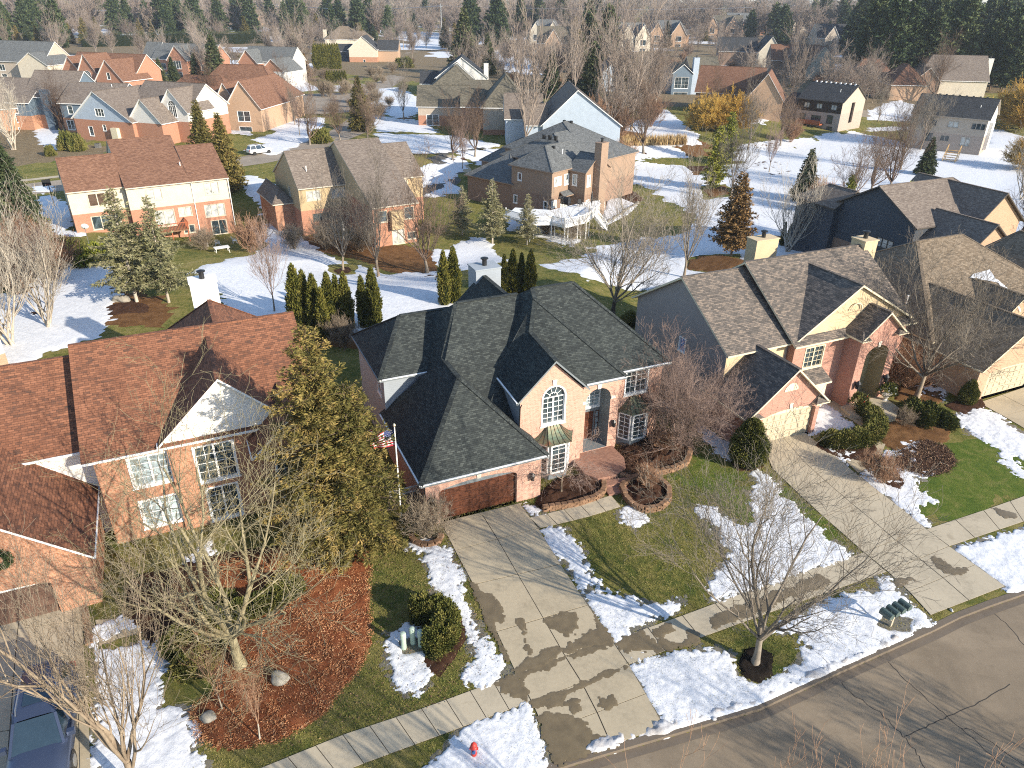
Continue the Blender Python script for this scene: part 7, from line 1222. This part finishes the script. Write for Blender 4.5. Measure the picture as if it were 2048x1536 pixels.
# ------------------------------------------------------------------ things around the houses
def loft(mb, rings, mi=0, close=True):
    for r0, r1 in zip(rings, rings[1:]):
        n = len(r0)
        for k in range(n if close else n - 1): mb.poly([r0[k], r0[(k + 1) % n], r1[(k + 1) % n], r1[k]], mi)
def car(name, paint, label, loc, rz, sc=1.):
    """SUV, front towards +x; built from lofted sections"""
    t = empty(name, loc, rz, label, 'suv'); t.scale = (sc, sc, sc); L = 4.9
    st = [(-2.42, .62, .55, .95), (-2.36, .86, .42, 1.05), (-2.0, .93, .32, 1.08), (-1.0, .95, .28, 1.06), (0.2, .95, .28, 1.03), (1.0, .95, .28, 1.02), (1.5, .94, .30, 1.0), (2.1, .90, .36, .92), (2.38, .78, .42, .80), (2.48, .55, .5, .68)]
    b = MB(); rings = []
    for x, hw, z0, z1 in st: rings.append([(x, -hw * .92, z0), (x, -hw, z0 + .2), (x, -hw, z1 - .22), (x, -hw * .93, z1 - .03), (x, -hw * .55, z1 + .03), (x, hw * .55, z1 + .03), (x, hw * .93, z1 - .03), (x, hw, z1 - .22), (x, hw, z0 + .2), (x, hw * .92, z0)])
    loft(b, rings); b.poly(rings[0]); b.poly(rings[-1]); b.build('body', paint, t, smooth=True)
    # cabin: glass house then roof
    cb = [(-2.22, .74, 1.02), (-1.0, .86, 1.05), (.3, .86, 1.03), (1.22, .78, 1.0)]; ct = [(-1.92, .58, 1.66), (-1.0, .66, 1.74), (.0, .65, 1.73), (.42, .60, 1.66)]; q = MB()
    for (a, A) in ((0, 1), (1, 2), (2, 3)):
        for s_ in (-1, 1): q.poly([(cb[a][0], s_ * cb[a][1], cb[a][2]), (cb[A][0], s_ * cb[A][1], cb[A][2]), (ct[A][0], s_ * ct[A][1], ct[A][2]), (ct[a][0], s_ * ct[a][1], ct[a][2])])
    q.build('side_windows', CARG, t); q = MB(); q.poly([(cb[3][0], -cb[3][1], cb[3][2]), (cb[3][0], cb[3][1], cb[3][2]), (ct[3][0], ct[3][1], ct[3][2]), (ct[3][0], -ct[3][1], ct[3][2])]); q.build('windshield', CARG, t)
    q = MB(); q.poly([(cb[0][0], -cb[0][1], cb[0][2]), (cb[0][0], cb[0][1], cb[0][2]), (ct[0][0], ct[0][1], ct[0][2]), (ct[0][0], -ct[0][1], ct[0][2])]); q.build('rear_window', CARG, t)
    q = MB(); rr = []
    for x, hw, z in ct: rr.append([(x, -hw - .03, z - .02), (x, -hw * .8, z + .04), (x, 0, z + .06), (x, hw * .8, z + .04), (x, hw + .03, z - .02)])
    loft(q, rr, close=False)
    for s_ in (-1, 1):      # pillars
        for a in (0, 1, 2, 3): q.bar((cb[a][0], s_ * (cb[a][1] + .005), cb[a][2] - .02), (ct[a][0], s_ * (ct[a][1] + .01), ct[a][2]), .09 if a in (0, 3) else .06, .05)
    q.bar((cb[3][0], -.78, 1.0), (cb[3][0], .78, 1.0), .05); q.bar((-1.95, -.6, 1.64), (-2.1, -.6, 1.6), .05); q.box((-2.08, -.58, 1.63), (-1.86, .58, 1.69)); q.build('roof_panel', paint, t, merge=True)
    MB().poly([(-.75, -.40, 1.803), (-.1, -.40, 1.797), (-.1, .40, 1.797), (-.75, .40, 1.803)]).build('sunroof', CARG, t)
    for s_ in (-1, 1):
        MB().tube([(-1.75, s_ * .56, 1.76), (-1.6, s_ * .57, 1.83), (.0, s_ * .57, 1.82), (.2, s_ * .55, 1.76)], .022, 6).build('roof_rail', STEEL, t)
        MB().box((.85, s_ * 1.0 - .12, 1.02), (1.02, s_ * 1.0 + .12, 1.2)).build('mirror', paint, t); MB().box((2.2, s_ * .66 - .18, .66), (2.44, s_ * .66 + .14, .8)).build('headlight', m_lglass, t); MB().box((-2.43, s_ * .74 - .12, .8), (-2.3, s_ * .74 + .12, 1.02)).build('tail_light', RED_, t)
        for x in (-1.5, 1.52):
            w_ = MB(); w_.tube([(x, s_ * .94 - .13, .36), (x, s_ * .94 + .03, .36)], .37, 20); o = w_.build('wheel', BLACKM, t); MB().tube([(x, s_ * .94 + s_ * .031 - .01, .36), (x, s_ * .94 + s_ * .05, .36)], .22, 10).build('rim', STEEL, o)
    g_ = MB(); g_.box((2.40, -.45, .5), (2.49, .45, .68)); g_.build('grille', BLACKM, t)
    return t
RED_ = m_plain('red_lens', (.4, .02, .015), .3, .5); CARG = m_plain('car_glass', (.02, .035, .05), .05, .8)
NAVY = m_plain('paint_navy', (.055, .072, .12), .25, .6, .4, .03); PWH = m_plain('paint_car_white', (.72, .73, .74), .25, .5, 0, .02)
fr0 = Vector(at(75, 1560, 0)); bk = Vector(at(88, 1330, 1.0)); dv = fr0 - Vector(at(84, 1330, 0))
c0 = Vector(at(95, 1325, 1.5)); c1 = Vector(at(78, 1475, 1.2)); dr = (c1 - c0).normalized()
car('parked_suv', NAVY, 'dark blue SUV with sunroof parked on the driveway at the bottom left corner', (c0.x + dr.x * 2.9, c0.y + dr.y * 2.9, .03), math.atan2(dr.y, dr.x), 1.17)
p = Vector(at(498, 310)); q = Vector(at(540, 305)); d = q - p; car('parked_suv', PWH, 'white SUV parked on the back street, seen between two houses', ((p.x + q.x) / 2, (p.y + q.y) / 2, .03 + float(h(p.x, p.y))), math.atan2(d.y, d.x) + .1, .98)
for px, py, lab in ((470, 76, 'tiny white car on the far road, left one'), (512, 79, 'tiny white car on the far road, right one')): p = at(px, py); car('parked_suv', PWH, lab, p, .2, 1.)
# hydrant
p = at(948, 1511); t = empty('fire_hydrant', p, 0, 'red fire hydrant with a blue cap standing in the snow by the sidewalk', 'fire hydrant'); RD = m_plain('hydrant_red', (.52, .045, .03), .45, .4, var=.2)
MB().lathe([(.17, 0), (.17, .05), (.11, .06), (.11, .5), (.15, .52), (.15, .57), (.12, .6)], 16).build('barrel', RD, t); MB().lathe([(.13, .6), (.12, .68), (.07, .75), (.03, .77), (.03, .82)], 14).build('bonnet', RD, t)
MB().tube([(0, -.02, .42), (0, -.2, .42)], .075, 12).build('pumper_cap', m_plain('hydrant_blue', (.05, .13, .32), .4), t)
for s_ in (-1, 1): MB().tube([(0, 0, .44), (s_ * .18, 0, .44)], .055, 10).build('hose_cap', RD, t)
# utility pedestals
PG = m_plain('pedestal_green', (.36, .44, .36), .5, .3, var=.08)
for px, py, lab in ((808, 1297, 'pale green utility pedestal, front left of three inside the curved hedge'), (826, 1287, 'pale green utility pedestal, middle one at the back of three inside the hedge'), (842, 1292, 'pale green utility pedestal, right one of three inside the curved hedge')):
    t = empty('utility_pedestal', at(px, py), 0, lab, 'utility box', 'green utility pedestals'); MB().lathe([(.13, 0), (.13, .78), (.12, .8)], 16).build('post', PG, t); MB().lathe([(.145, .72), (.145, .95), (.11, 1.02), (.02, 1.04)], 16).build('cap', PG, t)
# mailbox cluster
c = at(1780, 1252); t = empty('mailbox_cluster', c, R(28), 'cluster of four dark green mailboxes on one post by the kerb', 'mailbox'); MG = m_plain('mailbox_green', (.07, .10, .09), .45, .4)
MB().box((-.06, -.06, 0), (.06, .06, .95)).bar((-.85, 0, .95), (.85, 0, .95), .1, .08).bar((-.7, 0, .92), (0, 0, .4), .06).bar((.7, 0, .92), (0, 0, .4), .06).build('post', m_plain('post_tan', (.4, .34, .25), .8), t)
for k in range(4):
    x = -.66 + k * .44; m = MB(); r0 = [(x - .16, -.3, 1.0), (x + .16, -.3, 1.0), (x + .16, -.3, 1.16)] + [(x + .16 * math.cos(a), -.3, 1.16 + .14 * math.sin(a)) for a in (.6, 1.2, 1.9, 2.5)] + [(x - .16, -.3, 1.16)]; r1 = [(a, .3, b) for a, _, b in r0]; loft(m, [r0, r1]); m.poly(r0); m.poly(r1); o = m.build('mailbox', MG, t); MB().box((x + .162, -.1, 1.15), (x + .18, -.06, 1.34)).build('flag', MG, o)
# flagpole and flag
p = at(804, 1058); t = empty('flagpole', p, 0, 'white flagpole with a wind-blown striped flag in front of the garage corner', 'flagpole'); MB().lathe([(.06, 0), (.05, 3), (.032, 6.9)], 10).build('pole', WHITE, t); MB().lathe([(.02, 6.9), (.07, 6.95), (.08, 7.02), (.05, 7.09), (.01, 7.11)], 10).build('finial', m_plain('gold_ball', (.6, .55, .4), .3, .5, .6), t)
def flag_pt(u, v):   # u 0..1 along the fly, v 0..1 down the hoist
    x = -1.35 * u + .12 * math.sin(u * 9) * u; y = .22 * math.sin(u * 8 + v * 2.2) * (u + .15) + .05; z = 6.65 - v * 1.0 - u * u * .25 + .18 * math.sin(u * 6 + 1) * u; return (x - .05, y, z)
NU, NV = 26, 13; fs = MB()
for i in range(NU):
    for j in range(NV):
        u0, u1, v0, v1 = i / NU, (i + 1) / NU, j / NV, (j + 1) / NV; fs.poly([flag_pt(u0, v0), flag_pt(u1, v0), flag_pt(u1, v1), flag_pt(u0, v1)], 2 if (u1 <= .401 and j < 7) else (0 if j % 2 == 0 else 1))
fo = fs.build('flag', [m_plain('flag_red', (.42, .03, .045), .8), m_plain('flag_white', (.7, .68, .66), .8), m_plain('flag_blue', (.03, .045, .14), .8)], t); sm = MB()
for r_ in range(5):
    for c_ in range(6 if r_ % 2 == 0 else 5):
        u = .04 + c_ * .062 + (.031 if r_ % 2 else 0); v = .06 + r_ * .105; a = Vector(flag_pt(u, v)); 
        for e in (-.012, .012): sm.poly([a + Vector((-.022, e, 0)), a + Vector((0, e, -.02)), a + Vector((.022, e, 0)), a + Vector((0, e, .02))])
sm.build('flag_stars', MATS['flag_white'], fo)
p = at(722 + 110, 1010)
# gate / small fence beside the garage
gp = H1.root.matrix_world if 0 else None
def at_h(o, yaw, u, v, z=0): c_, s_ = math.cos(R(yaw)), math.sin(R(yaw)); return (o[0] + u * c_ - v * s_, o[1] + u * s_ + v * c_, z)
t = empty('garden_gate', at_h((-4.09, 33.74), 24.4, -2.6, 1.6), R(24.4), 'weathered wooden gate with lattice top left of the garage', 'gate'); m = MB()
for k in range(9): m.box((.02 + k * .2, -.02, 0), (.2 + k * .2, .02, 1.45))
m.build('boards', m_plain('wood_grey', (.30, .22, .15), .9, var=.3), t); m = MB()
for k in range(9): m.bar((k * .2, 0, 1.5), (k * .2 + .25, 0, 1.8), .03); m.bar((k * .2 + .25, .02, 1.5), (k * .2, .02, 1.8), .03)
m.bar((0, 0, 1.47), (1.85, 0, 1.47), .06); m.bar((0, 0, 1.82), (1.85, 0, 1.82), .06); m.build('lattice', m_plain('lattice_white', (.6, .55, .48), .8), t)
for x in (0, 1.85): MB().box((x - .06, -.06, 0), (x + .06, .06, 1.95)).build('post', MATS['wood_grey'], t)
# stone walls of the raised beds: stacked blocks
def stone_wall(s, courses, label, bh=.13, seed=1, closed=False, z0=0.):
    P = ats(s, 0.); 
    if closed: P = P + [P[0]]
    tot = sum((Vector(b) - Vector(a)).length for a, b in zip(P, P[1:])); n = int(tot / .36); rr = random.Random(seed); m = MB(); Q = split([p[:2] for p in P], n * 4)
    for c in range(courses):
        o = 2 * (c % 2)
        for i in range(n):
            a = Vector(Q[min(i * 4 + o, n * 4)]); b = Vector(Q[min(i * 4 + 4 + o, n * 4)])
            if (b - a).length < .05: continue
            d = (b - a).normalized(); k = Vector((-d.y, d.x)); e = rr.uniform(-.02, .03); w_ = .16 - c * .0; a = a + d * .012; b = b - d * .012; z = z0 + c * bh; zt = z + bh - .012 + rr.uniform(-.01, .006)
            r0 = [(a.x + k.x * (w_ + e), a.y + k.y * (w_ + e)), (a.x - k.x * (w_ - e), a.y - k.y * (w_ - e)), (b.x - k.x * (w_ - e), b.y - k.y * (w_ - e)), (b.x + k.x * (w_ + e), b.y + k.y * (w_ + e))]; cx = sum(p[0] for p in r0) / 4; cy = sum(p[1] for p in r0) / 4
            top = [(cx + (p[0] - cx) * .86, cy + (p[1] - cy) * .86, zt) for p in r0]; md = [(p[0], p[1], zt - .025) for p in r0]; lo_ = [(p[0], p[1], z) for p in r0]; m.poly(top); loft(m, [lo_, md, top])
    o = m.build('retaining_wall', RSTONE); tag(o, label, 'stone wall'); return o
stone_wall('1085 1022, 1150 1012, 1190 1000, 1208 986, 1208 968', 3, 'stacked stone edging of the mulch bed below the left bay window', seed=2)
stone_wall('1378 884, 1380 908, 1372 930, 1345 942, 1312 950, 1285 954, 1262 962, 1240 955', 3, 'curved stacked stone wall of the big bed right of the entrance', seed=3)
stone_wall('1250 995, 1242 978, 1262 962, 1290 955, 1318 962, 1336 980, 1338 1002, 1318 1020, 1285 1024, 1262 1012', 3, 'round stacked stone edging of the small bed at the end of the walk', seed=4, closed=True)
stone_wall('822 1068, 826 1085, 850 1094, 876 1088, 884 1072', 2, 'low stone ring around the twiggy shrub at the garage corner', seed=5)
stone_wall('160 1165, 172 1240, 180 1290', 1, 'brick edging course beside the left driveway', seed=6)
def boulder(px, py, s, label, seed):
    import bmesh
    me = bpy.data.meshes.new('boulder'); b = bmesh.new(); bmesh.ops.create_icosphere(b, subdivisions=4, radius=1); rr = np.random.default_rng(seed); ph = rr.uniform(0, 6, 9)
    for v in b.verts:
        c = v.co; k = 1 + .13 * math.sin(c.x * 3 + ph[0]) + .1 * math.sin(c.y * 4 + ph[1]) + .08 * math.sin(c.z * 5 + c.x * 3 + ph[2]) + .03 * math.sin(c.x * 13 + ph[3]) * math.sin(c.y * 11 + ph[4]); v.co = Vector((c.x * s[0] * k, c.y * s[1] * k, max(-.3, c.z * k) * s[2]))
    b.to_mesh(me); b.free(); me.polygons.foreach_set('use_smooth', [True] * len(me.polygons)); o = link('boulder', me, STONE); c = at(px, py); o.location = (c[0], c[1], c[2] + s[2] * .35); tag(o, label, 'boulder')
boulder(562, 1362, (.42, .32, .36), 'grey boulder on the red mulch right of the lichen-covered tree trunk', 1); boulder(417, 1438, (.36, .3, .22), 'brown flat boulder among the red-twigged saplings', 2); boulder(60, 520, (.4, .4, .3), 'stone in the thicket at the left edge', 3) if 0 else None
boulder(243, 602, (.8, .6, .5), 'snow-speckled boulder beside the blue spruces', 4)
# patio set behind the cream and brick house
PW = m_plain('plastic_white', (.74, .73, .70), .5)
c = at(445, 505); t = empty('patio_table', c, R(33), 'white patio table standing in the snow behind the cream and brick house', 'table'); MB().box((-.9, -.55, .70), (.9, .55, .74)).build('tabletop', PW, t)
for a, b in ((-.8, -.45), (.8, -.45), (-.8, .45), (.8, .45)): MB().bar((a, b, 0), (a * .9, b * .9, .7), .05).build('leg', PW, t)
def pchair(px, py, rz, label):
    t = empty('patio_chair', at(px, py), rz, label, 'chair', 'white plastic patio chairs'); MB().box((-.25, -.25, .4), (.25, .25, .44)).build('seat', PW, t); m = MB(); [m.bar((x, .25, .44), (x * 1.1, .36, .92), .06, .02) for x in (-.2, -.07, .07, .2)]; m.bar((-.24, .36, .93), (.24, .36, .93), .08, .03); m.build('backrest', PW, t)
    for a, b in ((-.23, -.23), (.23, -.23), (-.23, .23), (.23, .23)): MB().bar((a, b, .4), (a * 1.15, b * 1.15, 0), .045).build('leg', PW, t)
    for s_ in (-1, 1): MB().bar((s_ * .27, -.2, .64), (s_ * .27, .28, .66), .05, .03).build('armrest', PW, t)
pchair(412, 493, R(200), 'white plastic chair left of the snowy patio table, by the brick wall'); pchair(470, 487, R(120), 'white plastic chair at the right corner of the cream and brick house'); pchair(436, 492, R(190), 'white plastic chair between the patio table and the glass door')
t = empty('umbrella', at(688, 480), 0, 'closed pale patio umbrella behind the taupe-roofed house', 'umbrella'); MB().lathe([(.03, 0), (.03, 2.8)], 6).build('pole', PW, t); MB().lathe([(.1, 1.0), (.2, 1.3), (.14, 2.3), (.02, 2.8)], 8).build('canopy', PW, t)
t = empty('satellite_dish', at(178, 487), R(200), 'white satellite dish at the left corner of the cream and brick house', 'satellite dish'); MB().lathe([(.02, 0), (.2, .03), (.38, .12), (.42, .18)], 16).build('dish', PW, t).rotation_euler = (R(65), 0, 0); t.location.z += 2.0; MB().bar((0, 0, 0), (0, .1, -2.0), .05).build('mast', STEEL, t)
t = empty('air_conditioner', at(197, 296), 0, 'grey air-conditioning unit on the lawn beside the white gabled house', 'air conditioner'); MB().box((-.45, -.45, 0), (.45, .45, .85)).build('housing', STEEL, t); MB().lathe([(.36, .852), (.36, .87)], 16).build('fan_grille', BLACKM, t)
# basketball hoop behind H5 left corner
t = empty('basketball_hoop', at(109, 412), R(60), 'dark basketball hoop pole at the left of the cream and brick house', 'basketball hoop'); MB().lathe([(.06, 0), (.05, 3.2)], 8).build('pole', BLACKM, t); MB().box((-.6, .4, 2.8), (.6, .44, 3.7)).build('backboard', BLACKM, t); MB().tube([(.23 * math.cos(a), .2 + .23 * math.sin(a), 3.05) for a in np.arange(0, 6.4, .5)], .015, 4).build('rim', RED_, t)
# planters at the right-hand entrance
for u, v, lab in ((10.9, -3.0, 'white urn planter with greenery left of the right-hand arched entrance'), (14.2, -2.6, 'white urn planter with dried flowers right of the right-hand arched entrance')):
    t = empty('planter', at_h((14.6, 45.3), 24.4, u, v, .28), 0, lab, 'planter'); MB().lathe([(.22, 0), (.12, .12), (.3, .45), (.34, .5), (.1, .48)], 12).build('urn', LIME, t); g_ = np.random.default_rng(int(u)); P, N = blob_fn(.55, .55, .6)(g_, 700); V, F = sprays(P * [1, 1, 1.2] + [0, 0, .5], N + [0, 0, .5], g_.uniform(.15, .35, 700), .07, g_); link('plant', np_mesh('plant', V, F, ND_HED), None, t)
    P, N = blob_fn(.6, .6, .75)(g_, 26); m = MB(); [m.lathe([(.02, -.05), (.05, 0), (.02, .05)], 6, tuple(p + [0, 0, .5])) for p in P]; m.build('blossoms', PW if u > 12 else RED_, t)
# wreath
t = empty('wreath', at_h((-22.2, 31.1), 25.3, -3.6, -4.4, 4.05), R(25.3), 'green wreath hanging on the brick garage gable at the left edge', 'wreath'); g_ = np.random.default_rng(3); a = g_.random(1500) * 6.283; ph = g_.random(1500) * 6.283; P = np.stack([(.42 + .13 * np.cos(ph)) * np.cos(a), .12 * np.sin(ph), (.42 + .13 * np.cos(ph)) * np.sin(a)], 1); V, F = sprays(P, g_.normal(size=P.shape), .13, .05, g_); link('foliage', np_mesh('foliage', V, F, ND_PINE), None, t)
# utility poles and wires
poles = []
for (px, py, tx, ty, lab) in ((293, 62, 290, 14, 'tall utility pole near the top left'), (584, 66, 582, 8, 'thin utility pole at the top, left of centre'), (884, 92, 879, 7, 'tall wooden utility pole with crossarm beside the main road'), (-60, 64, -62, 20, 'utility pole beyond the left edge')):
    b = at(px, py); d = ray(tx, ty); k = math.hypot(b[0], b[1]) / math.hypot(d[0], d[1]); hh = CH + d[2] * k - b[2]
    if px < 0: hh = 16
    t = empty('utility_pole', b, 0, lab, 'utility pole', 'utility poles of the far road'); MB().lathe([(.26, 0), (.18, hh)], 8).build('pole', BK_TAN_, t) if 0 else MB().lathe([(.3, 0), (.2, hh)], 8).build('pole', STEEL, t); MB().box((-1.3, -.1, hh * .93), (1.3, .1, hh * .93 + .2)).build('crossarm', STEEL, t); poles.append((b[0], b[1], b[2] + hh * .95))
poles.sort(); poles.append((poles[-1][0] + 260, poles[-1][1] + 120, poles[-1][2] + 2)); m = MB()
for dx in (-1.1, 1.1):
    for a, b in zip(poles, poles[1:]): m.tube([(a[0] + (b[0] - a[0]) * t_ + dx, a[1] + (b[1] - a[1]) * t_, a[2] + (b[2] - a[2]) * t_ - 9 * t_ * (1 - t_)) for t_ in np.linspace(0, 1, 14)], .06, 4)
tag(m.build('power_lines', STEEL), 'sagging power lines strung between the far utility poles', 'wires')
# dark patio furniture behind the right-hand houses
for i, (px, py) in enumerate(((1632, 484), (1618, 492), (1640, 475))):
    t = empty('patio_sofa', at(px, py), i, ('black covered patio sofa on the snow, middle one of three', 'black covered patio sofa on the snow, left one of three', 'black covered patio sofa on the snow, farthest of three')[i], 'patio furniture', 'covered patio furniture'); MB().box((-.9, -.4, 0), (.9, .4, .45)).build('seat', BLACKM, t); MB().box((-.9, .25, .45), (.9, .45, .85)).build('backrest', BLACKM, t)
c = at(1606, 486); t = empty('low_wall', c, R(-20), 'low dark garden wall by the covered patio furniture', 'wall'); MB().box((-4, -.2, -.2), (4, .2, .5)).build('wall', TRIMDK, t); MB().box((-4.05, -.25, .5), (4.05, .25, .58)).build('coping', RSTONE, t)
# ice lumps along the kerb
rr = random.Random(8); k = 0
for i, p in enumerate(KERB):
    if 3 < p[0] < 24 and rr.random() < .45:
        for q in range(1):
            me_s = (rr.uniform(.06, .16), rr.uniform(.06, .14), rr.uniform(.05, .12)); m = MB(); m.lathe([(.02, -.5), (.9, -.3), (1., .1), (.7, .7), (.1, 1.)], 7); m.v = [(x * me_s[0] * (1 + .2 * math.sin(5 * y)), y * me_s[1], z * me_s[2]) for x, y, z in m.v]; o = m.build('snow_lump', SNOWD, smooth=True); o.location = (p[0] + rr.uniform(-.3, .25), p[1] + rr.uniform(-.1, .3), .02 + (.0)); tag(o, 'dirty ice lump on the kerb', 'ice lump', 'dirty ice lumps along the kerb'); k += 1
# ------------------------------------------------------------------ haze
m = bpy.data.materials.new('haze'); m.use_nodes = True; nt = m.node_tree; nt.nodes.remove(nt.nodes['Principled BSDF']); v = nt.nodes.new('ShaderNodeVolumePrincipled'); v.inputs['Color'].default_value = (.80, .86, .95, 1); v.inputs['Density'].default_value = .00015; v.inputs['Anisotropy'].default_value = .2
nt.links.new(v.outputs[0], nt.nodes['Material Output'].inputs['Volume']); hz = MB().box((-2900, -600, -6), (2900, 5400, 44)).build('haze', m); tag(hz, kind='stuff'); hz['label'] = 'thin cold haze over the far houses and woods'; hz['category'] = 'haze'
